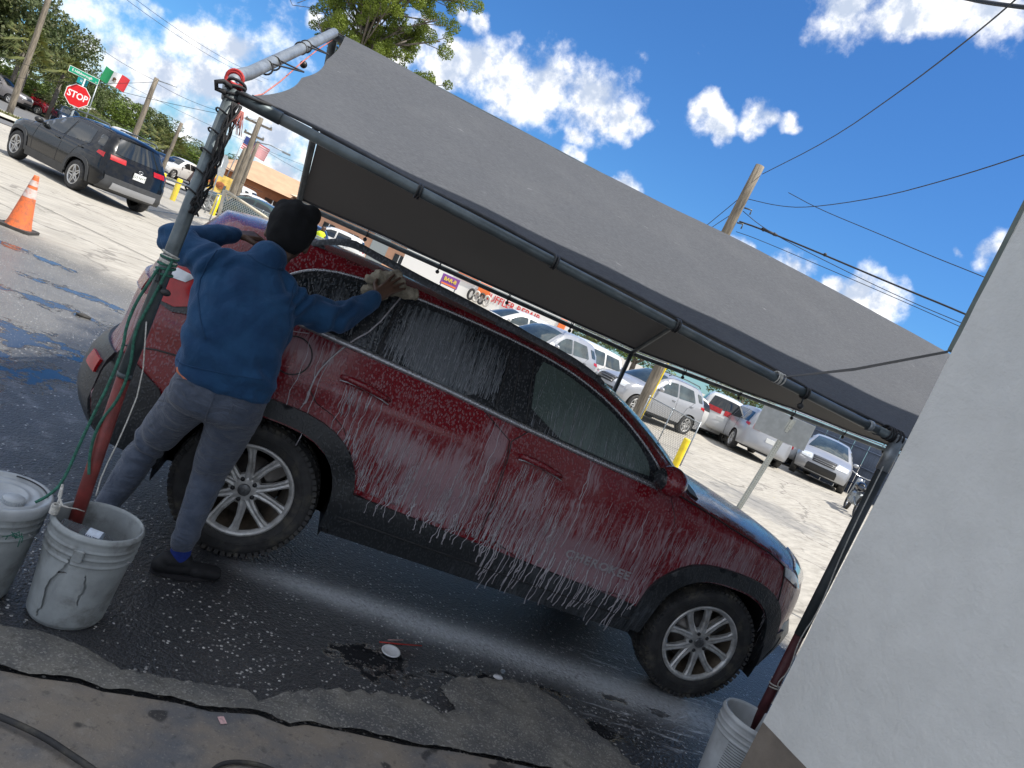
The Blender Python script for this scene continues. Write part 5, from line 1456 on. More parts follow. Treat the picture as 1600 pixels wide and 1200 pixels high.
for j in range(1, 40):      # far slope, ridge to far eave
    s = j / 39; yy = 1.46 * s; row = []
    for i in range(110):
        u = i / 109; xx = -.44 + (XE + .44) * u
        zl = rz_(xx) + .015 + (fz_(xx) + .03 - rz_(xx)) * s
        bay = abs(math.sin((xx + .5) * math.pi / 3.1))
        sag = .05 * math.sin(math.pi * s) * bay + .012 * noise.noise(Vector((xx * 1.5, yy * 2, 7))) + .010 * math.sin(xx * 6 - yy * 9) * s * (1 - s) * 2
        row.append(Vector((xx, yy, zl - sag)))
    rows.append(row)
g.grid(rows)
# give the normals a defined outside (up)
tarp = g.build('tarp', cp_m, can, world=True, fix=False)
if tarp.data.polygons[0].normal.z < 0: tarp.data.flip_normals()
hem = MB()
for k in (0,): hem.tube([r + Vector((0, -.003, -.002)) for r in rows[0][::2]], .007, 6)
hem.tube([r + Vector((0, .003, -.002)) for r in rows[-1][::2]], .012, 6)
hem.build('tarp_hem', mat('tarp_hem_grey', (.06, .062, .068), .8, 0, .2, 20), can, world=True)
st_, sd_ = M['steel'], M['steel_dark']
beam_m = mat('blue_grey_pipe', (.105, .13, .14), .42, .45, .22, 11, .15, 100, .002, dirt=((.25, .26, .25, 1), .35))
def pipe(name, pts, r, material, n=14): 
    q = MB(); q.tube(pts, r, n); return q.build(name, material, can, world=True)
pipe('eave_beam', [(-.52, -1.55, ez(-.52)), (.6, -1.55, 1.932), (1.6, -1.55, 1.892), (2.60, -1.55, ez(2.6))], .0215, beam_m)
pipe('beam_sleeve', [(-.53, -1.55, ez(-.52) + .001), (-.375, -1.55, ez(-.375))], .0245, beam_m)
pipe('eave_beam', [(2.56, -1.55, ez(2.56)), (5.75, -1.55, ez(5.75))], .0225, beam_m)
pipe('beam_sleeve', [(2.50, -1.552, ez(2.5)), (2.52, -1.552, ez(2.52))], .027, st_)
pipe('beam_sleeve', [(2.66, -1.552, ez(2.66)), (2.78, -1.552, ez(2.78))], .027, st_)
pipe('gable_rafter', [(-.56, -1.55, 1.95), (-.577, -1.53, 2.0), (-.580, -1.47, 2.045), (-.575, -1.30, 2.098), (-.555, -.9, 2.27), (-.52, -.40, 2.495), (-.497, -.02, 2.665)], .025, st_)
pipe('gable_rafter', [(-.495, .0, 2.665), (-.47, .75, 2.21), (-.455, 1.5, 1.745)], .024, sd_)
pipe('ridge_beam', [(-.49, 0, 2.655), (XE, 0, 2.635)], .021, sd_)
far_pts = [(x, 1.5, fz_(x)) for x in (-.455, 1.0, 2.56, 4.0, XE)]
pipe('eave_beam', far_pts, .021, sd_)
pipe('edge_tube', [(x, 1.515, fz_(x) + .034) for x in (-.45, 1.0, 2.56, 4.0, XE)], .0075, M['chrome'], 8)
for xx in (2.56, XE - .02):
    pipe('rafter', [(xx, 0, rz_(xx) - .04), (xx, 1.5, fz_(xx))], .019, sd_)
    pipe('rafter', [(xx, 0, rz_(xx) - .05), (xx, -.75, (rz_(xx) + ez(xx)) / 2 - .085), (xx, -1.55, ez(xx) - .01)], .019, sd_)
pipe('purlin', [(-.48, .75, 2.155), (XE, .75, 2.20)], .010, sd_)
# near left post: grey down to z .86, red below, foot in the bucket
pipe('post', [(-.552, -1.552, 1.99), (-.549, -1.558, 1.3), (-.545, -1.565, .875)], .0255, beam_m, 18)
pipe('post_sleeve', [(-.5445, -1.566, .885), (-.5445, -1.566, .868)], .0275, sd_, 18)
pipe('post_foot', [(-.545, -1.565, .875), (-.522, -1.600, .50), (-.497, -1.640, .12)], .0245, M['redpipe'], 18)
# middle post by the wall, its foot in the right bucket
pipe('post', [(2.690, -1.552, 1.85), (2.693, -1.553, 1.2), (2.695, -1.554, .80)], .026, mat('dark_weathered_post', (.055, .065, .07), .6, .2, .3, 9, .2, 60), 16)
pipe('post_sleeve', [(2.689, -1.552, 1.86), (2.690, -1.552, 1.70)], .031, st_, 16)
pipe('post_foot', [(2.695, -1.554, .82), (2.70, -1.555, .12)], .0245, mat('dark_maroon_pipe', (.075, .018, .022), .55, 0, .3, 12), 16)
pipe('post', [(-.455, 1.5, 1.74), (-.455, 1.5, .02)], .022, sd_)
pipe('post', [(2.56, 1.5, 1.75), (2.565, 1.5, .02)], .020, sd_)
pipe('post', [(XE, 1.5, 1.92), (XE, 1.5, .02)], .022, sd_)
pipe('post', [(XE, -1.55, 1.80), (XE, -1.55, .02)], .022, sd_)
for (xx, ball) in ((.171, 0), (.779, 0), (1.387, 0), (2.11, 1)):
    q = MB()
    for k in range(2): q.tube([(xx + .012 * k, -1.55 + .027 * math.cos(a), ez(xx) - .003 + .027 * math.sin(a)) for a in np.linspace(0, 2 * math.pi, 20)[:-1]], .0052, 6, closed=True)
    if ball: q.sphere((xx, -1.57, ez(xx) - .068), .015, 12, 8); q.tube([(xx, -1.565, ez(xx) - .02), (xx, -1.57, ez(xx) - .06)], .004, 6)
    q.build('bungee_tie', M['black'], can, world=True)
for xx in (.1, .72, 1.35, 1.95, 3.1, 3.7, 4.3, 4.9, 5.4):
    q = MB(); q.tube([(xx, 1.5 + .026 * math.cos(a), fz_(xx) + .008 + .036 * math.sin(a)) for a in np.linspace(0, 2 * math.pi, 16)[:-1]], .0045, 6, closed=True)
    q.sphere((xx, 1.488, fz_(xx) - .045), .016, 10, 8); q.sphere((xx, 1.505, fz_(xx) + .052), .008, 8, 6); q.build('bungee_tie', M['black'], can, world=True)
q = MB()         # tarp loops on the gable
for s, (a, b3) in ((.36, (-.555, -1.02)), (.36, (-.560, -1.12)), (.66, (-.53, -.55)), (.66, (-.538, -.62)), (.99, (-.51, -.05))):
    e = Vector((left_edge(s), -1.505 + 1.505 * s, ez(-.45) + .035 + (rz_(-.45) - ez(-.45) - .02) * s))
    zz = interp(b3, [-1.55, -.9, -.4, 0], [1.98, 2.27, 2.495, 2.665])
    q.tube([e, Vector((a, b3, zz + .02))], .004, 6)
    q.tube([(a + .0 + .028 * math.cos(k), b3, zz + .028 * math.sin(k)) for k in np.linspace(0, 2 * math.pi, 16)[:-1]], .004, 6, closed=True)
q.build('bungee_tie', M['rope_black'], can, world=True)
q = MB(); q.sphere((-.50, -.62, 2.335), .018, 12, 8); q.build('bungee_ball', M['black'], can, world=True)

def rope(name, pts, r, material, label, cat, group=None, n=8, sm=2, parent=None):
    q = MB(); q.tube(smooth_chain([tuple(p) for p in pts], sm), r, n)
    o = q.build(name, material, None)
    return tag(o, label, cat, group)
def wraps(name, p, axis, r, turns, pitch, rr_, material, label, cat, **kw):
    q = rot_to(axis); pts = []
    for k in range(int(turns * 16)):
        a = 2 * math.pi * k / 16; pts.append(Vector(p) + q @ Vector((r * math.cos(a), r * math.sin(a), pitch * a / (2 * math.pi) + .004 * math.sin(a * .7))))
    g = MB(); g.tube(pts, rr_, 6); return tag(g.build(name, material), label, cat)
# corner joint: straps, dark cable bundle, pink string
q = MB()
for k, dz in enumerate((0, .012, .03, .045)):
    q.tube([(-.553 + .031 * math.cos(a), -1.545 + .031 * math.sin(a), 1.965 + dz + .012 * math.sin(a + k)) for a in np.linspace(0, 2 * math.pi, 20)[:-1]], .0055, 6, closed=True)
q.tube([(-.56, -1.57, 1.99), (-.585, -1.60, 1.995), (-.607, -1.60, 1.982), (-.60, -1.59, 1.962), (-.572, -1.578, 1.965)], .009, 8)
q.tube([(-.54, -1.575, 1.985), (-.48, -1.585, 1.985), (-.42, -1.56, 1.995)], .006, 6)
tag(q.build('tie_strap', M['rope_black']), 'black straps and buckle lashed round the top corner joint of the canopy post', 'strap')
q = MB()
for dz in (0, .008): q.tube([(-.568 + .0285 * math.cos(a), -1.54 + .012 * dz, 2.02 + dz + .0285 * math.sin(a)) for a in np.linspace(0, 2 * math.pi, 20)[:-1]], .006, 6, closed=True)
q.tube([(-.568 + .028 * math.cos(a), -1.53 + .028 * math.sin(a), 2.005) for a in np.linspace(0, 2 * math.pi, 20)[:-1]], .008, 6, closed=True)
tag(q.build('red_strap', M['redstrap']), 'red strap wound round the bend of the canopy pipe', 'strap')
rope('pink_string', [(-.535, -1.56, 1.93), (-.50, -1.56, 1.985), (-.49, -1.30, 2.06), (-.50, -.50, 2.42), (-.488, -.05, 2.62)], .003, M['rope_pink'], 'pink string stretched from the corner joint up to the canopy ridge', 'string', sm=1)
q = MB(); rs = random.Random(5)
for k in range(22):
    a = Vector((-.500 + rs.uniform(-.008, .008), -1.585, 1.93)); b3 = a + Vector((rs.uniform(-.022, .03), rs.uniform(-.02, .02), -rs.uniform(.05, .085)))
    q.tube([a, a.lerp(b3, .5) + Vector((rs.uniform(-.008, .008), 0, 0)), b3], .0013, 4)
tag(q.build('pink_tassel', M['rope_pink']), 'frayed pink string end hanging under the left end of the eave beam', 'string')
q = MB(); rs = random.Random(8)
for k in range(9):
    pts = []; o_ = rs.uniform(0, 6)
    for i in range(26):
        f = i / 25; zz = 1.945 - .42 * f
        pts.append((-.552 + .030 + .014 * math.sin(o_ + f * 9 + k) + .012 * rs.uniform(-1, 1) * f, -1.585 + .018 * math.cos(o_ + f * 7), zz))
    q.tube(pts, rs.uniform(.003, .0055), 5)
for k in range(5):
    zz = 1.90 - k * .075; q.tube([(-.552 + .034 * math.cos(a), -1.553 + .034 * math.sin(a), zz + .006 * math.sin(2 * a)) for a in np.linspace(0, 2 * math.pi, 16)[:-1]], .0035, 5, closed=True)
tag(q.build('cable_bundle', M['rope_black']), 'tangled black cable and mesh bundle tied along the upper left canopy post', 'cable')
rope('hanging_cord', [(-.505, -1.58, 1.90), (-.52, -1.60, 1.72), (-.535, -1.60, 1.55)], .003, M['rope_black'], 'thin black cord hanging beside the upper left canopy post', 'cord', sm=0)
wraps('white_cord_lashing', (-.549, -1.557, 1.315), (0, .01, -1), .029, 4, -.011, .0040, M['rope_white'], 'white cord wound several times round the left canopy post above the elbow of the man', 'cord')
wraps('green_rope_lashing', (-.549, -1.557, 1.36), (0, .01, -1), .030, 4, .022, .0050, M['rope_green'], 'green rope wound round the left canopy post with the white cord', 'rope')
q = MB(); q.sphere((-.512, -1.60, 1.225), .013, 12, 8, (1.5, 1, 1)); q.tube([(-.56, -1.585, 1.30), (-.55, -1.59, 1.26), (-.525, -1.598, 1.225)], .004, 6); q.tube([(-.56, -1.585, 1.25), (-.53, -1.60, 1.24)], .004, 6)
tag(q.build('bungee_hook', M['black']), 'black bungee cord and ball hooked on the left canopy post below the rope lashing', 'bungee')
hb = (-0.597, -1.774, 0.460)
rope('green_rope', [(-.565, -1.585, 1.30), (-.60, -1.60, 1.10), (-0.563, -1.620, 0.945), (-0.580, -1.660, 0.642), (-0.577, -1.700, 0.465), (-0.597, -1.740, 0.422), (-0.623, -1.760, 0.395)], .0055, M['rope_green'], 'green rope running from the post lashing down to the handle of the lidded bucket', 'rope')
rope('green_rope', [(-.53, -1.59, 1.34), (-.548, -1.597, 1.15), (-.560, -1.60, 1.05), (-.53, -1.60, .93), (-.525, -1.60, .80), (-.560, -1.60, .68), (-.550, -1.62, .58), (-.52, -1.64, .50)], .0055, M['rope_green'], 'green rope hanging down along the left canopy post', 'rope')
rope('white_string', [(-.535, -1.60, 1.10), (-0.472, -1.600, 0.876), (-0.470, -1.620, 0.674), (-0.479, -1.640, 0.520), (-0.468, -1.660, 0.439)], .0025, M['rope_white'], 'thin white string hanging taut beside the red foot of the left post', 'string', sm=1)
q = MB(); kp = Vector((-0.555, -1.770, 0.399))
for k in range(6): q.tube([kp + Vector((.012 * math.cos(a), .012 * math.sin(a), .006 * k - .015)) for a in np.linspace(0, 2 * math.pi, 12)[:-1]], .004, 5, closed=True)
q.tube([kp, (-0.559, -1.740, 0.436), (-0.571, -1.720, 0.470)], .004, 6); q.tube([(-0.571, -1.720, 0.470), (-0.565, -1.740, 0.434), (-0.540, -1.760, 0.413), (-0.521, -1.760, 0.413)], .0045, 6)
q.tube([(-0.519, -1.770, 0.417), (-0.494, -1.750, 0.413), (-0.474, -1.720, 0.398)], .0022, 5)
tag(q.build('rope_knot', M['rope_white']), 'knotted white cord tying the bucket handles together at the cracked bucket rim', 'cord')
# strut rope from the beam to the wall and cords on the right post
q = MB()
for k in range(3): q.tube([(1.965, -1.555 - .006 * k, ez(1.95) + .01), (2.11, -1.79, 2.045 - .005 * k), (2.275, -2.03, 2.235 - .004 * k)], .0024, 5)
tag(q.build('grey_cord', mat('grey_twine', (.16, .16, .16), .8)), 'twisted grey cord stretched from the eave beam to the corner of the stucco wall', 'cord')
wraps('wire_tie', (1.935, -1.55, ez(1.93)), (1, 0, -.02), .026, 4, .012, .0032, M['rope_white'], 'wire ties twisted round the eave beam where the grey cord starts', 'cord')
wraps('black_strap', (2.60, -1.55, ez(2.6) + .01), (1, 0, -.02), .033, 5, .020, .0050, M['rope_black'], 'black cord lashed round the pipe joint at the top of the right post', 'cord')
rope('hanging_cord', [(2.66, -1.58, 1.72), (2.65, -1.60, 1.3), (2.70, -1.59, .95), (2.66, -1.60, .80), (2.71, -1.585, .62), (2.66, -1.60, .55), (2.72, -1.58, .50), (2.69, -1.60, .44)], .0028, M['rope_white'], 'thin white cord hanging loosely beside the maroon foot of the right post', 'cord')
wraps('white_cord_lashing', (2.699, -1.555, .505), (0, 0, 1), .029, 2, .02, .0034, M['rope_white'], 'white cord looped twice round the maroon post foot above the right bucket', 'cord')
q = MB(); q.tube([(3.02, -1.70, 1.22), (2.93, -1.66, .62), (2.90, -1.65, .02)], .012, 10)
tag(q.build('orange_pole', M['orange']), 'thin orange painted pole leaning between the right canopy post and the stucco wall', 'pole')

# ------------------------------------------------------------------ buckets
bk_m = mat('scuffed_grey_bucket', (.33, .36, .37), .5, 0, .16, 9, .25, 60, .003, dirt=((.11, .11, .10, 1), .8))
bkw_m = mat('white_pail', (.55, .58, .60), .42, 0, .12, 8, .2, 60, .002, dirt=((.22, .22, .21, 1), .35))
def bucket(name, label, c, material, hgt=.37, rt_=.152, rb_=.128, cracks=(), group='plastic buckets holding the posts', fill=.30):
    t = thing(name, label, 'bucket', (c[0], c[1], c[2]), 0, group)
    n = 280; nz = 100; V = []; F = []
    def rad(z):
        f = z / hgt; r = rb_ + (rt_ - rb_) * min(1, f * 1.12)
        for zc, h_, dr in ((.97, .022, .0055), (.865, .008, .006), (.79, .008, .006), (.715, .008, .007)):
            d = (f - zc) / (h_ * 1.3); r += dr * math.exp(-d * d * 1.2)
        if f < .04: r -= (.04 - f) * .18
        return r
    for j in range(nz + 1):
        z = hgt * j / nz
        for k in range(n): a = 2 * math.pi * k / n; V.append((rad(z) * math.cos(a), rad(z) * math.sin(a), z))
    for j in range(nz):
        for k in range(n):
            a = 2 * math.pi * (k + .5) / n; z = hgt * (j + .5) / nz; hole = False
            for (az, z0, z1, wmax, lean) in cracks:
                if z0 < z < z1:
                    f = (z - z0) / (z1 - z0); w = wmax * math.sin(math.pi * min(1, f * 1.02)) ** .8
                    ac = az + lean * (f - .5) + .030 * math.sin(f * 9 + az * 3) + .010 * math.sin(f * 31)
                    if abs((a - ac + math.pi) % (2 * math.pi) - math.pi) < w: hole = True
            if not hole: F.append((j * n + k, j * n + (k + 1) % n, (j + 1) * n + (k + 1) % n, (j + 1) * n + k))
    g = MB(); g.add(V, F)
    g.lathe([(rad(hgt), hgt), (rad(hgt) - .002, hgt + .004), (rad(hgt) - .009, hgt + .004), (rt_ - .008, hgt - .01), (rb_ + (rt_ - rb_) * .5 - .010, hgt * .45), (rb_ - .006, .012)], 96)
    g.disc((0, 0, .012), rb_ - .004, 48)
    g.build('pail', material, t, weld=True)
    if fill:
        q = MB(); V = []; rs_ = random.Random(4); nr = 10; rr0 = rb_ + (rt_ - rb_) * fill / hgt * 1.1 - .010
        V.append((0, 0, fill * .72)); F = []
        for i in range(1, nr + 1):
            for k in range(40):
                a = 2 * math.pi * k / 40; r = rr0 * i / nr; V.append((r * math.cos(a), r * math.sin(a), fill * .72 + rs_.uniform(-.006, .006)))
        for k in range(40): F.append((0, 1 + k, 1 + (k + 1) % 40))
        for i in range(nr - 1):
            for k in range(40): F.append((1 + i * 40 + k, 1 + (i + 1) * 40 + k, 1 + (i + 1) * 40 + (k + 1) % 40, 1 + i * 40 + (k + 1) % 40))
        q.add(V, F); q.build('hardened_concrete', mat('grey_concrete_fill', (.075, .072, .068), .95, 0, .5, 30, .8, 80, .01), t)
    for sd in (-1, 1): q = MB(); q.box((0, sd * (rad(hgt * .79) + .004), hgt * .82), (.035, .012, .045), None, .003); q.build('handle_lug', material, t)
    q = MB(); R2 = rt_ + .012
    q.tube([(R2 * math.sin(a) * .95, R2 * math.cos(a), hgt * .80 - .105 * math.sin(a)) for a in np.linspace(.05, math.pi - .05, 18)], .0022, 6)
    hd = q.build('wire_handle', M['chrome'], t); hd.rotation_euler = (0, 0, R(60))
    return t, rad
b1, r1 = bucket('bucket', 'cracked grey bucket with an empty water bottle in it, holding the red post foot', (-.415, -1.705, .002), bk_m,
    cracks=((R(252), .06, .27, .13, .30), (R(291), .10, .235, .034, -.06), (R(263), .255, .31, .026, .05), (R(243), .02, .075, .030, .12)), fill=.30)
b0, r0 = bucket('bucket', 'grey plastic bucket with a screw lid at the left edge beside the cracked bucket', (-.742, -1.72, .002), bk_m, fill=0)
q = MB(); q.lathe([(.157, .345), (.161, .36), (.161, .378), (.155, .385), (.146, .384), (.140, .374), (.128, .372), (.124, .376), (.108, .376), (.104, .372), (.088, .372), (.085, .375), (.075, .375), (.072, .371), (.001, .371)], 72)
q.build('lid', mat('pale_pail_lid', (.42, .45, .47), .5, 0, .15, 10, .2, 60, .002), b0)
q = MB(); q.lathe([(.034, .366), (.034, .388), (.030, .392), (.001, .392)], 40)
for k in range(30):
    a = 2 * math.pi * k / 30; q.box((.035 * math.cos(a), .035 * math.sin(a), .379), (.003, .004, .018), rotz(a))
sp = q.build('spout_cap', MATS['pale_pail_lid'], b0); sp.location = (.055, -.045, 0)
q = MB(); q.tube([(.138 * math.cos(a), .138 * math.sin(a), .3835) for a in np.linspace(R(20), R(95), 12)], .0028, 5); q.build('lid_split', M['black'], b0)
q = MB(); rs = random.Random(2)
for k in range(18):
    a = Vector((rs.uniform(-.02, .02), -.004 + rs.uniform(-.01, .01), 0)); q.tube([a, a + Vector((rs.uniform(-.03, .03), rs.uniform(-.012, .004), rs.uniform(-.03, .02)))], .0016, 4)
gt = q.build('green_twine_tuft', M['rope_green']); gt.location = (-0.610, -1.885, 0.323); tag(gt, 'frayed tuft of green twine caught on the rim bands of the lidded bucket', 'twine')
b3, r3 = bucket('bucket', 'white plastic bucket with printed bands beside the stucco wall holding the maroon post foot', (2.585, -1.665, .002), bkw_m, fill=.28, hgt=.37)
q = MB()      # printed lines on the pail, laid on its curved wall
for k in range(16):
    q = MB(); z = .07 + .0125 * k; a0, a1 = R(205), R(244 - (k % 3) * 2)
    q.tube([((r3(z) + .0004) * math.cos(a), (r3(z) + .0004) * math.sin(a), z) for a in np.linspace(a0, a1, 10)], .0017, 4)
    q.build('printed_line', mat('dark_print', (.09, .10, .11), .6), b3)
# water bottle lying in the cracked bucket
bt = thing('water_bottle', 'empty clear plastic water bottle with a white label lying in the cracked bucket', 'bottle', (-.425, -1.768, .335))
pet = mat('clear_pet', (.80, .88, .95), .06, 0, trans=.92, spec=.5)
MATS['clear_pet'].node_tree.nodes['Principled BSDF'].inputs['IOR'].default_value = 1.15
q = MB(); prof = [(.001, -.10), (.024, -.10), (.030, -.094)]
for k in range(22): prof.append((.0295 + .0016 * (k % 2), -.09 + .0062 * k))
prof += [(.031, .048), (.028, .060), (.018, .082), (.0115, .092), (.011, .104)]
q.lathe(prof, 32, axis='x'); q.build('bottle_body', pet, bt)
q = MB(); q.lathe([(.0322, -.005), (.0322, .042)], 32, axis='x'); q.build('label', mat('bottle_label', (.62, .70, .82), .5, 0, .1, 60), bt)
text_mesh('label_text', 'WATER', .016, (.019, -.0335, .004), Matrix.Rotation(R(90), 3, 'X'), mat('label_print', (.04, .05, .10), .6), bt, .0004)
q = MB(); q.lathe([(.013, .099), (.0135, .100), (.0135, .114), (.001, .115)], 20, axis='x'); q.build('cap', mat('white_cap', (.75, .78, .8), .4), bt)
bt.rotation_euler = (R(-20), R(3), R(-3))

# litter and small things on the ground
ld = thing('paper_plate', 'small round white lid lying on the wet asphalt beside the red straw', 'lid', (.885, -1.342, .006))
q = MB(); q.lathe([(.001, .003), (.030, .003), (.036, .009), (.044, .010), (.046, .006), (.040, .004), (.001, .0)], 40); q.build('dish', mat('white_lid_plastic', (.62, .64, .66), .4, 0, .1, 20), ld); ld.rotation_euler = (R(5), R(-3), 0)
q = MB(); q.tube([(0.832, -1.284, 0.008), (0.920, -1.255, 0.008), (1.054, -1.204, 0.008)], .0034, 8); tag(q.build('drinking_straw', mat('red_straw', (.42, .03, .02), .4)), 'red drinking straw lying on the wet asphalt above the white lid', 'straw')
q = MB(); q.tube([(0.876, -1.240, 0.006), (0.958, -1.198, 0.006)], .0018, 6); tag(q.build('twig', mat('pink_wrapper', (.6, .35, .33), .6)), 'thin pale pink stick lying just behind the red straw', 'stick')
q = MB(); c_ = Vector((1.434, -1.328, 0.030)); q.sphere(c_, .022, 14, 10, (1.2, .7, .45)); tag(q.build('paper_scrap', mat('white_paper', (.62, .63, .66), .6, 0, .1, 40, .5, 60)), 'crumpled white paper scrap at the edge of the rough mortar strip', 'paper')
q = MB(); c_ = Vector((1.485, -1.241, 0.020)); q.sphere(c_, .012, 12, 8, (1.0, .8, .9)); tag(q.build('bottle_cap', pet), 'small clear plastic cap beside the crumpled paper scrap', 'cap')
q = MB(); c_ = Vector((0.232, -2.100, 0.012)); q.box(c_ + Vector((0, 0, .002)), (.022, .036, .0015), rotz(.5)); tag(q.build('receipt', mat('pink_paper', (.65, .42, .42), .7, 0, .25, 80)), 'tiny pink and white paper slip on the stained concrete apron', 'paper')
q = MB(); c_ = Vector((-1.929, 2.899, 0.000)); q.sphere(c_ + Vector((0, 0, .01)), .05, 12, 8, (1.4, .8, .35)); tag(q.build('stone', mat('dark_stone', (.04, .038, .035), .9, 0, .3, 20, .6, 30, .02)), 'dark stone lying among the blue puddles left of the suv', 'stone')
rope('hose', [(-0.443, -2.326, 0.030), (-0.331, -2.348, 0.030), (-0.233, -2.379, 0.030), (-0.170, -2.411, 0.030), (-0.066, -2.462, 0.030), (0.022, -2.521, 0.030)], .009, M['rubber'], 'black hose crossing the bottom left corner of the apron', 'hose', sm=2)
rope('hose', [(0.234, -2.372, 0.020), (0.251, -2.322, 0.020), (0.290, -2.291, 0.020), (0.359, -2.274, 0.020), (0.434, -2.282, 0.020), (0.479, -2.317, 0.020)], .007, M['rubber'], 'loop of black hose at the bottom edge of the apron', 'hose', sm=2)
# rubble in the sunlit strip between post and wall
q = MB(); rs = random.Random(6)
for k in range(90):
    u = rs.uniform(4.2, 6.0); v = rs.uniform(-1.5, -.35) + (u - 4) * .35; s_ = rs.uniform(.012, .04)
    q.sphere((u, v, s_ * .3), s_, 7, 5, (rs.uniform(.7, 1.5), rs.uniform(.6, 1.2), rs.uniform(.4, .7)), rotz(rs.uniform(0, 3)))
q.build('rubble', mat('pale_rubble', (.42, .38, .30), .9, 0, .5, 7, .5, 30), kind='stuff')
# ------------------------------------------------------------------ street beyond the lot
road_m, t, b = new_mat('street_asphalt')
p = t.pos(); n_ = t.noise(p, .8, 5, .6)
t.put(b.inputs['Base Color'], t.mix(n_, (.105, .105, .108, 1), (.165, .163, .16, 1))); b.inputs['Roughness'].default_value = .85
walk_m = mat('pale_sidewalk', (.50, .47, .40), .9, 0, .12, .6)
verge_m, t, b = new_mat('verge_soil')
p = t.pos(); n_ = t.noise(p, .7, 6, .7)
t.put(b.inputs['Base Color'], t.mix(t.smooth(n_, .35, .65), (.10, .12, .035, 1), (.20, .17, .09, 1))); b.inputs['Roughness'].default_value = .95
def band(name, pts, step, zo, material, **kw): return sheet(name, [tuple(p[:2]) for p in pts], step, zo, material, **kw)
# street runs from the left middle distance away to the right
A0, A1 = Vector((-30.0, 24.0)), Vector((13.0, 84.0))      # kerb line on our side
dS = (A1 - A0).normalized(); nS = Vector((-dS.y, dS.x))
def S_(a, off): q = A0 + dS * a + nS * off; return (q.x, q.y)
band('driveway_apron', [S_(-30, -9), S_(90, -9), S_(90, -5.8), S_(-30, -5.8)], 3, .02, road_m)
band('sidewalk', [S_(-40, -5.6), S_(100, -5.6), S_(100, -2.2), S_(-40, -2.2)], 3, .12, walk_m)
band('verge', [S_(-40, -2.2), S_(100, -2.2), S_(100, 0), S_(-40, 0)], 2.5, .10, verge_m)
band('street', [S_(-60, 0), S_(140, 0), S_(140, 24), S_(-60, 24)], 4, .03, road_m)
band('far_verge', [S_(-80, 25), S_(160, 25), S_(160, 120), S_(-80, 120)], 8, .12, verge_m)
g = MB(); bx = (A1 - A0).to_3d()
for k in range(26):
    q = [S_(-50 + 7 * k, 4.0), S_(-47 + 7 * k, 4.0), S_(-47 + 7 * k, 4.14), S_(-50 + 7 * k, 4.14)]
    g.add([(u, v, H(u, v) + .05) for u, v in q], [(0, 1, 2, 3)], False)
g.build('lane_marking', mat('white_line', (.7, .7, .68), .8), kind='structure')
# strip of kerb
g = MB(); pts = [Vector((*S_(a, .0), 0)) for a in range(-40, 101, 4)]
for i in range(len(pts) - 1):
    a, b_ = pts[i], pts[i + 1]
    for p_ in (a, b_): p_.z = H(p_.x, p_.y) + .10
    c_ = (a + b_) / 2; g.box(c_, (.15, (b_ - a).length, .14), Matrix.Rotation(math.atan2(b_.y - a.y, b_.x - a.x) - math.pi / 2, 3, 'Z'))
g.build('kerb', walk_m, kind='structure')

# ------------------------------------------------------------------ cars
P_black = mat('gloss_black_paint', (.004, .005, .007), .16, 0, coat=.35, spec=.3)
P_white = mat('white_car_paint', (.62, .62, .61), .28, 0, coat=.4)
P_silver = mat('silver_car_paint', (.38, .39, .41), .3, .35, coat=.4)
P_blue = mat('dark_blue_car_paint', (.02, .035, .075), .15, .2, coat=.9)
P_red = mat('dark_red_car_paint', (.34, .015, .03), .2, .1, coat=.9)
P_taupe = mat('grey_taupe_car_paint', (.20, .185, .18), .3, .3, coat=.7)
P_teal = mat('dark_green_car_paint', (.03, .06, .06), .2, .1, coat=.8)
rav = simple_car('suv', 'black suv with grey plastic cladding driving off across the lot behind the traffic cone', 'suv', (-5.74, 15.45, 0), math.atan2(1.72, -1.94), P_black, 'suvs out on the lot', clad=True, rails=True, tail='slim', plate='J23 NVT', detail=1, spokes=5)
g = MB(); Bv = Body(**SPECS['suv']['body'])
Bv.strip(g, Bv.u_at(z=.40, hi=8), Bv.u_at(z=.54, hi=8), -.72, .72, nu=3, nt=10, off=.03, thick=.03); g.build('bumper_skid_plate', P_silver, rav)
g = MB(); pz = Bv.P(Bv.u_at(z=.99, hi=10), 0, .02)
g.tube([pz + Vector((-.01, .055 * math.cos(a), .035 * math.sin(a))) for a in np.linspace(0, 2 * math.pi, 20)[:-1]], .006, 5, closed=True)
g.tube([pz + Vector((-.01, .026 * math.cos(a), .032 * math.sin(a))) for a in np.linspace(0, 2 * math.pi, 20)[:-1]], .005, 5, closed=True)
g.build('emblem', M['chrome'], rav)
g = MB(); Bv.strip(g, Bv.u_at(-.50, 1.56, hi=14), Bv.u_at(-.38, 1.62, hi=14), -.9, .9, nu=2, nt=10, off=.02, thick=.04); g.build('spoiler', P_black, rav)
def car(kind, lab, cat, pt, deg, paint_, group, **kw): return simple_car(kind, lab, cat, (pt[0], pt[1]), R(deg), paint_, group, **kw)
GR = 'cars parked in the lot on the right'
def ax(pt, deg, back): return (pt[0] - math.cos(R(deg)) * back, pt[1] - math.sin(R(deg)) * back)
mdx = car('suv', 'silver suv parked behind the wooden pole with its windshield towards the wash bay', 'suv', (11.982, 18.481, 0.096), 203, P_silver, GR, rails=True, trim=True, detail=1, spokes=6, glass=M['glasslt'])
car('sedan', 'white car parked side on between the silver suv and the white suv', 'car', ax((13.989, 20.970, 0.862), 8, 1.2), 8, P_white, GR)
car('van', 'white suv seen from behind with a red light bar across its tail', 'suv', (15.260, 20.814, 0.995), 62, P_white, GR, tail='wide', rails=False)
car('van', 'silver suv seen from behind, parked beside the back of the metal sign', 'suv', (15.579, 18.232, 0.923), 74, P_silver, GR)
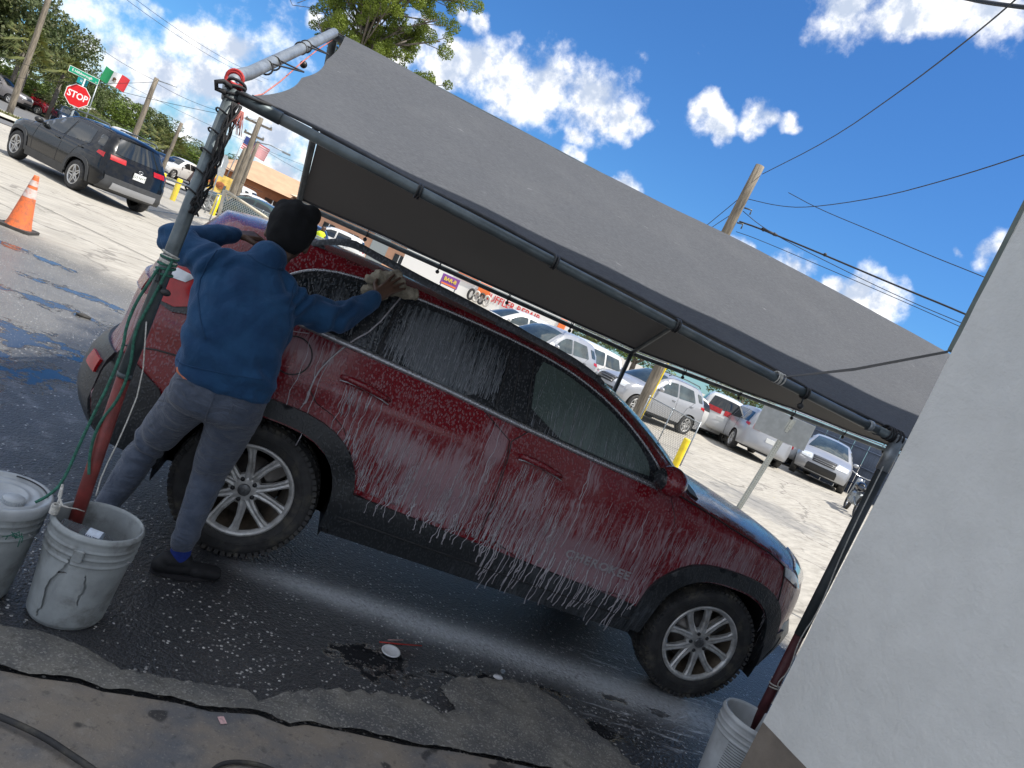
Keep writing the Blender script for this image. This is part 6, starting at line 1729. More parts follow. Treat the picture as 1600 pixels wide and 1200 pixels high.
car('van', 'silver suv facing the wash bay with its grille towards us beside the blue metal fence', 'suv', ax((17.987, 17.681, 1.054), 232, 3.0), 232, P_silver, GR, grille='dark', glass=M['glasslt'])
car('sedan', 'silver car half hidden behind the silver suv by the metal sign', 'car', (19.880, 21.911, 1.190), 70, P_silver, GR)
car('van', 'white minivan seen over the red suv roof with big side windows', 'van', ax((8.628, 20.088, 0.960), 200, .8), 200, P_white, GR, glass=M['glasslt'])
car('suv', 'silver suv with a pale windshield just above the front end of the roof rail', 'suv', ax((6.435, 17.642, 1.141), 215, 1.6), 215, P_silver, GR, glass=M['glasslt'])
car('sedan', 'dark blue car parked behind the silver suv under the canopy edge', 'car', (12.739, 27.086, 1.930), 190, P_blue, GR)
car('suv', 'white suv parked far back at the left end of the car row', 'suv', ax((7.583, 26.648, 0.973), 195, 1.2), 195, P_white, GR, glass=M['glasslt'])
G2 = 'cars on the street and its far side'
car('pickup', 'grey taupe pickup truck partly cut by the left edge of the picture', 'pickup truck', ax((-27.958, 63.636, 0.053), -10, 3.35), -10, P_taupe, G2)
car('pickup', 'dark red pickup truck on the far side of the street beside the grey one', 'pickup truck', ax((-27.888, 68.639, 0.060), -12, 3.35), -12, P_red, G2)
car('suv', 'dark suv parked in front of the white carport', 'suv', (-25.076, 65.165, 0.482), -60, P_blue, G2)
car('sedan', 'dark green car beside the foot of the stop sign post', 'car', (-22.990, 63.775, 0.515), -60, P_teal, G2)
car('pickup', 'white pickup truck seen over the roof of the black suv', 'pickup truck', (-17.982, 60.087, 0.829), 150, P_white, G2)
car('suv', 'silver suv parked behind the white pickup truck', 'suv', (-17.827, 65.304, 0.726), -110, P_silver, G2)
car('sedan', 'dark blue car facing us on the street behind the yellow posts', 'car', (-14.792, 57.814, 0.530), -112, P_blue, G2)
car('suv', 'white suv facing us next to the dark blue car', 'suv', (-13.709, 59.085, 0.525), -112, P_white, G2)
car('sedan', 'white car behind the chain link gate nearest the brown roofed building', 'car', (-5.573, 45.238, 0.622), 170, P_white, G2)
car('suv', 'white suv behind the three wooden poles and the gate', 'suv', (-7.677, 49.001, 0.880), 168, P_white, G2)
car('sedan', 'dark green car just left of the black beanie behind the gate', 'car', (-3.484, 31.381, 0.721), 168, P_teal, G2)
car('sedan', 'red tailed dark car to the right of the black beanie beside the worker', 'car', (-1.877, 31.502, 0.821), 100, P_blue, G2)
car('suv', 'white suv seen in the gap over the roof rail right of the worker', 'suv', (-0.011, 39.553, 0.793), 175, P_white, G2)

# ------------------------------------------------------------------ cone, bollards, posts, signs
cone_m, t, b = new_mat('faded_orange_cone')
o = t.obj(); n_ = t.noise(o, 14, 5, .7)
t.put(b.inputs['Base Color'], t.mix(t.smooth(n_, .40, .66), (.80, .17, .045, 1), (.42, .13, .06, 1))); b.inputs['Roughness'].default_value = .6
cn = thing('traffic_cone', 'faded orange traffic cone with two dirty white collars standing left of the bucket post', 'traffic cone', (-3.898, 6.267, -0.001))
g = MB(); g.lathe([(.155, .035), (.150, .05), (.135, .10), (.034, .71), (.030, .735), (.022, .737), (.020, .70)], 40); g.build('cone_body', cone_m, cn)
g = MB(); g.prism([(.2 * a, .2 * b_) for a, b_ in ((-1, -.8), (-.8, -1), (.8, -1), (1, -.8), (1, .8), (.8, 1), (-.8, 1), (-1, .8))], 0, .038); g.build('cone_base', mat('black_cone_base', (.05, .045, .04), .8, 0, .3, 10), cn)
cw = mat('scuffed_reflective_collar', (.62, .52, .48), .5, 0, .1, 20, dirt=((.60, .20, .10, 1), .9))
for z0, z1 in ((.44, .56), (.60, .67)):
    r_at = lambda z: .135 + (.034 - .135) * (z - .10) / .61 + .002
    g = MB(); g.lathe([(r_at(z0), z0), (r_at(z1), z1)], 40); g.build('collar', cw, cn)
def bollard(lab, pt, h, r, lean=(0, 0), post=False, base=None):
    t_ = thing('bollard', lab, 'bollard', (pt[0], pt[1], H(pt[0], pt[1])), 0, 'yellow bollards at the lot entrances')
    g = MB(); g.lathe([(r, 0), (r, h - .03), (r * .92, h - .008), (r * .6, h), (.001, h)], 24); g.build('sleeve', M['yellow'], t_)
    t_.rotation_euler = (lean[0], lean[1], 0)
    return t_
bollard('yellow bollard just right of the tail of the black suv', (-7.456, 26.800, 0.001), .92, .11)
bollard('yellow bollard in the middle of the three beyond the black suv', (-7.123, 28.055, 0.010), .92, .11)
bollard('yellow bollard at the free end of the chain link gate', (-5.870, 29.925, 0.010), .95, .115)
bb = bollard('bright yellow bollard at the end of the chain link fence behind the hood', (7.684, 8.977, -0.000), .70, .075)
def pole(name, lab, cat, base, top, r0, r1, material, group=None, base_z=None):
    t_ = thing(name, lab, cat, (base[0], base[1], 0), 0, group)
    g = MB(); b0_ = Vector((base[0], base[1], H(base[0], base[1]) - .3 if base_z is None else base_z)); tp = Vector(top)
    n = 8; g.tube([b0_.lerp(tp, k / n) + Vector((.012 * math.sin(k * 1.7), .01 * math.cos(k * 2.1), 0)) for k in range(n + 1)], [r0 + (r1 - r0) * k / n for k in range(n + 1)], 14)
    g.build('shaft', material, t_, world=True); return t_
def crossarm(t_, c, d, L_, r=.05, ins=3):
    d = Vector(d).normalized(); c = Vector(c)
    g = MB(); g.box(c, (L_, .09, .11), Matrix.Rotation(math.atan2(d.y, d.x), 3, 'Z')); g.build('crossarm', M['wood'], t_, world=True)
    for k in range(ins):
        g = MB(); q = c + d * (L_ * .46 * (2 * k / (ins - 1) - 1)); g.lathe([(.001, .055), (.04, .06), (.05, .11), (.03, .16), (.001, .19)], 10, origin=q); g.build('insulator', M['steel'], t_, world=True)
PG = 'wooden utility poles'
t1 = (8.311, 12.651, 7.391); p1 = pole('utility_pole', 'weathered utility pole behind the canopy on the right with a yellow guard on its foot', 'utility pole', (8.155, 12.725, 0.755), t1, .15, .115, M['wood'], PG)
g = MB(); base_ = Vector((8.155, 12.725, 0.755)); tp_ = Vector(t1)
dirp = (tp_ - Vector((base_.x, base_.y, 0))).normalized()
gp = [Vector((base_.x + .135, base_.y - .06, .0)) + dirp * k for k in (0, 1.0, 2.3, 3.0)]
g.tube(gp, .035, 8); g.build('cable_guard', M['yellow'], p1, world=True)
for zz, ln in ((6.3, .16), (5.9, .12), (5.25, .22), (4.95, .2)):
    g = MB(); c_ = Vector((base_.x, base_.y, 0)).lerp(tp_, zz / tp_.z); g.tube([c_ + Vector((.10, -.08, 0)), c_ + Vector((.12 + ln, -.14, .02)), c_ + Vector((.12 + ln, -.14, -.10))], .022, 6); g.build('bracket', M['steel_dark'], p1, world=True)
g = MB(); c_ = Vector((base_.x, base_.y, 0)).lerp(tp_, .46); g.box(c_ + Vector((.02, -.15, .3)), (.12, .02, .10), None, .003); g.build('pole_tag', mat('orange_tag', (.7, .25, .08), .5), p1, world=True)
pA = pole('utility_pole', 'leaning wooden utility pole in front of the tall trees at the upper left', 'utility pole', (-19.130, 41.738, 0.309), (-19.185, 41.715, 7.194), .17, .13, M['wood'], PG)
tB = (-12.812, 40.765, 5.139); pB = pole('utility_pole', 'wooden utility pole standing behind the white pickup truck', 'utility pole', (-12.820, 40.763, 1.649), tB, .16, .12, M['wood'], PG)
g = MB(); g.tube([Vector(tB) + Vector((0, 0, -.1)), Vector(tB) + Vector((1.1, -.1, .02))], .03, 6); g.build('lamp_arm', M['steel'], pB, world=True)
tC = (-6.609, 37.025, 5.305); pC = pole('utility_pole', 'tallest of the three wooden poles behind the chain link gate', 'utility pole', (-6.502, 37.042, 1.163), tC, .19, .13, M['wood'], PG)
crossarm(pC, Vector(tC) - Vector((0, 0, .35)), (1, -.3, 0), 1.5); crossarm(pC, Vector(tC) - Vector((0, 0, 1.0)), (1, -.3, 0), 1.1)
g = MB(); a_ = Vector(tC) - Vector((0, 0, 1.3)); g.tube([a_, a_ + Vector((.9, -.1, .22)), a_ + Vector((1.7, -.2, .20))], .03, 6); g.box(a_ + Vector((1.8, -.2, .18)), (.45, .16, .10), None, .02); g.build('street_light_arm', M['steel'], pC, world=True)
pole('utility_pole', 'short wooden pole just left of the tallest pole behind the gate', 'utility pole', (-7.146, 38.964, 1.202), (-7.080, 38.975, 3.660), .14, .11, M['wood'], PG)
pole('utility_pole', 'thin wooden pole just right of the tallest pole behind the gate', 'utility pole', (-6.895, 41.029, 1.381), (-6.914, 41.026, 4.386), .12, .10, M['wood'], PG)
pole('utility_pole', 'distant wooden pole among the trees right of the white pickup truck', 'utility pole', (-14.146, 53.855, 2.323), (-14.041, 53.880, 4.033), .15, .11, M['wood'], PG)

def board(name, c, w, h, yaw_, thick, material, parent, roll_=0.0):
    g = MB(); g.box((0, 0, 0), (w, thick, h), None, min(.004, thick * .3)); o = g.build(name, material, parent)
    o.location = Vector(c) - (parent.location if parent else Vector()); o.rotation_euler = (0, roll_, yaw_); return o
# stop sign with street name blades
sc = Vector((-10.358, 24.762, 2.198)); sp_ = Vector((-10.329, 24.772, 1.272))
stp = thing('stop_sign', 'red octagonal stop sign with green street name blades on top', 'road sign', (sc.x + .02, sc.y + .05, 0))
yw = math.atan2(-sc.x, sc.y + 4.4) * 1.0 + .12
fr = rotz(-0.0) if False else Matrix.Rotation(yw, 3, 'Z')
g = MB(); g.tube([(sc.x + .02, sc.y + .05, -.1), (sc.x + .02, sc.y + .05, sc.z + .85)], .035, 8); g.build('post', mat('galvanised_post', (.42, .46, .47), .4, .5, .1, 20), stp, world=True)
def octo(r): return [(r * math.cos(R(22.5 + 45 * k)), r * math.sin(R(22.5 + 45 * k))) for k in range(8)]
def flat(name, poly, y0, y1, material, o_, parent, frm=None, **kw):
    fm = frm if frm is not None else fr
    g = MB(); g.prism(poly, y0, y1, lambda a, b_, c_: tuple(Vector(o_) + fm @ Vector((a, c_, b_)))); return g.build(name, material, parent, world=True, **kw)
flat('rim', octo(.405), -.004, .004, mat('sign_white', (.80, .80, .79), .4), sc, stp)
flat('face', octo(.380), -.009, -.005, mat('sign_red', (.62, .010, .014), .35), sc, stp)
RX = Matrix.Rotation(R(90), 3, 'X')
text_mesh('lettering', 'STOP', .315, Vector(sc) + fr @ Vector((0, -.012, -.004)) - stp.location, fr @ RX, MATS['sign_white'], stp, .001, .95, sx=.86, bold=.006)
gsg = mat('sign_green', (.0, .30, .17), .4); tsg = mat('sign_teal', (.0, .24, .26), .4)
c1_ = Vector((-10.383, 24.753, 2.943)) + Vector((0, 0, 0))
fr2 = Matrix.Rotation(yw + .10, 3, 'Z')
rc = lambda w, h: [(-w / 2, -h / 2), (w / 2, -h / 2), (w / 2, h / 2), (-w / 2, h / 2)]
flat('street_blade', rc(.96, .215), -.004, .004, MATS['sign_white'], c1_, stp, fr2)
flat('street_blade_face', rc(.93, .185), -.008, -.005, gsg, c1_, stp, fr2)
text_mesh('lettering', 'E Hillsborough', .118, c1_ + fr2 @ Vector((-.06, -.011, 0)) - stp.location, fr2 @ RX, MATS['sign_white'], stp, .001, 1.0, sx=.92, bold=.002)
text_mesh('lettering', 'Av', .055, c1_ + fr2 @ Vector((.40, -.011, -.045)) - stp.location, fr2 @ RX, MATS['sign_white'], stp, .001)
c2_ = Vector((-10.371, 24.757, 2.717)) + Vector((0, .03, 0)); fr3 = Matrix.Rotation(yw + .75, 3, 'Z')
flat('street_blade', rc(.50, .20), -.004, .004, tsg, c2_, stp, fr3)
text_mesh('lettering', 'N 47', .12, c2_ + fr3 @ Vector((0, -.008, 0)) - stp.location, fr3 @ RX, MATS['sign_white'], stp, .001)
# flags
def flag(lab, base, top, c, w, h, cols, tilt, stars=False, emblem=False, yawf=0.15):
    t_ = thing('flag_pole', lab, 'flag', (base[0], base[1], 0))
    g = MB(); g.tube([(base[0], base[1], H(base[0], base[1])), top], .035, 8); g.build('pole', M['steel'], t_, world=True)
    fm = Matrix.Rotation(yawf, 3, 'Z') @ Matrix.Rotation(tilt, 3, 'Y')
    if cols == 'us':
        for k in range(7):
            G = [[Vector(c) + fm @ Vector((w * i / 12, .10 * math.sin(i * .8), h * (.5 - (k + j) / 7.0 * 1.0))) for j in (0, .55)] for i in range(13)]
            g = MB(); g.grid(G); g.build('stripe', mat('flag_red', (.55, .03, .04), .7), t_, world=True)
            G = [[Vector(c) + fm @ Vector((w * i / 12, .10 * math.sin(i * .8), h * (.5 - (k + j) / 7.0))) for j in (.55, 1.0)] for i in range(13)]
            g = MB(); g.grid(G); g.build('stripe', mat('flag_white', (.8, .8, .8), .7), t_, world=True)
        G = [[Vector(c) + fm @ Vector((w * i / 12, .10 * math.sin(i * .8) - .03, h * (.5 - .53 * j))) for j in (0, 1)] for i in range(6)]
        g = MB(); g.grid(G); g.build('canton', mat('flag_blue', (.03, .05, .20), .7), t_, world=True)
    else:
        for k, cc in enumerate(cols):
            G = [[Vector(c) + fm @ Vector((w * (k + i / 5) / 3, .12 * math.sin((k * 5 + i) * .55), h * (.5 - j / 4) - .05 * math.sin((k * 5 + i) * .4))) for j in range(5)] for i in range(6)]
            g = MB(); g.grid(G); g.build('flag_band', cc, t_, world=True)
        if emblem:
            q = Vector(c) + fm @ Vector((w * .5, -.10, 0)); g = MB(); g.sphere(q, h * .13, 10, 6, (1, .1, 1)); g.tube([q + Vector((-.12, -.03, -.1)), q + Vector((0, -.03, -.15)), q + Vector((.12, -.03, -.1))], .02, 5); g.build('emblem', mat('emblem_brown', (.10, .06, .03), .7), t_, world=True)
    return t_
ft = (-16.665, 44.801, 5.014)
flag('green white and red flag on a thin pole right of the stop sign', (-16.652, 44.806, 1.132), (-16.729, 44.780, 3.951), (-16.677, 44.797, 4.416), 1.35, .85, [mat('flag_green', (.01, .24, .09), .7), mat('flag_white', (.8, .8, .8), .7), mat('flag_red', (.55, .03, .04), .7)], .12, emblem=True)
flag('faded flag with red and white stripes behind the tallest wooden pole', (-9.903, 52.697, 2.487), (-9.629, 52.744, 5.066), (-9.630, 52.743, 4.579), 1.8, 1.0, 'us', .1)
# sign on a thin post by the gate, seen from behind, and the food billboard
tS = thing('road_sign', 'road sign seen edge on from behind on a thin pole left of the gate', 'road sign', (*(-6.005, 29.014, 0.845)[:2], 0))
g = MB(); a_ = (-6.005, 29.014, 0.845); b_ = (-6.081, 29.000, 2.442); g.tube([(a_[0], a_[1], H(a_[0], a_[1])), b_], .03, 8); g.build('post', M['steel'], tS, world=True)
g = MB(); q = Vector((-6.065, 29.003, 2.251)); g.prism(octo(.36), -.008, .008, lambda a, c_, e: tuple(q + Matrix.Rotation(1.1, 3, 'Z') @ Vector((a, e, c_)))); g.build('panel', mat('sign_back_grey', (.40, .42, .42), .4, .4, .1, 10), tS, world=True)
g = MB(); q = Vector((-6.031, 29.009, 1.867)); g.box(q, (.45, .02, .35), Matrix.Rotation(.9, 3, 'Z')); g.build('panel', MATS['sign_back_grey'], tS, world=True)
bl = thing('billboard', 'low billboard with a golden food picture left of the gate', 'billboard', (*(-7.432, 36.885, 1.212)[:2], 0))
q = Vector((-7.475, 36.878, 1.333)); fb_ = Matrix.Rotation(.15, 3, 'Z')
g = MB(); g.box(q, (1.45, .12, .95), fb_); g.build('panel', mat('golden_billboard', (.72, .50, .12), .5, 0, .3, 3), bl, world=True)
fm_ = mat('food_brown', (.40, .13, .04), .5, 0, .5, 6)
for dx, dz, s_ in ((-.30, .05, .28), (.25, -.08, .24)):
    g = MB(); g.sphere(q + fb_ @ Vector((dx, -.08, dz)), s_, 14, 8, (1, .12, .8)); g.build('food_picture', fm_, bl, world=True)
for sx_ in (-.5, .5): g = MB(); g.box((q.x + sx_, q.y, q.z / 2), (.12, .12, q.z)); g.build('leg', M['steel_dark'], bl, world=True)
# metal sign on a leaning perforated post in the right lot
ls = thing('metal_sign', 'back of a grey metal sign on a leaning perforated post behind the hood', 'sign', (*(8.108, 7.015, -0.006)[:2], 0))
a_ = Vector((8.108, 7.015, -0.006)); b_ = Vector((7.417, 5.757, 1.899)); d_ = (b_ - a_).normalized()
q = rot_to(d_); g = MB(); Lp = (b_ - a_).length
sidev = Vector((.85, -.5, 0)).normalized(); nv = d_.cross(sidev).normalized(); sidev = nv.cross(d_).normalized()
rows_ = []
for f in (0, 1):
    o_ = a_.lerp(b_, f); rows_.append([o_ + sidev * s + nv * n_2 for s, n_2 in ((-.05, 0), (-.032, 0), (-.022, -.03), (.022, -.03), (.032, 0), (.05, 0))])
g.grid(rows_, smooth=False); g.build('post', mat('galvanised_post', (.42, .46, .47)), ls, world=True)
g = MB()
for k in range(44):
    o_ = a_ + d_ * (.1 + k * .05); 
    if (o_ - a_).length < Lp: g.sphere(o_ - nv * .0305, .006, 6, 4, (1, 1, 1))
g.build('holes', M['black'], ls, world=True, kind='stuff')
cS = Vector((7.443, 5.923, 1.714)); fS = Matrix.Rotation(-.62, 3, 'Z')
g = MB(); g.box(cS, (.86, .012, .44), fS, .003); g.build('panel', MATS['sign_back_grey'], ls, world=True)
# chain link
def chain_link(name, lab, a, b_, h, posts, material, cat='fence', pitch=.10, wire=.006, toprail=.02):
    a = Vector((a[0], a[1], H(a[0], a[1]))); b_ = Vector((b_[0], b_[1], H(b_[0], b_[1])))
    t_ = thing(name, lab, cat, a); L_ = (b_ - a).length; d = (b_ - a) / L_
    g = MB(); n = int(L_ / pitch); nrm = Vector((-d.y, d.x, 0)) * wire
    up_ = Vector((0, 0, 1))
    for k in range(-int(h / pitch), n):
        for sg in (1, -1):
            s0, s1 = k * pitch, k * pitch + h
            z0, z1 = 0.03, h
            if s0 < 0: z0 = .03 - s0; s0 = 0
            if s1 > L_: z1 = h - (s1 - L_); s1 = L_
            if z1 <= z0: continue
            if sg < 0: pa, pb = (L_ - s0, z0), (L_ - s1, z1)
            else: pa, pb = (s0, z0), (s1, z1)
            A = a + d * pa[0] + up_ * pa[1]; B2 = a + d * pb[0] + up_ * pb[1]
            w = (B2 - A).normalized().cross(nrm).normalized() * wire
            off_ = nrm * (.5 * sg)
            g.add([A - w + off_, A + w + off_, B2 + w + off_, B2 - w + off_], [(0, 1, 2, 3)], False)
    g.build('mesh_wire', material, t_, world=True, kind='stuff')
    g = MB(); g.tube([a + up_ * h, b_ + up_ * h], toprail, 8); g.build('rail', M['steel'], t_, world=True); g = MB(); g.tube([a + up_ * .05, b_ + up_ * .05], toprail * .7, 8); g.build('rail', M['steel'], t_, world=True)
    for k in range(posts):
        q = a + d * (L_ * k / (posts - 1)); g = MB(); g.tube([q, q + up_ * (h + .04)], toprail * 1.3, 8); g.build('post', M['steel'], t_, world=True)
    return t_
cl_wire = mat('galvanised_wire', (.48, .50, .50), .45, .4)
b4 = (8.206, 9.801, -0.006)
chain_link('chain_link_fence', 'low chain link fence running from the bright yellow bollard to the wooden pole', (b4[0] + .12, b4[1] + .1), (8.15, 12.4), 1.05, 3, mat('dark_wire', (.12, .13, .13), .5, .4), pitch=.085, wire=.004, toprail=.012)
chain_link('chain_link_gate', 'galvanised chain link gate panel left of the black beanie', (-5.323, 28.016, 0.007), (-.2, 23.8), 1.12, 4, cl_wire, 'gate', pitch=.14, wire=.010, toprail=.028)
chain_link('chain_link_fence', 'low silvery chain link fence crossing behind the tail of the black suv', (-5.322, 17.561, -0.005), (-5.082, 25.274, 0.000), 1.0, 3, cl_wire, pitch=.16, wire=.006, toprail=.02)
gb = thing('gate_boom', 'long cream steel gate arm with a braced end above the chain link gate', 'gate', (*(-3.937, 19.223, 1.358)[:2], 0))
g = MB(); a_, b_ = Vector((-3.959, 19.220, 1.367)), Vector((-2.450, 19.425, 1.086)); g.tube([a_, b_, b_ + (b_ - a_) * .5], .045, 8); g.build('arm', mat('cream_steel', (.60, .54, .42), .5), gb, world=True)
g = MB(); m_ = Vector((-3.779, 19.249, 1.126)); g.tube([a_, m_, Vector((-3.676, 19.266, 1.361))], .035, 8); g.tube([a_, Vector((m_.x, m_.y, H(m_.x, m_.y)))], .05, 8); g.build('brace', MATS['cream_steel'], gb, world=True)

# worker in a yellow vest far behind
wk = thing('person', 'distant worker in a yellow safety vest to the right of the black beanie', 'person', (*(-1.212, 25.527, 1.071)[:2], H(*(-1.212, 25.527, 1.071)[:2])))
wz = (-1.327, 25.522, 1.558)[2] - .12
W0 = Vector((wk.location.x, wk.location.y, wk.location.z)); hs = (wz + .12 - W0.z) / 1.75
wf = lambda x, y, z: W0 + Vector((x, y, z)) * hs
blobs('body', [(wf(0, 0, 1.45), wf(.02, -.02, 1.62), .055, .06), (wf(.02, -.02, 1.60), wf(.03, -.02, 1.68), .09, .085), (wf(0, 0, .95), wf(0, 0, 1.35), .13, .14), (wf(.08, 0, .9), wf(.10, 0, .5), .09, .06), (wf(.10, 0, .5), wf(.10, 0, .06), .06, .045), (wf(-.08, 0, .9), wf(-.12, 0, .5), .09, .06), (wf(-.12, 0, .5), wf(-.12, 0, .06), .06, .045), (wf(.18, 0, 1.36), wf(.24, -.05, 1.1), .055, .045), (wf(.24, -.05, 1.1), wf(.16, -.22, 1.0), .045, .035), (wf(.16, -.22, 1.0), wf(.13, -.27, 1.0), .035, .025), (wf(-.18, 0, 1.36), wf(-.25, 0, 1.1), .055, .045), (wf(-.25, 0, 1.1), wf(-.24, -.05, .86), .045, .035), (wf(.10, 0, .05), wf(.10, -.14, .04), .045, .035), (wf(-.12, 0, .05), wf(-.12, -.14, .04), .045, .035)], .022, skin_m, wk, 2)
blobs('vest', [(wf(0, 0, 1.0), wf(0, 0, 1.36), .155, .165), (wf(-.14, 0, 1.38), wf(.14, 0, 1.38), .07, .07)], .02, mat('yellow_safety_vest', (.62, .75, .02), .7), wk, 2)
blobs('trousers', [(wf(0, 0, .95), wf(.0, 0, .9), .14, .14), (wf(.08, 0, .9), wf(.10, 0, .15), .105, .07), (wf(-.08, 0, .9), wf(-.12, 0, .15), .105, .07)], .02, P_teal, wk, 2)
blobs('hair', [(wf(.02, 0, 1.66), wf(.03, .0, 1.70), .095, .085)], .02, bc, wk, 1)

# ------------------------------------------------------------------ distant buildings
tan_roof = mat('tan_shingle_roof', (.46, .30, .19), .9, 0, .1, 1.2, .4, 14, .02)
br_wall = mat('orange_brown_wall', (.38, .16, .08), .9, 0, .15, .8)
def house(lab, c, w, d, hw, hr, yaw_, roofm, wallm, nwin=4):
    t_ = thing('building', lab, 'building', (c[0], c[1], H(c[0], c[1])), yaw_)
    g = MB(); g.box((0, 0, hw / 2), (w, d, hw)); wl = g.build('wall', wallm, t_)
    g = MB(); e = .5
    V = [(-w / 2 - e, -d / 2 - e, hw), (w / 2 + e, -d / 2 - e, hw), (w / 2 + e, d / 2 + e, hw), (-w / 2 - e, d / 2 + e, hw), (-w / 2 + d * .35, 0, hw + hr), (w / 2 - d * .35, 0, hw + hr)]
    g.add(V, [(0, 1, 5, 4), (1, 2, 5), (2, 3, 4, 5), (3, 0, 4), (0, 3, 2, 1)], False); g.build('roof', roofm, t_)
    for k in range(nwin):
        g = MB(); x_ = -w / 2 + w * (k + .5) / nwin; g.box((x_, -d / 2 - .02, hw * .5), (w / nwin * .45, .06, hw * .4)); wn_ = g.build('window', M['glassdk'], t_)
        g = MB(); g.box((x_, -d / 2 - .06, hw * .5), (.06, .04, hw * .4)); g.build('mullion', M['white'], wn_)
    return t_
hc_ = (-6.633, 59.205, 1.348)
house('low brown walled building with a wide tan roof left of the canopy post', hc_, 11, 8, 2.3, 1.6, .35, tan_roof, br_wall)
hd_ = (-0.314, 53.552, 1.223)
hs_ = house('long salmon coloured shop building seen in the gap above the roof rail', hd_, 9, 7, 2.5, .7, .05, mat('cream_fascia', (.62, .50, .38), .8), mat('salmon_wall', (.62, .36, .24), .9, 0, .1, .7), 5)
gp_ = thing('grey_pillar', 'grey square pillar at the end of the salmon shop building', 'pillar', (*(1.678, 45.525, 1.256)[:2], 0))
g = MB(); q = Vector((1.678, 45.525, 1.256)); g.box((q.x, q.y, 1.5), (1.1, 1.0, 3.0)); g.build('shaft', mat('mid_grey', (.25, .28, .29), .8), gp_, world=True)
g = MB(); g.box((q.x, q.y, 3.05), (1.3, 1.2, .15)); g.build('cap', M['white'], gp_, world=True)
s2_ = house('cream shop building with bright awning behind the far eave of the canopy', (4.881, 55.356, 1.132), 7.5, 6, 2.5, .6, .0, mat('cream_fascia', (.62, .50, .38)), mat('warm_cream_wall', (.66, .56, .44), .9), 4)
# muffler shop: long white wall with painted lettering, tyres and orange fascia
q = Vector((8.456, 36.698, 1.913)); az_ = math.atan2(q.x, q.y + 4.4)
ms = thing('muffler_shop', 'white workshop building with MUFFLER REPAIR lettered in red along its wall', 'building', (q.x, q.y + 2.0, 0), -az_ * .8)
g = MB(); g.box((0, 1.5, 1.6), (11, 3, 3.2)); g.build('wall', mat('bright_white_wall', (.78, .77, .74), .8), ms)
text_mesh('lettering', 'MUFFLER REPAIR', .62, (1.55, -.03, 1.68), RX, mat('sign_letter_red', (.62, .03, .03), .6), ms, .01, 1.0, sx=.80, bold=.004)
of = mat('orange_fascia', (.85, .20, .05), .6)
for (x0_, x1_, z0_, z1_) in ((-2.2, -.9, 2.0, 2.5), (-.75, .0, 1.6, 2.3), (4.55, 5.0, 1.1, 2.3)):
    g = MB(); g.box(((x0_ + x1_) / 2, -.05, (z0_ + z1_) / 2), (x1_ - x0_, .08, z1_ - z0_), None, .02); g.build('painted_panel', of, ms)
for k in range(4):
    g = MB(); g.tube([(-1.0 + .33 * k + .17 * math.cos(a), -.25, 1.40 + .30 * math.sin(a)) for a in np.linspace(0, 2 * math.pi, 20)[:-1]], .075, 8, closed=True)
    tag(g.build('tyre', M['rubber'] if k % 2 == 0 else mat('pale_tyre', (.5, .48, .44), .8)), ['black tyre at the left end of the row hanging on the muffler shop wall', 'pale tyre second from the left on the muffler shop wall', 'black tyre third from the left on the muffler shop wall', 'pale tyre at the right end of the row on the muffler shop wall'][k], 'tyre', 'tyres hung on the muffler shop')
    o = bpy.data.objects[[o.name for o in bpy.data.objects if o.name.startswith('tyre')][-1]]
    o.location = ms.location; o.rotation_euler = ms.rotation_euler
qb = Vector((5.223, 33.196, 1.581)); vb = thing('banner_sign', 'small purple banner with yellow lettering left of the muffler shop', 'sign', (qb.x, qb.y, 0), -.1)
g = MB(); g.box((0, 0, qb.z), (.95, .05, .55), None, .01); g.build('panel', mat('purple_banner', (.22, .07, .30), .6), vb)
text_mesh('lettering', 'BAR-B', .26, (0, -.04, qb.z + .05), RX, mat('banner_yellow', (.85, .62, .08), .6), vb, .004, .95, bold=.006)
g = MB(); g.box((0, -.04, qb.z - .20), (.8, .02, .08)); g.build('stripe', of, vb)
for sx_ in (-.4, .4): g = MB(); g.tube([(sx_, .05, 0), (sx_, .05, qb.z)], .03, 6); g.build('leg', M['steel_dark'], vb)
# white carport across the street
cp_ = Vector((-33.416, 81.259, 1.957)); ct = thing('carport', 'white roofed carport shelter beside the dark red pickup truck', 'carport', (cp_.x, cp_.y, 0), -.35)
L2, W2 = 12.0, 3.6; zc = cp_.z
g = MB(); rf_ = [[Vector((x_, y_, z_)) for x_, in [(s * L2 / 2,) for s in (-1, 1)]] for y_, z_ in ((-W2, zc - .55), (0, zc + .75), (W2, zc - .55))]
g.grid([[rf_[i][j] for j in range(2)] for i in range(3)], smooth=False); g.build('roof', mat('white_tarp', (.82, .82, .80), .6), ct)
for sx_ in (-1, 0, 1):
    for sy_ in (-1, 1): g = MB(); g.tube([(sx_ * L2 / 2 * .98, sy_ * W2, 0), (sx_ * L2 / 2 * .98, sy_ * W2, zc - .55)], .05, 6); g.build('post', M['white'], ct)
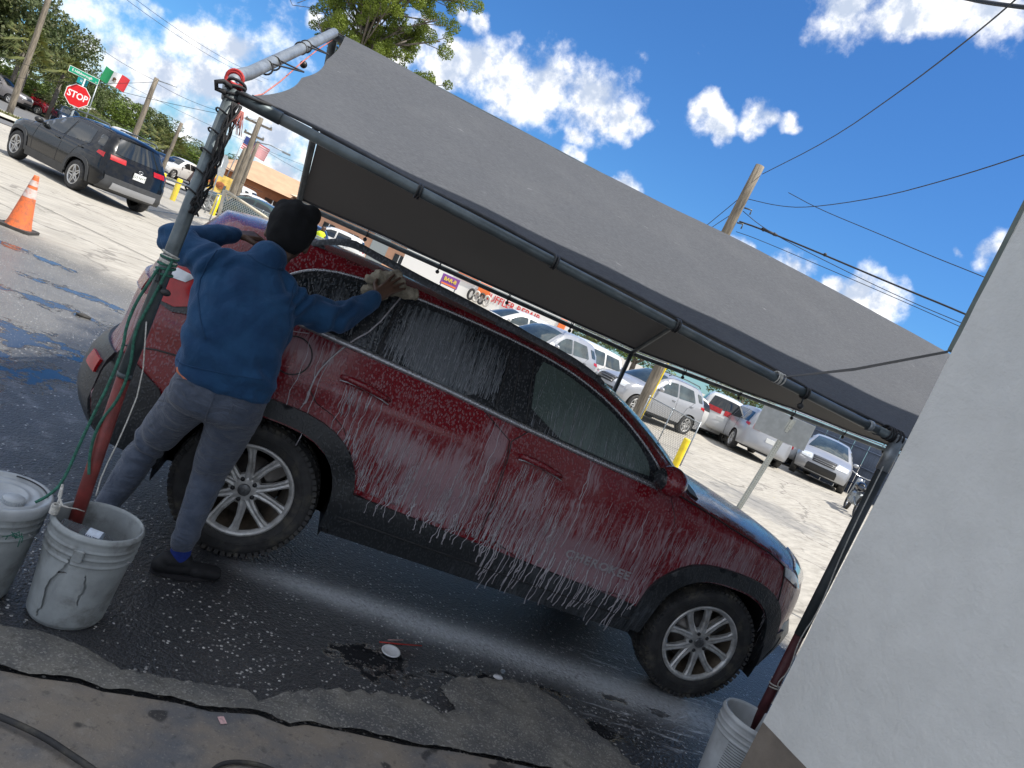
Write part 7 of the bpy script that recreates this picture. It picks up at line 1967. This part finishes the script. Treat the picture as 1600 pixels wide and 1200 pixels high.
# corrugated blue grey fence in the right lot: each sheet its own panel
mf = thing('metal_fence', 'blue grey corrugated metal fence behind the cars at the far right', 'fence', (22.086, 25.257, 1.342))
pa, pb = Vector((21.675, 25.558, 1.430)), Vector((21.258, 16.747, 1.025)); cm_ = mat('blue_grey_sheet', (.105, .13, .18), .5, .3, .12, 2)
dd = (pb - pa); dd.z = 0; Lm = dd.length + 3; dd.normalize(); nn = Vector((-dd.y, dd.x, 0))
zb_ = min(H(pa.x, pa.y), H(pb.x, pb.y)) - .3
for k in range(int(Lm / .95)):
    rows_ = []
    for i in range(13):
        s = k * .95 + .93 * i / 12; o_ = pa + dd * s + nn * (.03 * (1 if i % 2 else -1))
        rows_.append([Vector((o_.x, o_.y, zb_)), Vector((o_.x, o_.y, zb_ + 2.55))])
    g = MB(); g.grid(rows_, smooth=False); g.build('sheet', cm_, mf, world=True)
for zz in (.9, 1.6, 2.3):
    g = MB(); g.tube([pa + Vector((0, 0, zb_ + zz - pa.z)) - nn * .07, pa + dd * Lm + Vector((0, 0, zb_ + zz - pa.z)) - nn * .07], .03, 6); g.build('rail', cm_, mf, world=True)
mc = Vector((14.846, 11.812, 1.378)); mt_ = thing('motorcycle', 'dark motorcycle parked by the corrugated fence at the edge of the post', 'motorcycle', (mc.x, mc.y, H(mc.x, mc.y)), R(60))
for x_ in (0, 1.4):
    g = MB(); g.tube([(x_ + .27 * math.cos(a), 0, .31 + .27 * math.sin(a)) for a in np.linspace(0, 2 * math.pi, 24)[:-1]], .05, 8, closed=True); w_ = g.build('wheel', M['rubber'], mt_)
    g = MB(); g.tube([(x_ + .17 * math.cos(a), 0, .31 + .17 * math.sin(a)) for a in np.linspace(0, 2 * math.pi, 20)[:-1]], .012, 6, closed=True); g.lathe([(.001, -.04), (.05, -.04), (.05, .04), (.001, .04)], 12, origin=(x_, 0, .31), axis='y'); g.build('rim', M['chrome'], w_)
g = MB(); g.sphere((.85, 0, .80), .20, 14, 10, (1.4, .7, .7)); g.build('tank', P_black, mt_)
g = MB(); g.box((.30, 0, .78), (.65, .22, .10), None, .03); g.build('seat', M['black'], mt_)
g = MB(); g.box((.7, 0, .45), (.42, .28, .36), None, .05); g.tube([(1.4, .08, .31), (1.15, .08, 1.0)], .025, 6); g.tube([(1.4, -.08, .31), (1.15, -.08, 1.0)], .025, 6); g.tube([(0, .1, .31), (.6, .1, .5)], .03, 6); g.build('engine_and_fork', M['steel'], mt_)
g = MB(); g.tube([(1.02, -.36, 1.12), (1.14, -.15, 1.05), (1.14, .15, 1.05), (1.02, .36, 1.12)], .015, 6); g.sphere((1.25, 0, .92), .09, 10, 8); g.build('handlebar', M['chrome'], mt_)

# ------------------------------------------------------------------ trees
def leaf_mat(name, c1, c2, c3):
    mt, t, b = new_mat(name)
    g_ = t.node('ShaderNodeNewGeometry'); o = t.obj()
    n_ = t.noise(o, .9, 4, .6); rn = t.noise(o, 6.0, 2, .6)
    c = t.mix(t.smooth(n_, .35, .65), (*c1, 1), (*c2, 1)); c = t.mix(t.math('MULTIPLY', t.smooth(rn, .5, .7), .6), c, (*c3, 1))
    t.put(b.inputs['Base Color'], c); b.inputs['Roughness'].default_value = .65
    tr = t.node('ShaderNodeBsdfTranslucent'); t.put(tr.inputs[0], c)
    mx = t.node('ShaderNodeMixShader'); mx.inputs[0].default_value = .28
    out = [n for n in t.n if n.type == 'OUTPUT_MATERIAL'][0]
    t.l.new(b.outputs[0], mx.inputs[1]); t.l.new(tr.outputs[0], mx.inputs[2]); t.l.new(mx.outputs[0], out.inputs[0])
    return mt
LM = [leaf_mat('oak_leaves', (.075, .105, .035), (.13, .165, .055), (.21, .21, .10)), leaf_mat('olive_leaves', (.06, .09, .03), (.145, .175, .06), (.20, .185, .11)), leaf_mat('bright_leaves', (.075, .13, .020), (.14, .20, .03), (.20, .24, .06))]
bark = mat('grey_bark', (.16, .14, .12), .9, 0, .3, 6, .6, 20, .02)
def leaf_cloud(centers, n, size, rs_, squash=.8, inner=.75):
    V = np.empty((n * 4, 3)); k = 0
    cs = np.array([c[:3] for c in centers]); rads = np.array([c[3] for c in centers])
    w = rads ** 2; w = w / w.sum()
    idx = np.random.RandomState(rs_).choice(len(centers), n, p=w); rg = np.random.RandomState(rs_ + 1)
    d = rg.normal(size=(n, 3)); d /= np.linalg.norm(d, axis=1)[:, None]
    rr_ = rads[idx] * (inner + (1.08 - inner) * rg.rand(n) ** .7)
    P = cs[idx] + d * rr_[:, None] * np.array([1, 1, squash])
    a = rg.normal(size=(n, 3)) + d * .6; a /= np.linalg.norm(a, axis=1)[:, None]
    b3 = np.cross(a, rg.normal(size=(n, 3))); b3 /= np.linalg.norm(b3, axis=1)[:, None]; c3 = np.cross(a, b3)
    s = size * (.6 + .8 * rg.rand(n))[:, None]
    V = np.stack([P - b3 * s * .5, P + c3 * s * .28, P + b3 * s * .5, P - c3 * s * .28], 1).reshape(-1, 3)
    F = [(4 * i, 4 * i + 1, 4 * i + 2, 4 * i + 3) for i in range(n)]
    return V, F
def fast_mesh(name, V, F, material):
    me = bpy.data.meshes.new(name); me.from_pydata(V.tolist(), [], F); me.materials.append(material); me.update(); return me
CR_M = []
for v in range(4):      # crowns about 1 unit radius
    rg = random.Random(20 + v); cs_ = []
    for k in range(26):
        a = rg.uniform(0, 6.28); e = rg.uniform(-.5, 1.0); r = rg.uniform(.25, .85)
        cs_.append((r * math.cos(a), r * math.sin(a), e * .75, rg.uniform(.20, .38)))
    V, F = leaf_cloud(cs_, 5200, .075, 30 + v); CR_M.append(fast_mesh('crown', V, F, LM[v % 3]))
tr_g = 'trees along the far side of the street'
def tree(lab, top, wid, v, seedz, low=.25, cat='tree', group=tr_g):
    x_, y_, zt = top; z0 = H(x_, y_); h = zt - z0
    t_ = thing('tree', lab, cat, (x_, y_, z0), seedz, group)
    c = bpy.data.objects.new('crown', CR_M[v]); COL.objects.link(c); c.parent = t_
    rz2 = h * (1 - low) / 2
    c.location = (0, 0, h - rz2); c.scale = (wid, wid, rz2 / .95)
    g = MB(); g.tube([(0, 0, -.2), (.1, .05, h * .3), (.0, .1, h * .55)], [.28, .22, .10], 8)
    for k in range(4): a = k * 1.6; g.tube([(.05, .05, h * .3), (wid * .4 * math.cos(a), wid * .4 * math.sin(a), h * .6)], [.12, .05], 6)
    g.build('trunk', bark, t_)
    return t_
TL = [
 ((-38.137, 71.504, 11.465), 6.0, 1, 'tallest oak tree at the extreme upper left behind the leaning pole'),
 ((-37.486, 77.363, 11.561), 5.5, 0, 'tall oak tree directly behind the leaning wooden pole'),
 ((-33.729, 75.738, 10.553), 4.6, 1, 'tall oak tree with thin grey branches right of the leaning pole'),
 ((-32.575, 79.441, 9.157), 3.6, 3, 'loose crowned oak tree above the green street sign'),
 ((-31.012, 82.159, 7.495), 3.2, 0, 'smaller oak tree right above the stop sign'),
 ((-30.116, 87.751, 5.666), 4.2, 2, 'rounded bright green tree below the green white and red flag'),
 ((-29.068, 92.272, 6.039), 4.6, 1, 'broad dark green tree behind the second wooden pole'),
 ((-26.260, 90.999, 5.637), 3.8, 3, 'dark green tree just right of the second wooden pole'),
 ((-22.950, 89.792, 4.334), 3.6, 0, 'green tree above the dark blue car'),
 ((-20.680, 90.317, 3.857), 4.0, 2, 'bright green tree left of the canopy post'),
 ((-18.529, 94.834, 4.649), 4.2, 1, 'green tree between the canopy post and the three poles'),
 ((-16.026, 97.294, 4.941), 4.2, 0, 'green tree behind the three wooden poles'),
 ((-13.623, 100.670, 4.830), 4.0, 3, 'dark tree above the tan roof on its left'),
 ((-11.220, 102.966, 3.940), 3.6, 1, 'tree above the right half of the tan roof'),
 ((-8.022, 87.200, 3.214), 1.9, 2, 'small tree at the right end of the tan roof'),
]
for i, (tp, wd_, v, lab) in enumerate(TL): tree(lab, tp, wd_, v, i * 1.3, low=.12)
for i, (tp, wd_, lab) in enumerate([((-31.157, 68.138, 3.543), 3.4, 'low leafy bush behind the grey taupe pickup truck'), ((-29.687, 69.831, 3.199), 3.2, 'low leafy bush behind the dark red pickup truck'), ((-29.220, 73.230, 3.583), 3.0, 'leafy bush above the white carport roof'), ((-23.339, 65.767, 2.581), 2.6, 'yellow green bush right of the stop sign post'), ((-22.203, 68.229, 2.401), 3.0, 'leafy bush above the roof of the black suv'), ((-21.272, 72.666, 2.048), 3.2, 'leafy bush just left of the distant pole'), ((-19.242, 73.198, 1.951), 3.0, 'leafy bush behind the silver suv on the street'), ((-17.365, 76.710, 1.723), 3.0, 'leafy bush behind the white suv on the street'), ((-15.061, 79.203, 2.163), 2.6, 'leafy bush behind the golden billboard'), ((-12.195, 81.690, 2.124), 2.6, 'bright bush at the left end of the tan roof')]):
    tree(lab, tp, wd_, (i * 2 + 2) % 4, i * 2.1, low=.0, cat='bush', group='bushes along the far side of the street')
for i, (pt, lab) in enumerate((((9.340, 70.980, 1.844), 'tree seen in the gap beside the cream shop building'), ((23.461, 60.451, 2.689), 'brownish tree behind the dark blue car'), ((26.925, 56.916, 2.622), 'tree seen between the canopy edge and the silver suv roof'), ((36.738, 53.975, 3.042), 'tree between the white suv and the back of the metal sign'))):
    tree(lab, (pt[0], pt[1], pt[2] + 2.2), 4.0, i % 4, i, low=.1, group='trees behind the lot on the right')
# palms with drooping fans among the left trees
fr_m = leaf_mat('palm_fronds', (.09, .12, .03), (.16, .17, .04), (.22, .16, .05))
palm_me = None
def palm(lab, top, s=1.0):
    global palm_me
    x_, y_, zt = top; z0 = H(x_, y_); t_ = thing('palm_tree', lab, 'palm', (x_, y_, z0), 0, 'palms among the street trees')
    if palm_me is None:
        g = MB(); rg = random.Random(3)
        for k in range(34):
            a = rg.uniform(0, 6.28); e = rg.uniform(-.9, 1.2); L_ = rg.uniform(1.1, 1.6); d = Vector((math.cos(a) * math.cos(e), math.sin(a) * math.cos(e), math.sin(e)))
            sd_ = d.cross(Vector((0, 0, 1))).normalized(); c_ = d * L_ * .55
            for j in range(9):
                q = (j - 4) / 4; tip = c_ + (d * math.cos(q * 1.1) + sd_ * math.sin(q * 1.1)) * .75 + Vector((0, 0, -.25 - .2 * abs(q)))
                w_ = sd_ * .05 + Vector((0, 0, .03)); g.add([c_ - w_, c_ + w_, tip], [(0, 1, 2)], False)
            g.tube([Vector((0, 0, 0)), c_], .02, 4)
        o = g.build('fronds', fr_m, None); palm_me = o.data; bpy.data.objects.remove(o)
    c = bpy.data.objects.new('crown', palm_me); COL.objects.link(c); c.parent = t_; c.location = (0, 0, zt - z0); c.scale = (s, s, s)
    g = MB(); g.tube([(0, 0, -.2), (.05, 0, (zt - z0))], [.2, .16], 8); g.build('trunk', bark, t_)
palm('yellowing palm behind the leaning wooden pole', (-29.579, 65.550, 5.354), 1.25)
palm('second yellowing palm just right of the leaning pole', (-28.216, 63.951, 4.025), 1.1)
palm('palm below the green leafy trees behind the white pickup truck', (-18.498, 67.197, 2.165), 1.5)
palm('palm beside the silver suv on the far side', (-16.969, 64.489, 2.207), 1.3)
palm('palm left of the stop sign behind the carport', (-26.787, 66.666, 4.307), 1.4)
# conifer with tufted foliage above the canopy
pn = Vector((-1.828, 17.474, 7.444)); ptree = thing('conifer_tree', 'tall conifer with tufted bright green foliage rising behind the left end of the canopy', 'tree', (pn.x, pn.y, 0))
rg = random.Random(41); tufts = []; brn = MB()
trunk = [(pn.x + .35, pn.y, -.2), (pn.x + .25, pn.y, 4), (pn.x + .05, pn.y + .1, 7.0), (pn.x - .05, pn.y, 9.2), (pn.x, pn.y, 12.0)]
tg = MB(); tg.tube(trunk, [.22, .17, .10, .07, .03], 10); tg.build('trunk', bark, ptree, world=True)
for k in range(190):
    zz = rg.uniform(5.9, 11.6); a = rg.uniform(0, 6.28); reach = rg.uniform(.3, 2.25) * (1 if zz < 10 else .8)
    s0 = Vector((interp(zz - .5, [-.2, 4, 7, 9.2, 12], [trunk[i][0] for i in range(5)]), pn.y, zz - .6))
    e0 = Vector((pn.x + reach * math.cos(a), pn.y + reach * math.sin(a), zz + rg.uniform(-.1, .5)))
    mid = s0.lerp(e0, .5) + Vector((0, 0, -.12)); brn.tube(smooth_chain([tuple(s0), tuple(mid), tuple(e0)], 1), [.045, .035, .028, .018][:4] if False else .022, 5)
    for j in range(rg.randint(2, 4)):
        q = e0 + Vector((rg.uniform(-.45, .45), rg.uniform(-.45, .45), rg.uniform(-.25, .40))); brn.tube([tuple(mid.lerp(e0, .6)), tuple(q)], .011, 4)
        tufts.append((q.x, q.y, q.z, rg.uniform(.13, .24)))
brn.build('branches', bark, ptree, world=True, kind='stuff')
V, F = leaf_cloud([(a - pn.x, b_ - pn.y, c_, r) for a, b_, c_, r in tufts], 210000, .052, 77, squash=.9, inner=.5)
me = fast_mesh('foliage', V, F, leaf_mat('conifer_tufts', (.10, .15, .02), (.19, .25, .028), (.26, .31, .05)))
o = bpy.data.objects.new('foliage', me); COL.objects.link(o); o.parent = ptree; o['kind'] = 'stuff'
twg = MB()
for k in range(16):
    a = Vector((pn.x - 1.5 + rg.uniform(-.9, .6), pn.y, 7.0 + rg.uniform(-.6, 1.0))); twg.tube([a + Vector((.8, 0, .3)), a, a + Vector((-.25, 0, rg.uniform(-.3, .3)))], .009, 4)
twg.build('bare_twigs', bark, ptree, world=True, kind='stuff')
# ragged grass on the verge
V = []; F = []; rgn = np.random.RandomState(9)
for k in range(9000):
    a = rgn.uniform(-35, 70); o_ = rgn.uniform(-2.1, -.1); u, v = S_(a, o_); z = H(u, v) + .10; h = rgn.uniform(.05, .16); th = rgn.uniform(0, 6.28); w_ = .03
    b0_ = len(V); V += [(u - w_ * math.cos(th), v - w_ * math.sin(th), z), (u + w_ * math.cos(th), v + w_ * math.sin(th), z), (u + rgn.normal() * .04, v + rgn.normal() * .04, z + h)]; F.append((b0_, b0_ + 1, b0_ + 2))
me = fast_mesh('grass', np.array(V), F, leaf_mat('grass_blades', (.10, .13, .03), (.17, .17, .05), (.22, .19, .08)))
o = bpy.data.objects.new('grass', me); COL.objects.link(o); o['kind'] = 'stuff'
rgn = np.random.RandomState(12); V = []; F = []
lc = (7.223, 8.118, -0.006)
for k in range(120):
    u, v = lc[0] + rgn.normal() * .35, lc[1] + rgn.normal() * .25; z = H(u, v) + .012; s = rgn.uniform(.015, .04); th = rgn.uniform(0, 6.28); b0_ = len(V)
    V += [(u - s * math.cos(th), v - s * math.sin(th), z), (u, v + s * .5, z + .015), (u + s * math.cos(th), v + s * math.sin(th), z + .004), (u, v - s * .5, z + .002)]; F.append((b0_, b0_ + 1, b0_ + 2, b0_ + 3))
me = fast_mesh('dead_leaves', np.array(V), F, mat('dry_leaf', (.40, .27, .12), .8, 0, .3, 20)); o = bpy.data.objects.new('dead_leaves', me); COL.objects.link(o); o['kind'] = 'stuff'

# ------------------------------------------------------------------ overhead wires
def wire(lab, pts, r=.012, sag=0.0, group='overhead wires'):
    P_ = [Vector(p) for p in pts]
    if len(P_) == 2:
        a, b_ = P_; P_ = [a.lerp(b_, k / 16) - Vector((0, 0, sag * 4 * (k / 16) * (1 - k / 16))) for k in range(17)]
    else: P_ = [Vector(q) for q in smooth_chain([tuple(q) for q in P_], 2)]
    g = MB(); g.tube(P_, r, 5, caps=False); return tag(g.build('power_line', M['wire']), lab, 'wire', group)
wire('thin wire climbing from the top of the right pole to the upper right corner', [(8.440, 12.588, 7.226), (7.719, 9.009, 7.310), (6.518, 5.645, 7.055), (5.747, 3.754, 6.829), (5.156, 2.455, 6.617), (4.812, 1.711, 6.561)], .010)
wire('sagging wire from the right pole out to the right edge of the picture', [(8.393, 12.611, 6.540), (8.560, 11.401, 6.377), (8.608, 10.227, 6.303), (8.249, 7.495, 6.223), (7.763, 5.370, 6.190), (7.334, 3.774, 6.172), (7.016, 2.704, 6.191)], .009)
wire('thin wire ending in mid air right of the pole and running down behind the building', [(12.471, 18.380, 9.000), (12.939, 16.959, 8.560), (13.427, 14.245, 7.910), (13.891, 12.634, 7.524), (14.222, 11.027, 7.163), (14.631, 9.215, 6.735)], .012)
wire('thick black cable with splices running down right from the pole behind the building', [(8.425, 12.595, 5.953), (8.894, 12.356, 5.977), (10.068, 11.090, 5.818), (11.233, 9.638, 5.600), (11.840, 8.462, 5.417), (12.529, 7.071, 5.150)], .022)
wire('thin wire just under the thick cable right of the pole', [(8.405, 12.605, 6.220), (8.864, 12.372, 6.049), (9.363, 11.870, 5.884), (10.526, 10.784, 5.644), (11.315, 9.572, 5.395), (11.889, 8.553, 5.237), (12.418, 7.190, 5.016)], .009)
wire('lowest thin wire right of the pole over the two clouds', [(8.457, 12.579, 5.692), (8.848, 12.267, 5.699), (10.313, 10.928, 5.542), (11.224, 9.645, 5.348), (11.885, 8.557, 5.162), (12.451, 7.154, 4.900)], .008)
wire('upper short wire left of the right pole', [(8.201, 12.704, 6.455), (8.389, 13.720, 6.161), (8.556, 14.742, 5.830), (8.774, 16.824, 5.018)], .010)
wire('middle short wire left of the right pole', [(8.178, 12.715, 5.997), (8.416, 13.707, 5.901), (8.678, 14.687, 5.828), (8.885, 16.778, 5.219)], .010)
wire('black service cable cutting the top right corner of the picture', [(7.566, 7.349, 9.677), (7.436, 6.234, 9.097), (7.334, 5.070, 8.580), (7.276, 3.825, 8.070)], .035)
g = MB()
for u_ in ((8.956, 12.266, 5.970), (9.181, 12.087, 5.953), (10.063, 11.093, 5.832)): g.sphere(u_, .045, 8, 6)
g.tube([(8.908, 12.292, 5.982), (9.241, 12.054, 5.947)], .034, 8); tag(g.build('cable_splice', M['wire']), 'black splice sleeve on the thick cable right of the pole', 'splice')
for i, (a, b_, lab) in enumerate([((-20.943, 40.943, 2.582), (-6.515, 37.040, 5.143), 'upper pale wire crossing the trees from the leaning pole'), ((-20.678, 41.065, 1.551), (-12.805, 40.768, 4.922), 'pale wire meeting the second wooden pole'), ((-22.687, 44.544, 2.913), (-5.495, 39.205, 1.848), 'lowest pale wire crossing in front of the trees'), ((-19.049, 41.772, 6.219), (-12.825, 40.762, 4.984), 'wire from the leaning pole to the second pole'), ((-12.609, 31.391, 6.909), (-10.243, 54.667, 9.224), 'upper of the two sky wires at the top left'), ((-12.315, 31.493, 7.101), (-9.900, 54.726, 9.559), 'lower of the two sky wires at the top left'), ((-16.714, 44.785, 4.433), (-3.275, 55.462, 5.256), 'dark wire running right from the green white and red flag'), ((-12.731, 40.789, 4.891), (-6.565, 37.032, 5.187), 'wire between the second pole and the tallest pole'), ((-6.829, 41.039, 4.157), (-2.096, 55.515, 4.918), 'thin wire right of the three poles')]):
    wire(lab, [a, b_], .012 if i < 3 else .010, .3)
